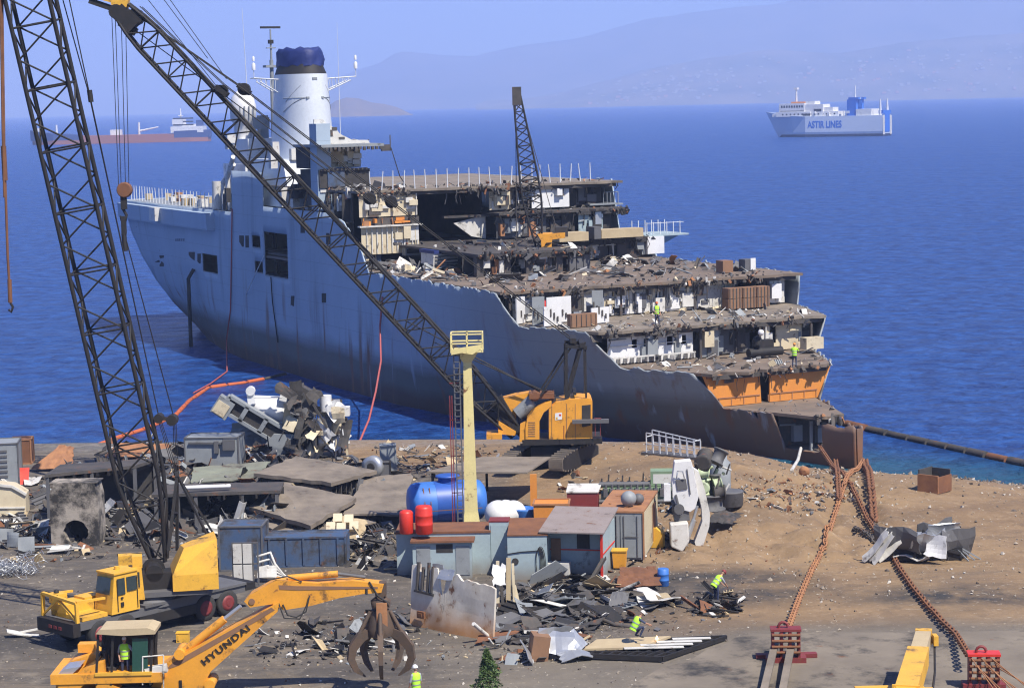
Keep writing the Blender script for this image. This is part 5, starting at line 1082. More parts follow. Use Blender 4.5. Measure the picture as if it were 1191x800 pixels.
m.path([(-1, -.04, 1.35), (-.3, -.04, 1.45), (.5, -.05, 1.5)], .025, 5); part(m, 'cable_coil', 'black_steel', SC); m = MB(); m.lathe((-.62, -.03, .95), [(0, .18), (.03, .18)], 12, (0, 1, 0)); part(m, 'pipe_outlet', 'dark', SC)
p, s = place(668, 672); SD = thing('open_shed', 'grey shed with overhanging rusty roof, red corner posts and brown door', 'shed', p, R(-13))
wbox(SD, 'wall', 'teal', -1.5, 1.5, .9, 3.4, 0, 2.45); wbox(SD, 'side_wall', 'teal', 1.42, 1.5, -.1, .9, 0, 2.45); wbox(SD, 'side_wall', 'teal', -1.5, -1.42, -.1, .9, 0, 2.3)
m = MB(); m.hexa([(-1.65, -.75, 2.44), (1.7, -.75, 2.44), (1.7, 3.5, 2.95), (-1.65, 3.5, 2.95)], [(-1.65, -.75, 2.51), (1.7, -.75, 2.51), (1.7, 3.5, 3.02), (-1.65, 3.5, 3.02)]); M['proof'] = mat('faded_roof_sheet', (.255, .215, .2), .8, c2=(.18, .14, .12), rust=.25, grime=.25); part(m, 'roof', 'proof', SD)
for q_ in ((1.46, -.14, 0, 2.45),): wbox(SD, 'corner_post', 'red', q_[0]-.06, q_[0]+.06, q_[1]-.05, q_[1]+.05, 0, 2.45)
m = MB(); m.bb(-1.4, 1.4, .84, .89, 1.25, 1.31); m.bb(1.5, 1.54, -.1, 3.2, 1.25, 1.31); part(m, 'rail', 'red', SD); wbox(SD, 'door', 'brown', -1.35, -.85, .8, .88, .45, 1.85)
wbox(SD, 'window', 'dark', .0, .65, .85, .89, 1.35, 2.2)
q = SD.matrix_basis; fp = FR['open_shed'] @ Vector((-.85, .1, 0)); fp.z = terrain(fp.x, fp.y); m = MB(); PB = thing('pallet_box', 'pale box standing on a dark pallet in front of the open shed', 'box', fp, R(-13)); wbox(PB, 'box', 'dwhite', -.6, .6, -.3, .3, .16, .75); m = MB()
for x in (-.5, 0, .5): m.bb(x-.1, x+.1, -.4, .4, 0, .1)
m.bb(-.65, .65, -.42, .42, .1, .155); part(m, 'pallet', 'black_steel', PB)
# ---- grey container, boxes, bins, tanks
p, s = place(722, 652); CT = thing('grey_container', 'pale grey shipping container with rusty roof between engine and open shed', 'container', p, R(-11))
wbox(CT, 'body', 'grey', -1.2, 1.2, 0, 6, .1, 2.55); m = MB(); m.bb(-1.24, 1.24, -.04, 6.04, 2.55, 2.65); m.mi = 1; scrap(m, lambda g_: (g_.uniform(-1, 1), g_.uniform(.2, 5), 2.66), 12, .15, .5, 2, 61); part(m, 'roof', ['lrust', 'brown'], CT)
for x in (-.57, .57): wbox(CT, 'door', 'grey', x-.54, x+.54, -.05, -.02, .2, 2.45)
m = MB()
for x in (-.9, -.2, .2, .9): m.tube((x, -.08, .25), (x, -.08, 2.4), .025, n=6)
m.bb(-.95, -.15, -.09, -.06, 1.25, 1.32); m.bb(.15, .95, -.09, -.06, 1.25, 1.32); part(m, 'locking_bar', 'dgrey', CT)
m = MB()
for k in range(20): m.bb(1.2, 1.24, .15+k*.295, .27+k*.295, .2, 2.5)
m.mi = 1; m.bb(1.241, 1.26, 3.6, 4.8, .3, 2.3); m.bb(1.19, 1.26, -.06, .08, .1, 2.55); part(m, 'corrugation', ['cream', 'lrust'], CT)
q = FR['grey_container'] @ Vector((.3, 1.2, 2.66)); m = MB(); m.ball(q+Vector((0, 0, .42)), .42); m.mi = 1; m.ball(q+Vector((.55, .5, .3)), .3); solo(m, 'round_float', ['grey', 'dgrey'], 'round grey float lying on the container roof', 'float', base=q)
p, s = place(721, 661); m = MB(); BN = thing('yellow_bin', 'small yellow wheeled bin beside the grey container', 'bin', p, R(-10)); m.hexa([(-.3, -.25, .08), (.3, -.25, .08), (.3, .25, .08), (-.3, .25, .08)], [(-.36, -.32, .95), (.36, -.32, .95), (.36, .32, .95), (-.36, .32, .95)]); part(m, 'body', 'orangey', BN); m = MB(); m.bb(-.4, .4, -.36, .36, .95, 1.02); part(m, 'lid', 'yellow', BN); m = MB(); m.bb(-.3, .3, -.2, .2, 0, .08); part(m, 'wheel_base', 'rubber', BN)
p, s = place(765, 637); m = MB(); HP = thing('yellow_hopper', 'upright yellow steel hopper with slanted top left of the white crane arm', 'hopper', p, R(-15)); m.prism([(-.33, -.3, 0), (.33, -.3, 0), (.33, -.3, .85), (-.05, -.3, 1.15), (-.33, -.3, 1.15)], (0, .6, 0)); part(m, 'body', 'yellow', HP); m = MB(); m.bb(-.36, .36, -.33, .33, .0, .06); part(m, 'base_frame', 'black_steel', HP)
p, s = place(642, 616); OB = thing('orange_skip', 'plain orange steel skip behind the grey sheds', 'skip', p, R(-4)); m = MB(); m.hexa([(-.95, -.6, 0), (.95, -.6, 0), (.95, .9, 0), (-.95, .9, 0)], [(-.98, -.65, 1.55), (.98, -.65, 1.55), (.98, .95, 1.55), (-.98, .95, 1.55)]); part(m, 'body', 'orange', OB); m = MB()
for a_, b_ in (((-1, -.67), (1, -.67)), ((1, -.67), (1, .97)), ((1, .97), (-1, .97)), ((-1, .97), (-1, -.67))): m.bar((*a_, 1.57), (*b_, 1.57), .09)
part(m, 'rim', 'lrust', OB)
p, s = place(680, 606); MX = thing('maroon_tank', 'dark red steel tank with a pale torn lid behind the container', 'tank', p, R(-6)); wbox(MX, 'body', 'maroon', -.95, .8, -.5, .8, 0, 1.75); m = MB(); m.hexa([(-1, -.55, 1.75), (.85, -.55, 1.75), (.95, 1.1, 1.95), (-1, 1.1, 1.95)], [(-1, -.55, 1.81), (.85, -.55, 1.81), (.95, 1.1, 2.01), (-1, 1.1, 2.01)]); part(m, 'lid', 'dwhite', MX)
p, s = place(520, 610); BT_ = thing('blue_tank', 'bright blue horizontal cylinder tank behind the light tower', 'tank', p, R(14)); m = MB(); m.lathe((-2.25, 0, 1.35), [(0, .5), (.08, .9), (.25, 1.12), (.5, 1.2), (1.4, 1.2), (1.45, 1.2), (3.2, 1.2), (4.0, 1.2), (4.25, 1.1), (4.45, .85), (4.5, .4)], 28, (1, 0, 0)); part(m, 'shell', 'blue', BT_)
m = MB(); m.lathe((-.75, 0, 1.35), [(0, 1.215), (1.7, 1.215)], 28, (1, 0, 0)); M['mblue'] = mat('mid_blue_paint', (.03, .1, .4), .45); part(m, 'middle_band', 'mblue', BT_)
m = MB(); m.lathe((.1, 0, 2.45), [(0, .55), (.3, .55), (.34, .7), (.42, .7), (.46, .5)], 20); part(m, 'manhole', 'mblue', BT_)
m = MB()
for x in (-1.5, 1.4): m.bb(x-.15, x+.15, -1, 1, 0, .5)
part(m, 'saddle', 'black_steel', BT_)
m = MB()
for x in (-1.5, -1.15): m.bar((x, -1.25, 0), (x, -1.2, 1.5), .05); m.bar((x, -1.2, 1.5), (x, -.8, 2.35), .05)
m.bar((-1.9, -1.3, 1.1), (1.8, -1.3, 1.1), .04); part(m, 'ladder', 'rust', BT_)
p, s = place(588, 612); WT = thing('white_dome_tank', 'two rounded white plastic tank ends lying behind the grey cabinet', 'tank', p, R(30))
for x, r_ in ((-.45, .78), (.55, .72)): m = MB(); m.ball((x, 0, r_*1.0), r_, 1, 1.1, 1, 18, 12); part(m, 'dome', 'white', WT)
m = MB(); m.lathe((.05, 0, .75), [(-.25, .74), (0, .79), (.25, .74)], 18, (1, 0, 0)); part(m, 'joint_ring', 'white', WT)
p, s = place(611, 611); m = MB(); m.lathe(p, [(0, .55), (.1, .62), (.9, .68), (1.0, .72), (1.02, .6), (.9, .56)], 18); solo(m, 'blue_tub', 'blue', 'round bright blue plastic tub right of the white domed tank', 'tub', base=p)
p, s = place(771.5, 681); m = MB(); m.lathe(p, [(0, .25), (.03, .28), (.28, .28), (.3, .3), (.33, .28), (.58, .28), (.6, .3), (.63, .28), (.86, .28), (.88, .25)], 16); solo(m, 'blue_barrel', 'blue', 'small blue barrel at the edge of the sand bank', 'barrel', base=p)
# plank platform carried by one brown post
p, s = place(621, 590); PL = thing('plate_platform', 'thin dark steel platform held up on one brown post', 'platform', p, 0); m = MB(); a = [Q(x, y, p.z+2.1) for x, y in ((497, 548), (560, 531), (640, 531), (613, 549))]; m.prism([q+Vector((0, 0, 0)) for q in a], (0, 0, -.1)); part(m, 'plate', 'plate', PL, True)
m = MB(); m.bb(-.2, .2, -.1, .1, 0, 2.0); part(m, 'post', 'orange', PL)
m = MB(); m.bar(a[0]+Vector((.3, .3, -.1)), Vector((a[0].x+.3, a[0].y+.3, 2)), .16); m.bar(a[1]+Vector((.3, -.3, -.1)), Vector((a[1].x+.3, a[1].y-.3, 2)), .16); psplit(m, 'support_leg', 'black_steel', PL, True)
# ---- deck slabs cut out of the ship
def slab(lab, cor, t, seed, ribs=True, mt='plate', name='deck_slab', cat='steel slab', grp='deck slabs dumped on the yard'):
    P_ = [Q(*c) for c in cor]; n = 8; nrm = (P_[1]-P_[0]).cross(P_[3]-P_[0]).normalized(); nrm = nrm if nrm.z > 0 else -nrm; m = MB(); vs_ = []
    for k in (0, 1):
        for j in range(n+1):
            for i in range(n+1):
                u, v = i/n, j/n; q = P_[0].lerp(P_[1], u).lerp(P_[3].lerp(P_[2], u), v)
                e = noise.noise(Vector((i*.9, j*.9, seed)))*.12; q = q+nrm*(e*.7-(t*.25 if k else 0))
                if i in (0, n) or j in (0, n): q = q+Vector((noise.noise(Vector((i*1.3, j*1.3, seed+3))), noise.noise(Vector((i*1.3, j*1.3, seed+7))), 0))*.22
                vs_.append(q)
    W = n+1; q = W*W; fs_ = []
    flip = ((P_[1]-P_[0]).cross(P_[3]-P_[0])).z < 0
    for j in range(n):
        for i in range(n):
            a = j*W+i; f1 = (a, a+1, a+W+1, a+W); f2 = (q+a+W, q+a+W+1, q+a+1, q+a); fs_ += [f1[::-1], f2[::-1]] if flip else [f1, f2]
    for i in range(n): fs_ += [(i, i+1, q+i+1, q+i), (n*W+i, n*W+i+1, q+n*W+i+1, q+n*W+i), (i*W, (i+1)*W, q+(i+1)*W, q+i*W), (i*W+n, (i+1)*W+n, q+(i+1)*W+n, q+i*W+n)]
    m.add(vs_, fs_); T_ = thing(name, lab, cat, (sum((p_.x for p_ in P_))/4, sum((p_.y for p_ in P_))/4, min(p_.z for p_ in P_)-t), 0, grp); part(m, 'plate', mt, T_, True)
    if ribs:
        m = MB(); g = random.Random(seed)
        for k in range(9):
            u = (k+.5)/9; a = P_[0].lerp(P_[1], u); b = P_[3].lerp(P_[2], u); dn = -nrm*(t*.25+.12+t*.35); m.bar(a.lerp(b, .03)+dn, a.lerp(b, .97)+dn, .07, t*.7)
        for k in range(4): v = (k+.3)/4; a = P_[0].lerp(P_[3], v); b = P_[1].lerp(P_[2], v); dn = -nrm*(t*.25+.1+t*.4); m.bar(a.lerp(b, .02)+dn, a.lerp(b, .98)+dn, .09, t*.8)
        part(m, 'stiffener', 'soot', T_, True)
    return T_
slab('topmost wide deck slab on the slab heap behind the blue skip', [(295, 550, 3.4), (345, 530, 3.5), (438, 547, 3.35), (385, 561, 3.2)], .9, 1)
slab('tilted deck slab with ribbed black edge halfway down the heap', [(289, 589, 3.0), (330, 561, 3.5), (416, 578, 3.2), (362, 611, 2.9)], .95, 2)
slab('lowest deck slab of the heap, mostly under the ribbed one', [(288, 602, 2.45), (330, 590, 2.5), (440, 606, 2.5), (352, 630, 2.3)], .3, 3)
slab('smooth brown deck slab left of the blue tank', [(399, 597, 2.75), (424, 555, 2.9), (478, 550, 2.9), (476, 598, 2.7)], .45, 4)
slab('greenish curved plate lying in front of the grey steel crate', [(222, 561, 2.5), (225, 543, 3.0), (315, 536, 3.0), (295, 556, 2.6)], .3, 5, mt='ggreen')
slab('long dark plate under the greenish one', [(170, 580, 2.9), (190, 566, 3.0), (345, 560, 3.0), (320, 572, 2.9)], .35, 6)
slab('rusty brown plate at the water edge behind the shelter', [(36, 545, 2.2), (70, 517, 3.4), (86, 520, 3.3), (84, 545, 2.2)], .15, 7, False, 'lrust')
slab('low rusty plate beyond the crane boom at the water edge', [(118, 531, 2.3), (140, 515, 2.9), (196, 516, 2.9), (190, 531, 2.3)], .15, 8, False, 'lrust')
slab('brown plate lying at the foot of the sand bank', [(716, 682, 2.25), (722, 660, 2.6), (764, 658, 2.7), (768, 680, 2.3)], .1, 9, False, 'rust')
slab('small dark plate behind the white crane arm', [(822, 606, 2.9), (834, 592, 3.1), (864, 597, 3.1), (850, 609, 2.9)], .15, 10, False, 'soot')
# cushions panel
T_ = slab('tilted tan panel with cream cushions beside the slab heap', [(374, 622, 2.3), (392, 599, 3.2), (428, 605, 3.0), (420, 628, 2.2)], .12, 11, False, 'wood', 'seat_panel', 'panel', None)
c_ = [Q(x, y, z) for x, y, z in ((385, 615, 2.75), (393, 605, 3.1), (406, 606, 3.05), (397, 616, 2.7), (412, 614, 2.75))]
for q in c_: m = MB(); m.box(q+Vector((0, -.05, .12)), (.5, .28, .5), Matrix.Rotation(R(-38), 3, 'X')); part(m, 'cushion', 'cream', T_, True)
# ---- left side of the yard
p, s = place(91, 633); CB_ = thing('burnt_block', 'scorched pale concrete block with a round hole in its face', 'block', p, R(-3)); m = MB(); w_, h_ = 1.35, 3.55; hc = (.05, .82); hr = .68; n = 32; outer = []
for i in range(n):
    t = 2*math.pi*i/n; dx, dz_ = math.cos(t), math.sin(t); k = min((w_-hc[0])/dx if dx > 1e-6 else ((-w_-hc[0])/dx if dx < -1e-6 else 99), (h_-hc[1])/dz_ if dz_ > 1e-6 else (-hc[1]/dz_ if dz_ < -1e-6 else 99)); outer.append((hc[0]+dx*k, hc[1]+dz_*k))
inn = [(hc[0]+math.cos(2*math.pi*i/n)*hr*(1+.06*math.sin(i*1.7)), hc[1]+math.sin(2*math.pi*i/n)*hr) for i in range(n)]
m.add([(x, -.6, z) for x, z in outer]+[(x, -.6, z) for x, z in inn]+[(x, .9, z) for x, z in inn]+[(x, 1.0, z) for x, z in outer], [(i, (i+1) % n, n+(i+1) % n, n+i) for i in range(n)]+[(n+i, n+(i+1) % n, 2*n+(i+1) % n, 2*n+i) for i in range(n)]+[(2*n+i, 2*n+(i+1) % n, 3*n+(i+1) % n, 3*n+i) for i in range(n)]+[(3*n+i, 3*n+(i+1) % n, (i+1) % n, i) for i in range(n)]); m.bb(-w_, w_, -.55, .95, h_, h_+.04); part(m, 'shell', 'conc', CB_)
m = MB(); scrap(m, lambda g_: (g_.uniform(-.4, .5), g_.uniform(-.3, .6), .25), 14, .2, .6, 2, 71); m.mi = 1; m.bb(-.6, .7, .9, .98, .1, 1.6); part(m, 'rubble_inside', ['soot', 'dark'], CB_)
def shelter(lab, cor, z, posts, seed):
    P_ = [Q(*c, z) for c in cor]; T_ = thing('scrap_shelter', lab, 'shelter', (P_[0].x, P_[0].y, 2), 0, 'open shelters over the scrap'); m = MB(); m.prism(P_, (0, 0, -.18)); m.mi = 1
    for k in range(8): a = P_[0].lerp(P_[1], (k+.5)/8); b = P_[3].lerp(P_[2], (k+.5)/8); m.bar(a-Vector((0, 0, .32)), b-Vector((0, 0, .32)), .12, .26)
    part(m, 'roof', ['soot', 'black_steel'], T_, True)
    for t, b in posts: a = P_[0].lerp(P_[1], t).lerp(P_[3].lerp(P_[2], t), b); m = MB(); m.bar(a-Vector((0, 0, .2)), Vector((a.x, a.y, 1.9)), .2); part(m, 'post', 'dgrey', T_, True)
    m = MB(); a = P_[0].lerp(P_[3], .95); b = P_[1].lerp(P_[2], .95); a.z = b.z = 1.9; m.prism([a, b, b+Vector((0, 0, z-2.2)), a+Vector((0, 0, z-2.2))], (0, .1, 0)); part(m, 'shade_panel', 'dark', T_, True)  # near-black sheet standing in for the shadow under the roof
    return T_
shelter('dark open shelter with sagging roof behind the burnt concrete block', [(52, 552), (158, 541), (186, 532), (70, 540)], 5.0, [(.02, .05), (.5, .05), (.97, .05), (.02, .9), (.97, .9)], 1)
shelter('long low dark shelter between the crane and the slab heap', [(176, 575), (326, 570), (330, 560), (186, 563)], 4.0, [(.03, .05), (.2, .05), (.34, .05), (.7, .05), (.97, .05)], 2)
m = MB(); a = Q(215, 567, 4.3); b = Q(268, 565, 4.25); m.tube(a, b, .12, n=8); solo(m, 'pale_pipe', 'white', 'short white pipe lying on the long low shelter roof', 'pipe')
def crate(px, py, rz, dx, dy, dz_, name, lab, cat, mt, frame='dgrey', lid=None, extra=None, z=None):
    p = G(px, py)
    if z is not None: p = Q(px, py, z); p.z = z
    T_ = thing(name, lab, cat, p, R(rz)); m = MB(); m.bb(-dx/2, dx/2, 0, dy, 0, dz_); m.v = [q+Vector((noise.noise(q+Vector((px, 0, 0)))*.05, 0, 0)) for q in m.v]; part(m, 'body', mt, T_); m = MB()
    for x in (-dx/2, dx/2):
        for y in (0, dy): m.bar((x, y, 0), (x, y, dz_+.02), .09)
    for z_ in (.04, dz_):
        m.bar((-dx/2, 0, z_), (dx/2, 0, z_), .09); m.bar((-dx/2, dy, z_), (dx/2, dy, z_), .09); m.bar((-dx/2, 0, z_), (-dx/2, dy, z_), .09); m.bar((dx/2, 0, z_), (dx/2, dy, z_), .09)
    part(m, 'frame', frame, T_); return T_
T_ = crate(247, 549, -4, 3.6, 2.2, 2.3, 'steel_crate', 'big plain grey steel box near the water behind the crane', 'box', 'grey'); m = MB()
m.bar((-1.5, -.1, 2.0), (.9, -.1, 1.95), .12); m.bb(.2, .5, -.2, 0, 1.3, 2.1); m.bb(.8, 1.6, -.25, .3, 1.5, 2.2); part(m, 'pipework', 'dgrey', T_)
T_ = crate(8, 564, 8, 1.6, 2.5, 2.7, 'grey_cabin', 'weathered grey cabin with slatted side at the left edge', 'cabin', 'grey')
m = MB()
for k in range(6): m.bb(-.6, .1, -.06, -.01, .5+k*.33, .65+k*.33)
part(m, 'louvre', 'dgrey', T_)
crate(25, 540, 5, 1.35, 1.5, 1.7, 'rusty_box', 'rusty brown box behind the grey cabin at the left edge', 'box', 'rust', 'lrust')
p = G(28, 562); m = MB(); r_ = Matrix.Rotation(R(75), 3, 'X'); m.sheet(p+Vector((0, 0, .5)), r_, .7, 1.1, .05, .2, 5, random.Random(4)); m.sheet(p+Vector((.1, -.2, .15)), Matrix.Rotation(.2, 3, 'X'), .8, .6, .05, .15, 4, random.Random(5)); M['coral'] = mat('coral_tarp', (.8, .1, .07), .6); solo(m, 'red_tarp', 'coral', 'crumpled coral red tarp hanging beside the grey cabin', 'tarp')
p = G(14, 600); T_ = thing('cream_cabin', 'torn cream cabin section with sloping top at the left edge', 'cabin', p, R(6)); m = MB(); m.prism([(-1.2, 0, 0), (.85, 0, 0), (.85, 0, 1.25), (.1, 0, 1.75), (-1.2, 0, 1.95)], (0, 1.8, 0)); part(m, 'wall', 'cream', T_); m = MB(); m.bar((.9, -.05, 1.28), (.1, -.05, 1.8), .14); m.bar((.1, -.05, 1.8), (-1.2, -.05, 2.0), .14); m.bar((-1.2, -.05, .55), (.8, -.05, .5), .08); part(m, 'torn_edge', 'dwhite', T_)
g = random.Random(12)
for k, (px, py, w_, h_, lab) in enumerate(((5, 632, 1.0, .9, 'grey bent sheet standing at the left edge below the cream cabin'), (17, 636, .8, .8, 'middle one of three bent sheets in front of the cream cabin'), (31, 641, .9, .8, 'rightmost of three bent sheets in front of the cream cabin'))):
    p = G(px, py); m = MB(); m.sheet(p+Vector((0, 0, .4)), Matrix.Rotation(g.uniform(-.4, .4), 3, 'Z') @ Matrix.Rotation(R(70), 3, 'X'), w_, h_, .04, .18, 5, g); solo(m, 'bent_sheet', 'grey', lab, 'sheet', 'bent sheets at the left edge')
p = G(78, 643); m = MB()
for a_, b_ in (((-1, -.3), (.9, -.4)), ((.9, -.4), (.9, .4)), ((.9, .4), (-.7, .6)), ((-.7, .6), (-1, -.3)), ((0, -.35), (.1, .5))): m.bar(p+Vector((*a_, .15)), p+Vector((*b_, .35)), .12, .05)
m.sheet(p+Vector((-.45, .1, .25)), Matrix.Rotation(.15, 3, 'X'), .9, .7, .03, .05, 3, g); solo(m, 'flat_panel', 'dwhite', 'flat white panel frame lying below the round hole of the block', 'panel')
m = MB(); p = G(12, 668)
for k in range(90):
    q = p+Vector((g.gauss(0, .75), g.gauss(0, .6), .15+abs(g.gauss(0, .3)))); pts = [q+Vector((math.cos(t+k)*g.uniform(.2, .5), math.sin(t+k)*g.uniform(.2, .5), math.sin(t*2)*.15)) for t in [i*.7 for i in range(6)]]; m.path(pts, .018, 4)
solo(m, 'wire_tangle', 'silver', 'tangled heap of bright wire at the left edge of the yard', 'wire')
p = G(27, 740); m = MB(); m.sheet(p+Vector((0, 0, .12)), Matrix.Rotation(.3, 3, 'Z') @ Matrix.Rotation(.12, 3, 'Y'), 1.5, .5, .05, .12, 4, g); m.bar(p+Vector((-.5, 0, .15)), p+Vector((.8, .3, .3)), .08); solo(m, 'scrap_strip', 'dwhite', 'pale twisted metal strip lying alone on the ground near the left edge', 'scrap')
p = G(213, 746); m = MB(); m.bb(p.x-.28, p.x+.28, p.y-.2, p.y+.2, p.z, p.z+.42); m.bb(p.x-.22, p.x-.14, p.y-.23, p.y-.2, p.z+.1, p.z+.36); m.bb(p.x-.3, p.x+.3, p.y-.22, p.y+.22, p.z+.42, p.z+.46); solo(m, 'yellow_block', 'yellow', 'small yellow steel block on the ground right of the truck crane', 'block')
# navy skips and white cabinets
T_ = crate(281, 664, -3, 2.25, 2.0, 2.35, 'navy_container', 'worn blue container behind the yellow engine house of the crane', 'container', 'navy', 'dgrey')
T_ = crate(355, 659, -1, 4.3, 1.9, 1.55, 'blue_skip', 'long low worn blue skip in front of the slab heap', 'skip', 'navy', 'navy'); m = MB()
for k in range(5): m.bb(-1.9+k*.9, -1.8+k*.9, -.08, 0, .1, 1.5)
part(m, 'rib', 'navy', T_)
p = G(287, 684); T_ = thing('white_cabinet', 'two tall cream white panels in a dark frame beside the crane', 'cabinet', p, R(-2))
for z_ in (.25, 1.3):
    for x in (-.38, .12): m = MB(); m.bb(x-.24, x+.2, -.1, .1, z_, z_+.98); part(m, 'panel', 'dwhite', T_)
m = MB()
for x in (-.66, -.13, .36, .62): m.bar((x, 0, 0), (x, 0, 2.35), .07)
for z_ in (.2, 1.26, 2.32): m.bar((-.66, 0, z_), (.62, 0, z_), .07)
part(m, 'frame', 'dgrey', T_)
p = G(318, 676); m = MB()
for k in range(4): m.path([p+Vector((-.8+k*.1, k*.1, 1.3-k*.3)), p+Vector((-.1, k*.1, 1.5-k*.35)), p+Vector((.1, 0, .9-k*.2)), p+Vector((.7+.1*k, 0, .12))], [.07, .08, .08, .05], 6)
m.sheet(p+Vector((-.3, 0, .5)), Matrix.Rotation(1.2, 3, 'X'), 1.0, .6, .03, .2, 4, g); m.bar(p+Vector((-.8, 0, 0)), p+Vector((-.7, 0, 1.3)), .06); solo(m, 'bent_pipes', 'dwhite', 'bundle of bent white pipes right of the white cabinets', 'pipes')
T_ = crate(452, 551, 4, 1.0, 1.0, 1.85, 'grey_cube', 'plain upright grey box behind the smooth brown slab', 'box', 'grey', 'grey')
p = G(432, 556); m = MB(); m.lathe(p+Vector((0, -.2, .75)), [(0, .45), (.05, .72), (.5, .72), (.55, .5)], 18, (.5, 1, 0)); m.bb(p.x-.4, p.x+.4, p.y-.1, p.y+.5, p.z, p.z+.2); m.mi = 1; m.lathe(p+Vector((-.02, -.24, .75)), [(0, .25), (.03, .3)], 12, (.5, 1, 0)); solo(m, 'fan_housing', ['silver', 'dark'], 'round grey fan housing beside the grey box', 'fan')
T_ = crate(447, 556, 2, .8, .8, 1.0, 'dark_cage', 'small dark caged unit in front of the grey box', 'box', 'dgrey', 'black_steel')
# ---- wrecked white mast on the shore
def W(px, py, Y, dy=0): return V(px, py, Y)+Vector((0, dy, 0))
WY = 146; b0 = W(345, 530, WY); b0.z = terrain(b0.x, WY); WR = thing('mast_wreck', 'torn white and blackened mast section dumped on the shore', 'wreck', b0, 0)
def wp(mb, name, mats): return part(mb, name, mats, WR, True)
m = MB(); A_, B_ = W(263, 468, WY), W(333, 510, WY); d = (B_-A_).normalized(); up = Vector((-d.z, 0, d.x)); 
for k in (-1, 1): m.bar(A_+up*.55*k, B_+up*.55*k, .9, .22)
m.mi = 1; m.bar(A_-Vector((0, -.1, 0)), B_, .5, .9); m.mi = 0
for t in (0, .3, .62, 1): m.bar(A_.lerp(B_, t)+up*.55, A_.lerp(B_, t)-up*.55, .9, .3)
m.box(A_+Vector((-.2, 0, -.3)), (1.2, 1.0, 1.3), Matrix.Rotation(.6, 3, 'Y')); m.mi = 2; m.box(A_+Vector((-.3, -.55, -.35)), (.9, .12, .9), Matrix.Rotation(.6, 3, 'Y')); wp(m, 'girder_arm', ['grey', 'dark', 'cream'])
m = MB(); a = W(293, 475, WY+1.5); b = W(336, 478, WY+1.5); m.lathe(a, [(0, .75), (.2, .95), (2.2, 1.0), (2.5, .8)], 20, b-a); m.bar(W(293, 470, WY+.5), W(291, 455, WY+.5), .5, .35); m.lathe(W(291, 455, WY+.2), [(0, .32), (.5, .32)], 10, (0, 1, 0)); m.bar(W(329, 466, WY+.5), W(333, 450, WY+.5), .5, .4); m.tube(W(296, 462, WY), W(328, 462, WY), .05, n=5)
m.sheet(W(310, 485, WY+1), Matrix.Rotation(1.3, 3, 'X'), 2.4, 1.2, .05, .2, 4, g); wp(m, 'drum', 'white')
m = MB(); m.prism([W(x, y, WY-.6) for x, y in ((298, 529), (318, 505), (345, 505), (348, 530))], (0, 2, 0)); m.sheet(W(290, 505, WY+1), Matrix.Rotation(1.2, 3, 'X'), 2.6, 1.6, .05, .4, 5, g, .2); wp(m, 'lower_plate', 'grey')
m = MB(); g2 = random.Random(33); m.prism([W(x, y, WY+.5) for x, y in ((335, 525), (334, 470), (338, 452), (348, 448), (366, 458), (368, 480), (362, 500), (372, 527))], (0, 1.2, 0))
for _ in range(46):
    m.mi = g2.choice([0, 0, 1, 2, 3]); q = W(g2.uniform(335, 372), g2.uniform(455, 520), WY-.3+g2.uniform(-.5, .5)); rr_ = Matrix.Rotation(R(80)+g2.gauss(0, .4), 3, 'X') @ Matrix.Rotation(g2.gauss(0, .7), 3, 'Z')
    if g2.random() < .55: m.sheet(q, rr_, g2.uniform(.3, .9), g2.uniform(.8, 2.2), .04, .25, 3, g2, .3)
    else: m.bar(q, q+Vector((g2.gauss(0, .5), 0, -g2.uniform(.6, 2))), g2.uniform(.06, .16))
wp(m, 'burnt_core', ['soot', 'dark', 'cream', 'dgrey'])
m = MB(); 
for _ in range(40):
    m.mi = g2.choice([0, 0, 1, 2, 3]); q = W(g2.uniform(372, 404), g2.uniform(474, 520), WY+g2.uniform(-.7, .9)); rr_ = Matrix.Rotation(R(80)+g2.gauss(0, .3), 3, 'X') @ Matrix.Rotation(g2.gauss(0, .4), 3, 'Z')
    if g2.random() < .65: m.sheet(q, rr_, g2.uniform(.4, .9), g2.uniform(.9, 2.0), .05, .25, 3, g2, .25)
    else: m.bar(q, q+Vector((g2.gauss(0, .25), 0, -g2.uniform(.8, 2))), g2.uniform(.06, .14))
m.mi = 0; m.box(W(395, 478, WY+.4), (1.4, .9, .6)); m.lathe(W(379, 478, WY+.2), [(0, .4), (1.1, .42)], 10); m.mi = 3; m.box(W(390, 505, WY+1), (1.7, .8, 2.2)); wp(m, 'torn_cabin', ['white', 'cream', 'dgrey', 'soot'])
# ---- torn pale bulkhead standing in the middle
A_, B_ = G(476, 727), G(573, 746); d = (B_-A_); wd = d.length; ang = math.atan2(d.y, d.x); TB = thing('torn_bulkhead', 'torn pale steel bulkhead standing upright with rusty stained foot', 'bulkhead', A_, ang)
s = sc(A_); topz = lambda x: interp(x/wd, [0, .1, .12, .2, .22, .33, .36, .4, .44, .5, .56, .63, .66, .75, .9, 1], [2.85, 2.95, 1.75, 1.7, 2.85, 2.9, 1.75, 1.75, 2.75, 2.6, 2.78, 2.5, 2.6, 2.55, 2.5, 2.45]); m = MB(); n = 44; vs_ = []
M['slabw'] = mat('pale_slab_paint', (.66, .62, .54), .65, c2=(.36, .31, .24), amt=.8, scale=.9, rust=.3, grime=.2, stretch=(1, 1, .6))
for y in (0, .12):
    for i in range(n+1):
        x = wd*i/n; zt = topz(x)+noise.noise(Vector((x*3, 7, 0)))*.08
        for k in range(8): z_ = zt*k/7; vs_.append((x, y+z_*.10+noise.noise(Vector((x*.5, z_*.6, 3)))*.12, z_-.05))
W_ = 8; q = (n+1)*W_; fs_ = []
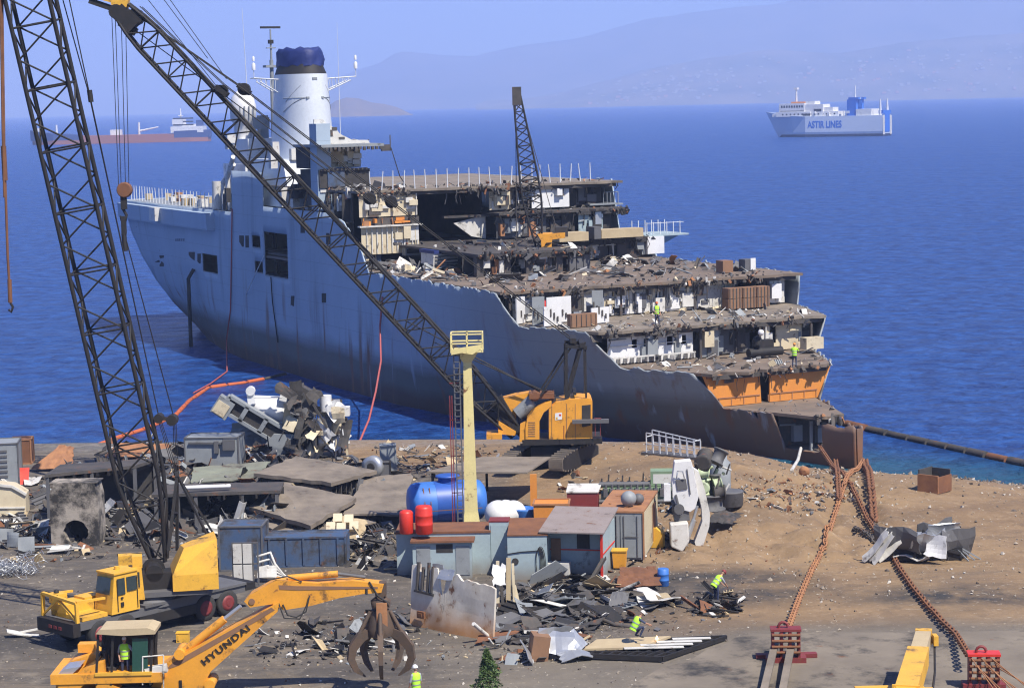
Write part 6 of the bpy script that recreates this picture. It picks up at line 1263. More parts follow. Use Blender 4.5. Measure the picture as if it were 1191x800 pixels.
for i in range(n):
    for k in range(7): a = i*W_+k; fs_ += [(a, a+W_, a+W_+1, a+1), (q+a+1, q+a+W_+1, q+a+W_, q+a)]
    a = i*W_; fs_ += [(a+7, a+W_+7, q+a+W_+7, q+a+7), (a, q+a, q+a+W_, a+W_)]
fs_ += [(k, k+1, q+k+1, q+k) for k in range(7)]+[(n*W_+k+1, n*W_+k, q+n*W_+k, q+n*W_+k+1) for k in range(7)]; m.add(vs_, fs_); zrust(M['slabw'], .1, 1.3, (.4, .18, .05), .9, .9); part(m, 'plate', 'slabw', TB)
m = MB()
for x, z0, z1 in ((.45, 1.7, 3.0), (.75, 1.75, 2.8), (1.1, 1.6, 3.05), (1.35, 1.7, 2.9)): m.bar((x, .12, z0), (x, .3, z1), .1, .14)
m.bar((.3, .1, 1.68), (1.5, .1, 1.62), .1); m.mi = 1; m.box((.8, -.02, .62), (.45, .12, .32)); m.box((.78, -.09, .62), (.25, .05, .16)); m.mi = 2; m.sheet((2.2, .25, 2.65), Matrix.Rotation(1.1, 3, 'X'), .9, .5, .03, .2, 4, g2, .2); m.sheet((1.6, .25, 2.8), Matrix.Rotation(1.3, 3, 'X'), .6, .5, .03, .2, 4, g2, .2); psplit(m, 'stub_frames', ['soot', 'rust', 'silver'], TB)
p = G(590, 708); T_ = thing('post_bundle', 'upright bundle of torn cream posts right of the pale bulkhead', 'posts', p, 0)
for k, (x, hh, mt, wq) in enumerate(((-.45, 2.3, 'cream', .16), (-.2, 1.7, 'soot', .14), (.05, 2.4, 'wood', .22), (.35, 2.1, 'cream', .12), (.5, 1.0, 'cream', .3), (-.6, 1.5, 'soot', .12))): m = MB(); m.bar((x, .1*k, 0), (x+g2.gauss(0, .12), .1*k+.2, hh), wq, .12); part(m, 'post', mt, T_)
m = MB(); m.sheet((-.35, -.2, 1.7), Matrix.Rotation(1.3, 3, 'X'), .6, 1.0, .03, .35, 5, g2, .3); part(m, 'torn_sheet', 'white', T_)
# ---- crumpled box, sheet on the cutting frame
p = G(648, 766); T_ = thing('crumpled_box', 'crumpled box of bright sheet metal with a brown side', 'sheet metal', p, R(8)); m = MB(); m.box((-.75, .2, .55), (.75, 1.0, 1.1), Matrix.Rotation(.15, 3, 'Y')); part(m, 'brown_side', 'brown', T_)
for c, r_, w_, h_ in (((.1, -.1, .75), (1.15, .2, .1), 1.2, 1.0), ((.75, .1, .65), (1.0, -.5, .5), 1.0, .9), ((.7, -.5, .2), (.35, .2, .3), 1.4, .6), ((-1.3, -.4, .5), (.9, .9, .9), .5, 1.3), ((0, .6, .8), (1.6, .1, .2), 1.5, 1.0)):
    m = MB(); m.sheet(c, Matrix.Rotation(r_[2], 3, 'Z') @ Matrix.Rotation(r_[1], 3, 'Y') @ Matrix.Rotation(r_[0], 3, 'X'), w_, h_, .03, .22, 5, g2, .2); part(m, 'sheet', 'silver', T_)
P_ = [Q(x, y, z) for x, y, z in ((678, 754, 2.34), (694, 743, 2.36), (780, 739, 2.36), (745, 752, 2.34))]; T_ = thing('cut_deck_panel', 'cream deck panel on a dark ribbed frame being cut by a crouching worker', 'deck panel', (P_[0].x, P_[0].y, 2), 0)
m = MB(); m.prism(P_, (0, 0, -.1)); part(m, 'panel', 'wood', T_, True); m = MB(); fr_ = [Q(x, y, 2.16) for x, y in ((676, 762), (690, 748), (845, 741), (770, 766))]
for k in range(10): t = k/9; m.bar(fr_[0].lerp(fr_[3], t), fr_[1].lerp(fr_[2], t), .09, .2)
for k in range(6): t = k/5; m.bar(fr_[0].lerp(fr_[1], t), fr_[3].lerp(fr_[2], t), .1, .22)
part(m, 'ribbed_frame', 'black_steel', T_, True)
for k in range(4): t = .45+k*.14; a = fr_[3].lerp(fr_[2], t-.05)+Vector((-.2, 0, .16)); b = a+Vector((-2.6+.3*k, -.1, .02)); m = MB(); m.bar(a, b, .28, .03); part(m, 'loose_strip', 'dwhite', T_, True)
m = MB(); m.tube(Q(677, 763, 2.1), Q(752, 765, 2.1), .07, n=8); part(m, 'edge_pipe', 'rust', T_, True)
# ---- white crane arm, green engine, valves, handrail
AY = G(800, 637).y; s = AY/F; b0 = V(800, 637, AY); b0.z = terrain(b0.x, AY)-.05; T_ = thing('white_crane_arm', 'upright white bent crane arm standing in front of the green engine', 'crane arm', b0, 0)
def ap(mb, name, mats): return part(mb, name, mats, T_, True)
def axz(pts, y0, y1): return [V(a, b2, AY)+Vector((0, y0, 0)) for a, b2 in pts], (0, y1-y0, 0)
m = MB(); m.prism(*axz([(784, 536), (803, 534), (806, 544), (812, 576), (808, 590), (802, 594), (788, 590), (782, 578), (781, 560)], -.35, .35)); m.mi = 1; m.prism(*axz([(785, 556), (797, 555), (799, 567), (787, 569)], -.42, -.36)); m.lathe(V(789, 590, AY)+Vector((0, -.55, 0)), [(0, .28), (1.1, .28)], 14, (0, 1, 0)); m.prism(*axz([(781, 584), (800, 586), (802, 604), (784, 605)], -.25, .3)); m.bar(V(799, 545, AY-.4), V(803, 575, AY-.4), .06); m.bar(V(786, 575, AY-.4), V(792, 600, AY-.45), .12); o_ = ap(m, 'upper_boom', ['white', 'dgrey']); bv = o_.modifiers.new('edge', 'BEVEL'); bv.width = .09; bv.segments = 2
m = MB(); m.prism(*axz([(807, 545), (813, 549), (820, 570), (826, 598), (825, 612), (818, 634), (810, 637), (808, 630), (817, 606), (816, 590), (811, 570)], .0, .7)); ap(m, 'curved_leg', 'dwhite')
m = MB(); m.prism(*axz([(779, 632), (778, 606), (799, 604), (800, 626), (792, 638)], -.9, .0)); m.mi = 1; m.prism(*axz([(776, 636), (780, 630), (801, 627), (794, 642)], -.3, .6)); o_ = ap(m, 'lower_box', ['dwhite', 'black_steel']); bv = o_.modifiers.new('edge', 'BEVEL'); bv.width = .07; bv.segments = 2
m = MB(); m.tube(V(807, 604, AY-.3), V(797, 634, AY-.3), .13, n=10); m.tube(V(811, 588, AY-.3), V(806, 606, AY-.3), .08, n=8); m.path([V(787, 556, AY-.5), V(788, 548, AY-.6), V(794, 548, AY-.6), V(796, 556, AY-.5)], .04, 5); m.mi = 1; m.box(V(776, 572, AY-.2), (.35, .4, .9)); psplit(m, 'hydraulics', ['silver', 'white'], T_, True)
p = G(746, 592); EN = thing('green_engine', 'long grey green marine engine block with a row of valve heads', 'engine', p, R(-4)); m = MB(); m.bb(-2.3, 2.2, -.3, 1.2, 0, .9); m.bb(-2.2, 2.1, -.1, 1.0, .9, 1.25); part(m, 'block', 'green', EN)
for k in range(12): m = MB(); m.bb(-2.15+k*.36, -1.9+k*.36, -.45, -.05, .8, 1.25); m.tube((-2.02+k*.36, -.2, 1.25), (-2.02+k*.36, -.2, 1.5), .07, n=6); part(m, 'valve_head', 'dgrey', EN)
m = MB(); m.tube((-2.4, -.5, .55), (2.2, -.5, .55), .12, n=8); m.tube((-2.4, .3, 1.4), (.5, .3, 1.4), .16, n=8); part(m, 'manifold', 'dgrey', EN); m = MB(); m.bb(.55, 2.0, .2, 1.3, 1.3, 2.15); part(m, 'top_casing', 'green', EN)
m = MB()
for k in range(9): x = -2.3+k*.4; m.tube((x, .7, 1.2), (x+.05, .7, 1.7+.3*math.sin(k*2.3)), .05, n=5); m.box((x, .8, 1.35), (.22, .3, .3))
part(m, 'fittings', 'soot', EN)
m = MB(); m.bb(.7, 1.9, .19, .2, 1.45, 2.0); part(m, 'hatch', 'dwhite', EN)
p = G(826, 600); VS = thing('valve_stack', 'stack of dark and pale green cylinders right of the white arm', 'machinery', p, R(5)); M['pgreen'] = mat('pale_green_paint', (.42, .5, .3), .6, c2=(.3, .33, .25), grime=.35)
g5 = random.Random(15)
for nm, mt, a_, b_, r0 in (('base', 'dgrey', (0, 0, 0), (0, 0, .9), .75), ('trunk', 'pgreen', (-.35, -.1, .9), (-.35, -.1, 1.8), .34), ('trunk', 'dgrey', (.3, 0, .9), (.3, .1, 2.0), .3), ('trunk', 'soot', (-.9, 0, .2), (-.95, 0, 2.3), .22), ('upper_pipe', 'soot', (-.5, -.6, 2.75), (-.1, .6, 2.95), .42), ('upper_pipe', 'dgrey', (.35, .1, 2.6), (.75, .3, 3.3), .38), ('elbow', 'pgreen', (-.75, -.3, 2.2), (-.1, -.4, 2.1), .26), ('elbow', 'pgreen', (.15, -.35, 1.5), (.6, -.35, 1.6), .28), ('valve_body', 'soot', (.1, -.45, 1.05), (.75, -.45, 1.05), .38), ('valve_body', 'pgreen', (-.5, -.5, 1.4), (-.5, -.9, 1.4), .3)):
    m = MB(); a_ = Vector(a_); b_ = Vector(b_); L_ = (b_-a_).length; m.lathe(a_, [(0, r0*.8), (0, r0*1.18), (L_*.1, r0*1.18), (L_*.11, r0), (L_*.5, r0*.93), (L_*.88, r0), (L_*.9, r0*1.18), (L_, r0*1.18), (L_, r0*.7)], 14, b_-a_); part(m, nm, mt, VS)
m = MB()
for _ in range(26): q = Vector((g5.uniform(-1, .9), g5.uniform(-.6, .4), g5.uniform(.6, 2.6))); m.mi = g5.choice([0, 0, 1, 2]); m.tube(q, q+Vector((g5.gauss(0, .3), g5.gauss(0, .2), g5.gauss(0, .35))), g5.uniform(.04, .1), n=6)
psplit(m, 'small_pipe', ['soot', 'pgreen', 'dwhite'], VS)
p = G(848, 586); m = MB(); m.lathe(p, [(0, .75), (.05, .8), (.75, .8), (.8, .84), (.85, .8), (.85, .6)], 20); solo(m, 'open_drum', 'dgrey', 'squat grey open drum beside the stacked cylinders', 'drum', base=p); p = G(838, 572); m = MB(); m.lathe(p, [(0, .6), (1.5, .6), (1.7, .4), (1.9, .4), (1.92, .2)], 16); solo(m, 'milk_can_vessel', 'grey', 'upright grey vessel with narrowed neck behind the squat drum', 'vessel', base=p)
A_, B_ = G(752, 529), G(808, 534); T_ = thing('handrail_section', 'loose section of white handrail standing on the sand bank', 'railing', A_, math.atan2(B_.y-A_.y, B_.x-A_.x)); L_ = (B_-A_).length; psts = MB(); m = MB()
for k in range(8): x = L_*k/7; m.bar((x, 0, 0), (x, 0, 1.45-.05*k), .06); m.bar((x, .7, 0), (x, .7, 1.55-.06*k), .06)
part(m, 'post', 'shiprail', T_); m = MB()
for y in (0, .7): m.bar((0, y, 1.45+.1*(y > 0)), (L_, y, 1.1), .06); m.bar((0, y, .75), (L_, y, .6), .05)
for x in (0, L_): m.bar((x, 0, 1.2), (x, .7, 1.2), .05)
part(m, 'rail', 'shiprail', T_); m = MB(); m.bb(-.3, L_+.2, -.2, .9, 0, .18); part(m, 'base_plate', 'dgrey', T_)
# ---- right hand side: rusty box, crumpled shell, chains, winches
p = G(1087, 571); T_ = thing('rusty_open_box', 'rusty open steel box standing by the waterline', 'box', p, R(-42))
for (x0, x1, y0, y1, z1, mt) in ((-.7, .7, -.8, -.72, 1.1, 'lrust'), (-.7, -.62, -.72, .8, 1.35, 'soot'), (.62, .7, -.72, .8, 1.0, 'rust'), (-.62, .62, .72, .8, 1.3, 'soot')): m = MB(); m.bb(x0, x1, y0, y1, 0, z1); part(m, 'side', mt, T_)  # shaded and lit sides given darker and lighter colours
m = MB(); m.bb(-.62, .62, -.72, .72, .02, .08); part(m, 'floor', 'rust', T_)
p = G(1064, 652); T_ = thing('crumpled_shell', 'crumpled grey aluminium shell with splayed white fins lying on the sand', 'wreckage', p, 0); T_.scale = (1.2, 1.2, 1.45); g3 = random.Random(21)
def curved(c, rx, rz_, L_, Rr, a0, a1, mt, name, crump=.3):
    m = MB(); n1, n2 = 10, 6; rot = Matrix.Rotation(rz_, 3, 'Z') @ Matrix.Rotation(rx, 3, 'X'); vs_ = []; sd_ = Vector((g3.uniform(0, 50), 0, 0))
    for k in (0, .04):
        for i in range(n1+1):
            for j in range(n2+1):
                t = lerp(a0, a1, i/n1); q = Vector(((j/n2-.5)*L_*(1+.12*noise.noise(Vector((i*.8, 3, 1))+sd_)), math.sin(t)*(Rr-k), -math.cos(t)*(Rr-k))); q += Vector((0, noise.noise(q*1.1+sd_), noise.noise(q*1.3-sd_)))*crump; vs_.append(Vector(c)+rot @ q)
    W_ = n2+1; q_ = (n1+1)*W_; fs_ = []
    for i in range(n1):
        for j in range(n2): a = i*W_+j; fs_ += [(a, a+1, a+W_+1, a+W_), (q_+a+W_, q_+a+W_+1, q_+a+1, q_+a)]
    for j in range(n2): fs_ += [(j+1, j, q_+j, q_+j+1), (n1*W_+j, n1*W_+j+1, q_+n1*W_+j+1, q_+n1*W_+j)]
    for i in range(n1): a, b = i*W_, (i+1)*W_; fs_ += [(a, b, q_+b, q_+a), (b+n2, a+n2, q_+a+n2, q_+b+n2)]
    m.add(vs_, fs_); part(m, name, mt, T_)
curved((-.55, .1, 1.15), .25, -.5, 1.9, .85, -2.0, .6, 'dgrey', 'curved_plate'); curved((.35, .0, 1.2), -.2, .15, 1.5, .8, -1.2, 1.4, 'silver', 'curved_plate'); curved((1.45, .5, 1.0), -.15, .35, 1.7, 1.0, -1.7, 1.9, 'dgrey', 'curved_plate'); curved((1.5, .0, .9), .5, .2, 1.5, .75, -.2, 1.6, 'silver', 'curved_plate'); curved((-.2, -.4, .9), -.5, -.3, 1.5, .7, .1, 1.5, 'dwhite', 'curved_plate')
for k, (dx, dy, l_, rz_) in enumerate(((-1.75, -.5, 1.5, .75), (-1.45, -.7, 1.35, .85), (-1.2, -.55, 1.2, .6))): m = MB(); m.sheet((dx, dy, .62-.06*k), Matrix.Rotation(-.35+.2*k, 3, 'Z') @ Matrix.Rotation(-rz_, 3, 'Y') @ Matrix.Rotation(.5, 3, 'X'), l_, .42, .03, .1, 5, g3, .15); part(m, 'fin', 'dwhite', T_)
m = MB(); m.sheet((.75, -.95, .65), Matrix.Rotation(-.6, 3, 'Z') @ Matrix.Rotation(1.1, 3, 'X'), .9, .75, .03, .2, 5, g3, .3); part(m, 'flap', 'white', T_)
for k in range(3): m = MB(); m.bar((1.7+.1*k, -.2, .5), (2.2+.3*k, -.6+.2*k, .05), .05); part(m, 'strut', 'grey', T_)
m = MB(); m.bb(-1.0, 2.0, -.3, .5, .05, .5); m.bar((-.9, -.4, .9), (1.9, -.35, .3), .1); m.bar((-.2, -.5, .1), (.3, -.5, 1.2), .09); m.bar((1.3, -.6, .1), (1.0, -.4, 1.1), .09); part(m, 'inner_frame', 'black_steel', T_)
def link_mb(m, c, d, up, L_, wr, r_):
    d = d.normalized(); side = d.cross(up).normalized(); pts = []
    n = 10
    for i in range(n+1):
        t = 2*math.pi*i/n; pts.append(c+d*math.cos(t)*L_/2+side*math.sin(t)*wr/2)
    m.path(pts, r_, 5)
def chain(pts, lab, mt, L_=.5, wr=.26, r_=.05):
    raw = [Vector(p_) for p_ in pts]; P_ = []
    for a, b in zip(raw, raw[1:]):
        for k_ in range(8):
            q = a.lerp(b, k_/8); q.z = max(q.z, max(terrain(q.x, q.y), 2.12 if q.y < 97 else -9)+.15); P_.append(q)
    P_.append(raw[-1]); m = MB(); d = 0; step = L_*.66; k = 0
    for a, b in zip(P_, P_[1:]):
        l = (b-a).length; dr = (b-a).normalized()
        while d < l:
            c = a+dr*d; up = Vector((0, 0, 1)) if abs(dr.z) < .9 else Vector((0, 1, 0)); sd_ = dr.cross(up).normalized(); u2 = sd_.cross(dr); link_mb(m, c, dr, (u2+sd_ if k % 2 else u2-sd_), L_, wr, r_); d += step; k += 1
        d -= l
    return solo(m, 'anchor_chain', mt, lab, 'chain', 'heavy chains from the bow to the yard', base=P_[-1])
lift = lambda px, py, dz_: (lambda q: Vector((q.x, q.y, q.z+dz_)))(G(px, py))
def Z(px, py, Y): return V(px, py, Y)
def air(a, b, n=10):
    out = []
    for k in range(n+1): q = a.lerp(b, k/n); q.z = max(q.z, terrain(q.x, q.y)+.3); out.append(q)
    return out
chain(air(Z(953, 519, 149.3), lift(1016, 620, .3))+[lift(1024, 633, .2), lift(1035, 645, .2), lift(1047, 666, .2), lift(1062, 688, .2), lift(1090, 722, .2), lift(1112, 748, .4), Q(1127, 762, 2.9)], 'rusty chain running from the hull opening past the crumpled shell', 'rust')
chain(air(Z(1004, 535, 147.5), lift(977, 585, .3))+[lift(970, 605, .2), lift(959, 639, .2), lift(945, 665, .2), lift(930, 700, .25), Q(916, 732, 2.8)], 'light rusty chain running down to the left winch block', 'lrust')
chain(air(Z(1006, 536, 147.6), lift(1017, 612, .3)), 'short thick rusty chain hanging at the stem of the bow', 'rust', .7, .46, .09)
chain(air(Z(972, 536, 149), lift(976, 586, .3)), 'short rusty chain hanging in the middle of the crossing chains', 'rust', .55, .34, .065)
chain([lift(1018, 614, .2), lift(1023, 626, .2), lift(1016, 632, .15), lift(1005, 622, .15), lift(994, 617, .15)], 'loose dark chain end curled beside the crumpled shell', 'soot')
# winch blocks
def winch(px, py, rz, lab):
    p = G(px, py); p.z = 2.12; T_ = thing('winch_block', lab, 'winch', p, R(rz), 'red winch blocks on the concrete'); m = MB(); m.bb(-.85, .85, -.35, .35, 0, .22); part(m, 'base', 'maroon', T_)
    for x in (-.55, -.18, .18, .55): m = MB(); m.bb(x-.06, x+.06, -.3, .35, .22, 1.35); part(m, 'cheek_plate', 'maroon', T_)
    m = MB(); m.bb(-.65, .65, -.32, .37, 1.35, 1.45); part(m, 'top_plate', 'red' if px > 1000 else 'maroon', T_)
    for z_ in (.45, .7, .95, 1.2): m = MB(); m.tube((-.6, -.33, z_), (.6, -.33, z_), .06, n=8); part(m, 'roller', 'rust', T_)
    m = MB(); m.path([(-.1+math.cos(t)*.2, 0, 1.5+math.sin(t)*.2) for t in [i*.6 for i in range(11)]], .06, 6); part(m, 'shackle', 'maroon', T_); return p
pA = winch(914, 772, -4, 'dark red winch block at the end of the light rusty chain'); pB = winch(1144, 802, -6, 'dark red winch block with many cables at the bottom right corner')
for x0, x1, y1, lab in ((903, 882, 830, 'left one of two dark steel beams running down from the winch block'), (922, 905, 830, 'right one of two dark steel beams running down from the winch block')):
    a = Q(x0, 742, 2.75); b = Q(x1, y1, 2.3); m = MB(); m.bar(a, b, .3, .12); m.bar(a-Vector((0, 0, .18)), b-Vector((0, 0, .18)), .08, .26); solo(m, 'steel_beam', 'plate', lab, 'beam', 'beams behind the left winch block')
m = MB()
for k in range(9): a = pB+Vector((-.55+k*.13, -.3, 1.3-(k % 3)*.2)); b = pB+Vector((.2+k*.3, -3.8, .05)); m.tube(a, b, .022, n=5)
solo(m, 'wire_ropes', 'lrust', 'fan of thin rusty wire ropes running off the right winch block', 'ropes')
p = G(912, 762); p.z = 2.13; m = MB(); m.box(p+Vector((0, -.75, .09)), (2.6, .4, .16)); solo(m, 'anchor_plate', 'maroon', 'flat dark red anchor plate under the left winch block', 'plate')
# yellow telescopic boom from a crane parked below the picture
a = Q(1055, 806, 4.2); b = Q(1068, 762, 4.0); c = Q(1074, 741, 3.95); T_ = thing('mobile_crane', 'yellow telescopic crane boom reaching over the concrete from the bottom edge', 'crane', (a.x, 78, 2.0), 0); dr = (c-a).normalized(); m = MB(); m.bar(a-dr*6, b, .82, .75); m.mi = 1; m.bar(a-dr*6+Vector((0, 0, .0)), a-dr*.3, .7, .8); part(m, 'main_boom', ['yellow', 'yellow'], T_, True); m = MB(); m.bar(b, c, .62, .55); m.mi = 1; m.bar(c, c+dr*.4, .66, .6); m.box(c+Vector((.4, -.4, 0)), (.18, .5, .4)); part(m, 'boom_extension', ['wood', 'yellow'], T_, True)
m = MB(); m.bar(a-dr*.6, a-dr*.5, 1.0, .9); m.bar(a+Vector((.5, .2, 0)), a+Vector((1.0, .2, 0)), .25); m.mi = 1; m.path([c+Vector((.4, -.3, -.3)), b+Vector((.6, -.3, -.6)), a+Vector((.85, 0, -.6)), a+Vector((.85, -3, -.6))], .05, 5); part(m, 'boom_collar', ['yellow', 'black_steel'], T_, True)
m = MB(); m.bb(a.x-1.4, a.x+1.2, 70, 80, 2.6, 3.6); m.mi = 1
for y in (72, 74, 78): 
    for x in (a.x-1.3, a.x+1.1): m.wheel((x, y, 2.55), (1, 0, 0), .55, .4)
part(m, 'carrier', ['yellow', 'rubber'], T_, True)
# small young tree at the bottom edge
TY = 83.0; tb = V(567, 800, TY); tb = Vector((tb.x, TY, 2.0)); T_ = thing('young_tree', 'small green bushy tree at the bottom edge of the picture', 'tree', tb, 0); top = V(566, 756, TY).z-2.0; m = MB(); m.path([(0, 0, 0), (.05, 0, top*.5), (-.02, 0, top*.93)], [.07, .05, .015], 6)
for k in range(14): z_ = top*(.3+.045*k); t = k*2.4; m.path([(0, 0, z_), (math.cos(t)*.45*(1-k/18), math.sin(t)*.45*(1-k/18), z_+.25)], [.02, .008], 4)
part(m, 'trunk', 'brown', T_); m = MB(); g4 = random.Random(6); 
for _ in range(2600):
    t = g4.random()**.7; z_ = top*(.22+.8*t); t2 = g4.uniform(0, 6.28); cl = noise.noise(Vector((math.cos(t2)*1.5, math.sin(t2)*1.5, z_*2.2)))*1.9; rad = .85*(1-t)**.75*(.75+.5*cl)*g4.random()**.4+.03; c = Vector((math.cos(t2)*rad, math.sin(t2)*rad, z_-.15*rad)); r_ = rrot(g4, .9); s_ = g4.uniform(.04, .09); m.mi = g4.choice([0, 0, 1]); m.add([c+r_ @ Vector(q) for q in ((-s_, 0, 0), (0, -s_*.45, .01), (s_*1.3, 0, 0), (0, s_*.45, .01))], [(0, 1, 2, 3)])
M['leaf'] = mat('leaf', (.055, .1, .025), .6, c2=(.035, .075, .02)); M['leaf2'] = mat('leaf_light', (.1, .15, .04), .6); part(m, 'crown', ['leaf', 'leaf2'], T_)
# ---- on the water
def floats(pts, r_, seg, lab, mt, name, cat, mats=None):
    P_ = [Q(x, y, .08) for x, y in pts]; m = MB(); k = 0
    for a, b in zip(P_, P_[1:]):
        n = max(1, int((b-a).length/seg))
        for i in range(n): q0 = a.lerp(b, i/n); q1 = a.lerp(b, (i+.88)/n); m.mi = (0 if rnd.random() < .8 else 1) if mats else 0; m.tube(q0, q1, r_*rnd.uniform(.85, 1.1), n=8); m.tube(q1, a.lerp(b, (i+1)/n), r_*.4, n=6); k += 1
    return solo(m, name, mats or mt, lab, cat, base=P_[0])
floats([(306, 441), (285, 445), (262, 448), (242, 451), (232, 458), (220, 466), (205, 482), (185, 492), (165, 500), (140, 508), (112, 518)], .19, 1.6, 'orange floating oil barrier curving across the water at the left', 'oboom', 'oil_barrier', 'barrier')
floats([(332, 435), (318, 438), (306, 441)], .17, 1.6, 'dark end of the floating barrier close to the hull', 'soot', 'dark_barrier', 'barrier')
floats([(958, 488), (985, 494), (1010, 500), (1060, 511), (1105, 521), (1150, 531), (1200, 542), (1240, 549)], .38, 2.2, 'dark rusty floating barrier stretching over the water right of the bow', 'soot', 'floating_barrier', 'barrier', ['soot', 'rust'])
def hang(pts, r_, mt, lab, name='hose', cat='hose'): m = MB(); m.path(pts, r_, 6); return solo(m, name, mt, lab, cat)
def onhull(px, py, off=.25): u, z = side_uz(px, py); return S(u, hb(u, z)+off, z)
hang([onhull(448, 345), onhull(447, 380, .4), V(443, 420, 180), V(437, 455, 170), V(429, 488, 163), V(418, 514, 157)], .085, 'pinkhose', 'red hose sagging from the hull side down to the beach')
q = [onhull(273, 243), onhull(272, 300), onhull(271, 360), onhull(269, 395, .5)]; hang(q+[Q(264, 432, .1), Q(245, 446, .1), Q(225, 457, .1)], .07, 'pinkhose', 'thin red hose hanging down the far end of the hull into the water')
hang([onhull(310, 297), V(287, 340, 219), Q(262, 382, .1)], .05, 'white', 'slack white mooring rope from the hull to the water', 'mooring_rope', 'rope')
hang([onhull(318, 322), onhull(320, 350), onhull(326, 398)], .06, 'black_steel', 'thin dark cable dangling below the big hull opening', 'cable', 'cable')
hang([S(65, 7.1, 22), V(465, 205, 202), V(474, 219, 203)], .05, 'black_steel', 'dark wire slanting from the bridge roof to the top deck', 'wire', 'wire')
hang([onhull(933, 521, .1), V(928, 535, 147), lift(921, 548, .1)], .12, 'dwhite', 'pale rope ladder hanging from the bow opening to the sand', 'rope_ladder', 'ladder')
p = G(935, 553); m = MB(); m.lathe(p+Vector((0, 0, .2)), [(0, .15), (.08, .34), (.25, .34), (.32, .15)], 14, (.3, 1, .2)); solo(m, 'orange_buoy', 'lrust', 'round faded orange buoy lying under the bow', 'buoy')
# ------------------------------------------------------------------ ships out in the bay
p = GZ(965, 159, 0); fa = R(180-29); FE = thing('ferry', 'pale blue ferry with blue funnels and lettering on its side, far out at right', 'ferry', (p.x, p.y, 0), fa); k = sc(p)
M['ferryhull'] = mat('ferry_hull', (.55, .62, .72), .6, c2=(.45, .52, .62)); M['ferryblue'] = mat('ferry_blue', (.04, .16, .6), .5); M['fdark'] = mat('dark_boot', (.02, .03, .08), .7)
def loft(secs, close=True):
    m = MB(); n = len(secs[0]); m.add([q for s_ in secs for q in s_], [(j*n+i, j*n+i+1, (j+1)*n+i+1, (j+1)*n+i) for j in range(len(secs)-1) for i in range(n-1)]); m.add(secs[0], [tuple(range(n))]); m.add(secs[-1], [tuple(range(n-1, -1, -1))]); return m
FL = 75.0; hL = FL/2; zs_ = 12.8
def fsec(x, b, b2, zt): return [(x, b2, zt), (x, b, 3), (x, b*.9, -1), (x, -b*.9, -1), (x, -b, 3), (x, -b2, zt), (x, b2, zt)]
m = loft([fsec(-hL, 8, 8.2, zs_), fsec(-hL*.4, 8.3, 8.3, zs_), fsec(hL*.35, 8.3, 8.3, zs_), fsec(hL*.6, 5.6, 7.8, zs_+.5), fsec(hL*.78, 2.6, 6, zs_+1.5)]); m.add([(hL*.78, 6, zs_+1.5), (hL*.78, 2.6, 3), (hL*.78, 2.3, -1), (hL*.78, -2.3, -1), (hL*.78, -2.6, 3), (hL*.78, -6, zs_+1.5), (hL*.9, 0, -1), (hL*.96, 0, 3), (hL*1.14, 0, zs_+3.2)], [(0, 1, 7, 8), (1, 2, 6, 7), (3, 4, 7, 6), (4, 5, 8, 7), (0, 8, 5)]); part(m, 'hull', 'ferryhull', FE)
m = loft([[(x, b, 1.6), (x, b, -1), (x, -b, -1), (x, -b, 1.6), (x, b, 1.6)] for x, b in ((-hL-.05, 8.15), (hL*.35, 8.45), (hL*.6, 5.7), (hL*.78, 2.65), (hL*.9, .2))]); part(m, 'boot_topping', 'fdark', FE)
m = MB(); m.bb(10, 33, -7.6, 7.6, zs_, zs_+3); m.bb(14, 31, -7, 7, zs_+3, zs_+8.3); m.bb(2, 14, -6.5, 6.5, zs_, zs_+7.5); m.bb(-8, 2, -6, 6, zs_, zs_+3); m.bb(33, 36, -6, 6, zs_, zs_+2); m.bb(8, 14, -5, 5, zs_+7.5, zs_+9.5); m.bb(-4, 2, -5, 5, zs_+3, zs_+5.5); m.mi = 1
for q in range(14): m.bb(-6+q*2.6, -5+q*2.6, 6.0+(1.6 if q > 6 else .6 if q > 3 else 0), 6.03+(1.6 if q > 6 else .6 if q > 3 else 0), zs_+1, zs_+1.9)
m.bb(14.5, 30.5, 7.0, 7.03, zs_+3.3, zs_+3.7)
for q in range(9): m.bb(15+q*1.7, 16.1+q*1.7, 7.0, 7.03, zs_+5.6, zs_+7)
m.bb(31, 31.05, -6, 6, zs_+5.5, zs_+7.2); m.bb(3, 8, 6.5, 6.55, zs_+3, zs_+4.6); m.bb(10, 15, 7.6, 7.65, zs_+.5, zs_+1.8); part(m, 'superstructure', ['white', 'dark'], FE)
m = MB(); m.bb(15, 24, -4, 4, zs_+8.31, zs_+9.3); part(m, 'upper_cabin', 'orange', FE); m = MB(); m.tube((22, 0, zs_+8), (22, 0, zs_+17), .7, .5); m.box((22, 0, zs_+17.5), (2.2, 3.5, 1.2)); part(m, 'mast', 'white', FE); m = MB(); m.tube((-17, 0, zs_+9), (-17, 0, zs_+18.5), .5, .3); part(m, 'aft_mast', 'white', FE)
for s_ in (-1, 1): m = MB(); m.bb(-20, -14, s_*5.4-1.6, s_*5.4+1.6, zs_, zs_+10); m.bb(-21.5, -15, s_*5.4-1.7, s_*5.4+1.7, zs_+10, zs_+11.3); part(m, 'funnel', 'ferryblue', FE)
m = MB(); m.bb(-19.4, -17, -7, 7, zs_+10.2, zs_+11); part(m, 'funnel_bridge', 'ferryhull', FE)
g = random.Random(4); m = MB()
for q in range(34): x = g.uniform(-30, 8); m.box((x, g.uniform(-6, 7.4), zs_+g.uniform(.8, 3.2)), (g.uniform(1, 3), g.uniform(1, 2.5), g.uniform(1.2, 3.2)))
part(m, 'deck_gear', 'white', FE)
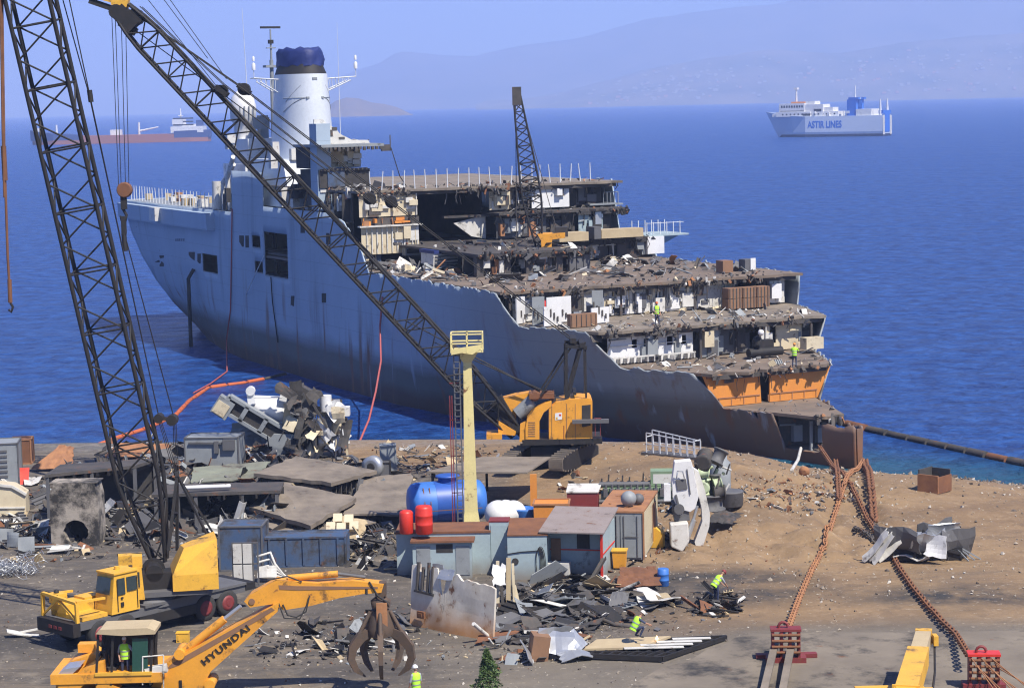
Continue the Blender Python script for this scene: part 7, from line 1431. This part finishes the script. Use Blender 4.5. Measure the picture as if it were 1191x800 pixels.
m = MB(); m.bb(-30, -20, -7.5, 7.5, zs_, zs_+4); part(m, 'aft_house', 'white', FE); m = MB(); m.bb(-hL-.3, -hL-.02, -4.3, 4.3, 2.5, zs_+1); part(m, 'stern_ramp', 'ferryblue', FE)
for s_ in (-1, 1): m = MB(); m.bb(-hL-.35, -hL-.02, s_*6.6-1.5, s_*6.6+1.5, 1, zs_-.3); part(m, 'stern_post', 'dwhite', FE); m = MB(); m.tube((-hL+2, s_*6.5, zs_), (-hL+2, s_*6.5, zs_+10), 1.0, .4); part(m, 'stern_mast', 'white', FE)
m = MB(); m.bb(-hL-.1, -hL+3, -7, 7, zs_+1, zs_+3); part(m, 'stern_gantry', 'ferryblue', FE)
tm = text_mb('ASTIR LINES', (11.5, 8.36, 5.6), (-11.0, 8.36, 5.6), (0, 0, 1), 4.4, .05); part(tm, 'lettering', 'ferryblue', FE)
# tanker
p = GZ(142, 166.5, 0); TK = thing('tanker', 'long blue and red tanker with white bridge, on the horizon at left', 'tanker', (p.x, p.y, 0), R(180)); k = sc(p); TL = 204*k; h2 = TL/2; M['tkblue'] = mat('tanker_blue', (.04, .07, .2), .6); M['tkred'] = mat('tanker_red', (.33, .14, .1), .8, c2=(.24, .11, .09))
def tsec(x, b, z0, z1): return [(x, b, z1), (x, b, z0), (x, -b, z0), (x, -b, z1), (x, b, z1)]
hz1 = 10.5*k; hz0 = 4.8*k
m = loft([tsec(-h2, 9, -1, hz0), tsec(-h2*.8, 12, -1, hz0), tsec(h2*.75, 12, -1, hz0), tsec(h2*.92, 6, -1, hz0), tsec(h2*1.02, .3, -1, hz0)]); part(m, 'lower_hull', 'tkred', TK)
m = loft([tsec(-h2*1.01, 9, hz0, hz1+2), tsec(-h2*.62, 12, hz0, hz1+1.5)]); part(m, 'after_hull', 'tkblue', TK); m = loft([tsec(-h2*.62, 12, hz0, hz1-.8), tsec(h2*.7, 12, hz0, hz1-.8)]); part(m, 'mid_hull', 'tkred', TK)
m = loft([tsec(h2*.45, 12.05, hz0, hz1), tsec(h2*.75, 12.05, hz0, hz1+1.5), tsec(h2*.92, 6.5, hz0, hz1+3), tsec(h2*1.04, .5, hz0, hz1+4.5)]); part(m, 'fore_hull', 'tkblue', TK)
m = MB(); m.bb(-h2*.95, -h2*.58, -10, 10, hz1, hz1+5); m.bb(-h2*.86, -h2*.6, -9, 9, hz1+5, hz1+12*k*.8); m.bb(-h2*.72, -h2*.6, -10, 10, hz1+12*k*.8, hz1+17*k*.9); m.mi = 1
for q in range(3): m.bb(-h2*.84, -h2*.61, 9, 9.05, hz1+5.8+q*2.6, hz1+6.8+q*2.6)
part(m, 'bridge_house', ['white', 'dark'], TK); m = MB(); m.tube((-h2*.68, 0, hz1+12), (-h2*.68, 0, hz1+28*k), .8, .4); m.bb(-h2*.7, -h2*.66, -4, 4, hz1+19*k, hz1+20*k); part(m, 'mast', 'white', TK); m = MB(); m.bb(-h2*.93, -h2*.86, -4, 4, hz1+5, hz1+14*k); part(m, 'funnel', 'tkblue', TK)
for x, z_ in ((.18, 13), (.74, 12)): m = MB(); m.tube((h2*x-h2*.0 if x > .5 else -h2*.2, 0, hz1-1), (h2*x if x > .5 else -h2*.2, 0, hz1+z_*k), 1.0, .8); part(m, 'deck_post', 'white', TK)
m = MB(); m.tube((-h2*.2, 0, hz1+2), (-h2*.42, 0, hz1+7*k), .9, .5); part(m, 'derrick', 'white', TK); m = MB(); m.bb(h2*.0, h2*.12, -4, 4, hz1-1, hz1+3.5); m.tube((h2*.06, 0, hz1+3), (h2*.06, 0, hz1+9*k), .4); part(m, 'pump_house', 'white', TK); m = MB(); m.bb(h2*.9, h2*1.0, -3, 3, hz1+3, hz1+6); part(m, 'windlass', 'white', TK)
# ------------------------------------------------------------------ people
def person(lab, loc, face, J, legs='jean', torso='shirt', vest='lime', helmet=None, hair='hair', scale=1.0, group=None):
    """J: joints in metres, x to the figure's left, y forward, z up.  One skinned body, clothes as children."""
    T_ = thing('person', lab, 'person', loc, face, group); bm = bmesh.new(); sk = bm.verts.layers.skin.verify(); vv = {}
    def vx(n, co, r_): v = bm.verts.new(Vector(co)*scale); v[sk].radius = (r_*scale, r_*scale*(.8 if n in ('chest', 'belly', 'pelvis') else 1)); vv[n] = v; return v
    Vc = {k_: Vector(v_) for k_, v_ in J.items()}
    vx('pelvis', Vc['pelvis'], .135); vx('belly', Vc['pelvis'].lerp(Vc['chest'], .5), .125); vx('chest', Vc['chest'], .15); vx('neck', Vc['chest'].lerp(Vc['head'], .52), .062); vx('skull', Vc['head'], .06)
    for a, b in (('pelvis', 'belly'), ('belly', 'chest'), ('chest', 'neck'), ('neck', 'skull')): bm.edges.new((vv[a], vv[b]))
    for s_ in ('l', 'r'):
        vx(s_+'sh', Vc[s_+'sh'], .068); vx(s_+'el', Vc[s_+'el'], .045); vx(s_+'wr', Vc[s_+'wr'], .03); hd = (Vc[s_+'wr']-Vc[s_+'el']).normalized(); vx(s_+'palm', Vc[s_+'wr']+hd*.075, .03)
        sd_ = hd.cross(Vector((0, 1, 0))); sd_ = sd_.normalized() if sd_.length > .1 else Vector((1, 0, 0)); cu = hd.cross(sd_).normalized()*(1 if s_ == 'l' else -1)
        prev = None
        for i_, (o_, l_) in enumerate(((-.027, .068), (-.009, .08), (.009, .075), (.027, .058))):
            b_ = Vc[s_+'wr']+hd*.095+sd_*o_; vx(s_+f'f{i_}a', b_+hd*l_*.5+cu*.008, .009); vx(s_+f'f{i_}b', b_+hd*l_*.9+cu*.03, .008); bm.edges.new((vv[s_+'palm'], vv[s_+f'f{i_}a'])); bm.edges.new((vv[s_+f'f{i_}a'], vv[s_+f'f{i_}b']))
        vx(s_+'ta', Vc[s_+'wr']+hd*.045+sd_*-.04, .011); vx(s_+'tb', Vc[s_+'wr']+hd*.085+sd_*-.052+cu*.02, .009); bm.edges.new((vv[s_+'wr'], vv[s_+'ta'])); bm.edges.new((vv[s_+'ta'], vv[s_+'tb']))
        vx(s_+'hip', Vc[s_+'hip'], .09); vx(s_+'kn', Vc[s_+'kn'], .062); vx(s_+'an', Vc[s_+'an'], .045); vx(s_+'toe', Vc[s_+'toe'], .038)
        for a, b in (('chest', s_+'sh'), (s_+'sh', s_+'el'), (s_+'el', s_+'wr'), (s_+'wr', s_+'palm'), ('pelvis', s_+'hip'), (s_+'hip', s_+'kn'), (s_+'kn', s_+'an'), (s_+'an', s_+'toe')): bm.edges.new((vv[a], vv[b]))
    for v in bm.verts: v[sk].use_root = v is vv['pelvis']
    seg = [(a, b) for a, b in (('chest', 'neck'),)]
    me = bpy.data.meshes.new('body_tmp'); bm.to_mesh(me); bm.free(); o = bpy.data.objects.new('body_tmp', me); COL.objects.link(o); o.modifiers.new('s', 'SKIN').use_smooth_shade = True; sb = o.modifiers.new('u', 'SUBSURF'); sb.levels = sb.render_levels = 1
    ev = o.evaluated_get(bpy.context.evaluated_depsgraph_get()); m2 = bpy.data.meshes.new_from_object(ev); bpy.data.objects.remove(o)
    b = MB(); b.v = [v.co.copy() for v in m2.vertices]
    bones = [('pelvis', 'chest', 1), ('chest', 'lsh', 1), ('chest', 'rsh', 1), ('lsh', 'lel', 1), ('rsh', 'rel', 1), ('lel', 'lwr', 0), ('rel', 'rwr', 0), ('lhip', 'lkn', 2), ('rhip', 'rkn', 2), ('lkn', 'lan', 2), ('rkn', 'ran', 2), ('lan', 'ltoe', 3), ('ran', 'rtoe', 3), ('chest', 'head', 0), ('pelvis', 'lhip', 2), ('pelvis', 'rhip', 2)]
    def near(q):
        bd, bi = 9, 0
        for a, c_, i_ in bones:
            A, B = Vc[a]*scale, Vc[c_]*scale; t = max(0, min(1, (q-A).dot(B-A)/max(1e-6, (B-A).length_squared))); 
            if (a, c_) == ('chest', 'head') and t < .42: continue
            d_ = (q-A.lerp(B, t)).length
            if d_ < bd: bd, bi = d_, i_
        for s_ in ('l', 'r'):
            if (q-Vc[s_+'wr']*scale).length < .2*scale and (q-Vc[s_+'el']*scale).length > (Vc[s_+'wr']-Vc[s_+'el']).length*scale*.8: bi = 0
        return bi
    for pl in m2.polygons: b.f.append(list(pl.vertices)); b.m.append(near(pl.center)); b.sm.append(True)
    # head with face on the same mesh
    hd = (Vc['head']-Vc['chest']).normalized(); c = (Vc['head']+hd*.06)*scale; fw = Vector((0, 1, 0)); fw = (fw-hd*fw.dot(hd)).normalized(); sx = fw.cross(hd); n1, n2 = 14, 10; vs_ = []
    for j in range(n2+1):
        ph = math.pi*j/n2
        for i in range(n1):
            t = 2*math.pi*i/n1; x, y, z = math.sin(ph)*math.cos(t)*.078, math.sin(ph)*math.sin(t)*.098, math.cos(ph)*.118
            if y > 0: y *= .92+.08*math.cos(t*2); x *= (1-.22*max(0, -z/.118))
            if abs(math.cos(t)) < .3 and y > .05 and -.045 < z < .03: y += .022*(1-abs(z+.012)/.05)
            if y > .06 and .0 < z < .05 and .25 < abs(math.cos(t)) < .8: y -= .01
            vs_.append(c+(sx*x+fw*y+hd*z)*scale)
    b.mi = 0; b.add(vs_, [(j*n1+i, (j+1)*n1+i, (j+1)*n1+(i+1) % n1, j*n1+(i+1) % n1) for j in range(n2) for i in range(n1)], True)
    for s_ in (-1, 1): b.ball(c+(sx*s_*.079-fw*.005)*scale, .026*scale, .5, 1, 1.3, 6, 5)
    b.mi = 4
    for s_ in (-1, 1): b.ball(c+(sx*s_*.03+fw*.083+hd*.012)*scale, .011*scale, n=6, m=4)
    b.box(c+(fw*.086-hd*.06)*scale, (.045*scale, .012*scale, .01*scale))
    part(b, 'body', ['skin', torso, legs, 'rubber', 'hair'], T_)
    if helmet:
        m = MB(); rot = Matrix((sx, fw, hd)).transposed(); prof = [(.0, .118), (.02, .112), (.06, .105), (.1, .08), (.125, .04), (.13, .008)]; n = 14; vs_ = []
        for h_, r_ in prof:
            for i in range(n): t = 2*math.pi*i/n; vs_.append(c+(rot @ Vector((math.cos(t)*r_, math.sin(t)*r_*1.15+(.03 if h_ == 0 and math.sin(t) > .5 else 0), h_+.028)))*scale)
        m.add(vs_, [(j*n+i, j*n+(i+1) % n, (j+1)*n+(i+1) % n, (j+1)*n+i) for j in range(len(prof)-1) for i in range(n)], True); m.add(vs_[-n:], [tuple(range(n))]); part(m, 'hard_hat', helmet, T_)
    else:
        m = MB(); n = 14; vs_ = []
        for h_, r_ in ((-.03, .09), (.03, .1), (.08, .09), (.115, .05), (.125, .01)):
            for i in range(n): t = 2*math.pi*i/n; vs_.append(c+(sx*math.cos(t)*r_*.9+fw*(math.sin(t)*r_*1.08-.018)+hd*(h_+(.05 if math.sin(t) > .3 and h_ < 0 else 0)))*scale)
        m.add(vs_, [(j*n+i, j*n+(i+1) % n, (j+1)*n+(i+1) % n, (j+1)*n+i) for j in range(4) for i in range(n)], True); m.add(vs_[-n:], [tuple(range(n))]); part(m, 'hair', hair, T_)
    if vest:
        m = MB(); up = (Vc['chest']-Vc['pelvis']).normalized(); fx = Vector((1, 0, 0)); fy = up.cross(fx).normalized()*-1; fx = fy.cross(up); n = 16; vs_ = []; L_ = (Vc['chest']-Vc['pelvis']).length
        for h_, rx, ry in ((-.08, .19, .165), (.1, .185, .16), (L_*.6, .2, .165), (L_+.02, .205, .16), (L_+.1, .16, .12), (L_+.135, .085, .08)):
            for i in range(n): t = 2*math.pi*i/n; vs_.append((Vc['pelvis']+up*h_+fx*math.cos(t)*rx+fy*math.sin(t)*ry)*scale)
        m.add(vs_, [(j*n+i, j*n+(i+1) % n, (j+1)*n+(i+1) % n, (j+1)*n+i) for j in range(5) for i in range(n)], True)
        m.mi = 1
        for h_ in (.04, L_*.55):
            vs_ = []
            for hh in (h_, h_+.05):
                for i in range(n): t = 2*math.pi*i/n; vs_.append((Vc['pelvis']+up*hh+fx*math.cos(t)*.206+fy*math.sin(t)*.172)*scale)
            m.add(vs_, [(i, (i+1) % n, n+(i+1) % n, n+i) for i in range(n)], True)
        part(m, 'safety_vest', [vest, 'silver'], T_)
    return T_
def stand(**k):
    J = dict(pelvis=(0, 0, .95), chest=(0, .01, 1.36), head=(0, .03, 1.6), lsh=(.19, 0, 1.4), rsh=(-.19, 0, 1.4), lel=(.25, .02, 1.12), rel=(-.25, .02, 1.12), lwr=(.26, .12, .88), rwr=(-.26, .12, .88), lhip=(.1, 0, .9), rhip=(-.1, 0, .9), lkn=(.12, .03, .5), rkn=(-.12, .03, .5), lan=(.13, -.02, .07), ran=(-.13, -.02, .07), ltoe=(.15, .16, .03), rtoe=(-.15, .16, .03)); J.update(k); return J
FACE = math.pi                                   # turned towards the viewer
person('worker in a lime vest and pale hair standing in the open cab of the excavator', E(151, 783)+Vector((0, -.9, 0)), FACE-.1, stand(rel=(-.36, .12, 1.22), rwr=(-.56, .16, 1.25), lel=(.27, -.02, 1.1), lwr=(.2, .12, .92)), legs='jean', torso='shirt', hair='dwhite')
person('worker in a white helmet and lime vest at the bottom edge of the picture', Vector((V(484, 800, 83.8).x, 83.8, 2.0)), .6, stand(), helmet='white')
p = Q(740, 741, 2.62); person('crouching worker in a lime vest cutting the cream deck panel', p, -R(75), dict(pelvis=(0, -.12, .42), chest=(0, .08, .8), head=(0, .26, 1.0), lsh=(.18, .1, .84), rsh=(-.18, .1, .84), lel=(.2, .36, .66), rel=(-.2, .36, .66), lwr=(.1, .6, .55), rwr=(-.1, .6, .5), lhip=(.1, -.1, .38), rhip=(-.1, -.1, .38), lkn=(.17, .32, .5), rkn=(-.17, .3, .42), lan=(.14, .12, .07), ran=(-.14, .0, .07), ltoe=(.17, .3, .03), rtoe=(-.17, .18, .03)), torso='dshirt', helmet='dwhite')
p = G(833, 702); person('worker in a lime vest bending behind the burnt lump of scrap', p, -R(60), stand(pelvis=(0, -.1, .93), chest=(0, .2, 1.24), head=(0, .4, 1.42), lsh=(.18, .2, 1.28), rsh=(-.18, .2, 1.28), lel=(.22, .36, 1.02), rel=(-.22, .36, 1.02), lwr=(.15, .52, .84), rwr=(-.15, .52, .84)), helmet='maroon', torso='shirt')
p = GZ(764, 378, 8.76); person('worker in an orange helmet on the upper cut deck of the ship', p, R(200), stand(lel=(.26, .1, 1.14), lwr=(.2, .3, 1.0), rkn=(-.12, .12, .5), ran=(-.13, .16, .07), rtoe=(-.14, .34, .03)), helmet='oboom', torso='dshirt')
p = GZ(924, 427, 6.06); person('worker with back turned standing above the orange bulkhead of the ship', p, R(-20), stand(lel=(.3, .16, 1.2), lwr=(.24, .36, 1.1), rel=(-.3, .16, 1.2), rwr=(-.24, .36, 1.1)), helmet='orange', torso='lime')
M['flame'] = bpy.data.materials.new('torch_flame'); M['flame'].use_nodes = True; b_ = M['flame'].node_tree.nodes['Principled BSDF']; b_.inputs['Emission Color'].default_value = (1, .5, .12, 1); b_.inputs['Emission Strength'].default_value = 6
q = Q(764, 744, 2.4); m = MB(); m.lathe(q, [(0, .02), (.06, .07), (.2, .01)], 8); solo(m, 'cutting_flame', 'flame', 'small orange flame of the cutting torch beside the crouching worker', 'flame', base=q)
# ------------------------------------------------------------------ scrap, rubble and pebbles nobody could count
def at_px(x0, x1, y0, y1, ex=1): return lambda g_: G(g_.uniform(x0, x1), g_.uniform(y0, y1))
def poly_px(pts):
    xs = [q[0] for q in pts]; ys = [q[1] for q in pts]
    def ins(x, y):
        c = False; j = len(pts)-1
        for i in range(len(pts)):
            if (pts[i][1] > y) != (pts[j][1] > y) and x < (pts[j][0]-pts[i][0])*(y-pts[i][1])/(pts[j][1]-pts[i][1])+pts[i][0]: c = not c
            j = i
        return c
    def f(g_):
        while True:
            x, y = g_.uniform(min(xs), max(xs)), g_.uniform(min(ys), max(ys))
            if ins(x, y): return G(x, y)
    return f
m = MB(); SM = ['soot', 'dgrey', 'black_steel', 'dwhite', 'rust', 'wood', 'grey']
scrap(m, poly_px([(585, 690), (640, 668), (700, 680), (730, 690), (715, 725), (640, 748), (570, 750), (560, 735)]), 420, .2, 1.7, 7, 81, [6, 5, 4, .8, .8, .8, 1.2], .3, .28)
scrap(m, poly_px([(560, 745), (690, 735), (680, 768), (590, 772)]), 110, .15, .9, 7, 82, [4, 3, 3, 2, .6, 1, 2], .4)
solo(m, 'scrap_heap', SM, 'low black heap of burnt plates and beams right of the pale bulkhead', 'scrap', kind='stuff')
m = MB(); scrap(m, poly_px([(800, 712), (835, 690), (865, 690), (862, 708), (830, 722)]), 70, .3, 1.3, 7, 83, [5, 1, 6, .2, .5, .1, .1], .6); solo(m, 'burnt_lump', SM, 'burnt black lump of wreckage in front of the bending worker', 'scrap', kind='stuff')
m = MB(); scrap(m, poly_px([(285, 740), (470, 705), (480, 750), (400, 768), (290, 762)]), 190, .12, 1.1, 7, 84, [3, 3, 4, 2, 1.2, 1, 2], .35)
scrap(m, at_px(395, 432, 735, 760), 30, .3, 1.5, 7, 85, [2, 2, 3, 2, 1, 1, 2]); solo(m, 'scrap_litter', SM, 'litter of torn scrap on the ground behind the grapple', 'scrap', kind='stuff')
m = MB()
scrap(m, poly_px([(200, 540), (300, 520), (460, 540), (475, 600), (430, 640), (300, 640), (220, 610)]), 420, .2, 1.6, 7, 86, [5, 4, 3, 1.6, 1, 1, 2], .5)
scrap(m, poly_px([(50, 555), (210, 540), (330, 560), (330, 612), (120, 640), (60, 640)]), 300, .2, 1.3, 7, 87, [5, 4, 4, 1.6, 1.6, 1, 1.6], .5)
scrap(m, poly_px([(0, 600), (60, 600), (120, 650), (20, 655), (0, 650)]), 90, .15, .9, 7, 88, [2, 3, 2, 2, 1.4, 2, 2], .5)
scrap(m, poly_px([(130, 515), (250, 520), (220, 545), (110, 545)]), 130, .2, 1.3, 7, 89, [4, 3, 3, 2, 2, 1, 2], .5)
scrap(m, poly_px([(440, 520), (560, 520), (600, 545), (470, 560)]), 170, .15, .9, 7, 90, [3, 2, 2, 3, 1.5, 2, 3], .4)
scrap(m, poly_px([(395, 600), (470, 600), (475, 670), (400, 660)]), 130, .2, 1.0, 7, 91, [4, 3, 3, 1.5, 1.2, 1.4, 1.4], .5)
scrap(m, poly_px([(45, 560), (200, 548), (330, 565), (420, 600), (330, 618), (230, 615), (120, 632), (50, 620)]), 150, .8, 2.6, 7, 97, [7, 4, 6, .7, 1.2, .4, 1], .5, .25)
scrap(m, poly_px([(0, 560), (60, 560), (60, 640), (0, 640)]), 60, .4, 1.6, 7, 98, [4, 2, 3, 1, 2, 1.4, 1], .5, .3)
scrap(m, poly_px([(205, 540), (320, 520), (440, 545), (400, 560)]), 110, .4, 1.8, 7, 99, [6, 4, 4, 1, 1.2, .4, 1.4], .5, .25)
scrap(m, poly_px([(100, 575), (330, 570), (335, 622), (250, 630), (130, 630)]), 60, .8, 2.0, 7, 104, [6, 4, 3, 1.4, 1.6, .6, 2], 1.1, .6)
scrap(m, poly_px([(60, 548), (200, 538), (330, 556), (300, 572), (150, 560)]), 70, .5, 1.6, 7, 105, [5, 4, 4, 1.4, 1.8, .8, 2], .9, .4)
def pile(px, py, r_, h_):
    c = G(px, py)
    def f(g_):
        a = g_.uniform(0, 6.28); d_ = g_.random()**.6; x, y = c.x+math.cos(a)*d_*r_*1.5, c.y+math.sin(a)*d_*r_; return (x, y, terrain(x, y)+h_*(1-d_)*g_.random()**.5)
    return f
for k_, (px, py, r_, h_, n_) in enumerate(((140, 612, 2.2, 1.5, 110), (255, 602, 2.2, 1.6, 110), (318, 612, 1.6, 1.3, 70), (432, 640, 1.6, 1.2, 80), (28, 622, 1.8, 1.2, 80), (180, 552, 2.4, 1.8, 110), (300, 540, 2.2, 1.4, 90), (225, 548, 1.8, 1.6, 80), (440, 575, 1.3, 1.0, 50))):
    scrap(m, pile(px, py, r_, h_), n_, .25, 1.3, 7, 120+k_, [5, 4, 3, 1.3, 2, 1.2, 1.6], .7, .35)
solo(m, 'yard_scrap', SM, 'jumble of cut ship scrap between the slabs and shelters at the left of the yard', 'scrap', kind='stuff')
m = MB()
scrap(m, poly_px([(690, 600), (790, 585), (790, 640), (700, 690), (690, 660)]), 170, .1, .7, 7, 92, [3, 2, 3, 1.4, 2.5, 2, 1], .5)
scrap(m, poly_px([(650, 545), (790, 590), (760, 600), (650, 575)]), 80, .2, .9, 7, 93, [3, 2, 3, .6, 2.5, 1, 1], .5)
scrap(m, poly_px([(860, 555), (960, 560), (960, 600), (870, 590)]), 120, .12, .5, 7, 94, [3, 1.5, 1, .6, 4, 1, .6], .5, .3)
scrap(m, poly_px([(690, 690), (850, 690), (850, 735), (720, 735)]), 90, .1, .6, 7, 95, [4, 2, 3, 1.5, 1, 1.5, 1], .4)
scrap(m, poly_px([(700, 695), (775, 695), (775, 710), (690, 710)]), 16, .8, 2.4, 7, 96, [1, 1, 1, 3, .5, 4, 1], .12, .6)
solo(m, 'bank_scrap', SM, 'small rusty scrap scattered along the foot of the sand bank', 'scrap', kind='stuff')
def stones(lab, name, pos, n, s0, s1, seed, mats, wts):
    m = MB(); g_ = random.Random(seed)
    base = [Vector((x, y, z)) for x, y, z in ((1, 0, 0), (-1, 0, 0), (0, 1, 0), (0, -1, 0), (0, 0, 1), (0, 0, -1))]; F_ = [(0, 2, 4), (2, 1, 4), (1, 3, 4), (3, 0, 4), (2, 0, 5), (1, 2, 5), (3, 1, 5), (0, 3, 5)]
    for _ in range(n):
        q = Vector(pos(g_)); s_ = s0*(s1/s0)**(g_.random()**2); r_ = rrot(g_, 1); m.mi = g_.choices(range(len(mats)), wts)[0]; m.add([q+Vector((0, 0, s_*.2))+r_ @ Vector((b_.x*s_*g_.uniform(.5, 1), b_.y*s_*g_.uniform(.4, .8), b_.z*s_*g_.uniform(.3, .6))) for b_ in base], F_)
    return solo(m, name, mats, lab, 'stones', kind='stuff')
M['stone'] = mat('stone', (.33, .28, .22), .95); M['stone2'] = mat('pale_stone', (.5, .46, .4), .95); M['stone3'] = mat('dark_stone', (.12, .1, .085), .95)
def shore_pos(g_): x = g_.uniform(22, 62); y = shoreY(x)-abs(g_.gauss(0, 3.0))-.5; return (x, y, terrain(x, y))
m = MB()
scrap(m, poly_px([(40, 560), (330, 550), (470, 560), (475, 660), (300, 640), (120, 650), (40, 650)]), 700, .05, .4, 7, 101, [3, 2, 2, 2, 3, 2.5, 1.5], .6, .35)
scrap(m, poly_px([(480, 700), (720, 680), (730, 735), (680, 770), (300, 775), (290, 735)]), 700, .04, .35, 7, 102, [4, 3, 3, 1.6, 2.5, 2, 2], .6, .35)
scrap(m, poly_px([(420, 515), (620, 520), (640, 545), (450, 560)]), 240, .05, .35, 7, 103, [3, 2, 2, 2, 3, 2, 2], .6, .35)
solo(m, 'small_scrap', SM, 'fine rusty bits of scrap strewn between the larger wreckage', 'scrap', kind='stuff')
stones('pebbles and dark stones along the waterline at the right', 'shore_pebbles', shore_pos, 3200, .06, .38, 5, ['stone', 'stone2', 'stone3'], [3, 1.4, 4])
def bank_pos(g_): x = g_.uniform(5, 40); y = g_.uniform(100, 146); return (x, y, terrain(x, y))
stones('stones and clods strewn over the sand', 'sand_stones', bank_pos, 2600, .03, .22, 6, ['stone', 'stone2', 'stone3'], [4, 2, 2])
def yard_pos(g_): x = g_.uniform(-34, 16); y = g_.uniform(86, 122); return (x, y, terrain(x, y))
stones('small rubble and chips strewn over the oily yard', 'yard_rubble', yard_pos, 2600, .03, .16, 7, ['stone', 'stone2', 'stone3', 'rust'], [2, 2, 4, 1])
def bow_pos(g_): q = G(g_.uniform(930, 1000), g_.uniform(548, 585)); return q
stones('rocks piled under the bow where the chains cross', 'bow_rocks', bow_pos, 200, .08, .35, 8, ['stone', 'stone2', 'stone3', 'rust'], [2, 2, 3, 1.5])
def bank2(g_): q = G(g_.uniform(855, 960), g_.uniform(545, 590)); return q
stones('pale rubble along the top of the sand bank', 'bank_rubble', bank2, 420, .05, .22, 9, ['stone', 'stone2', 'stone3', 'lrust'], [4, 1, 3, 2.5])
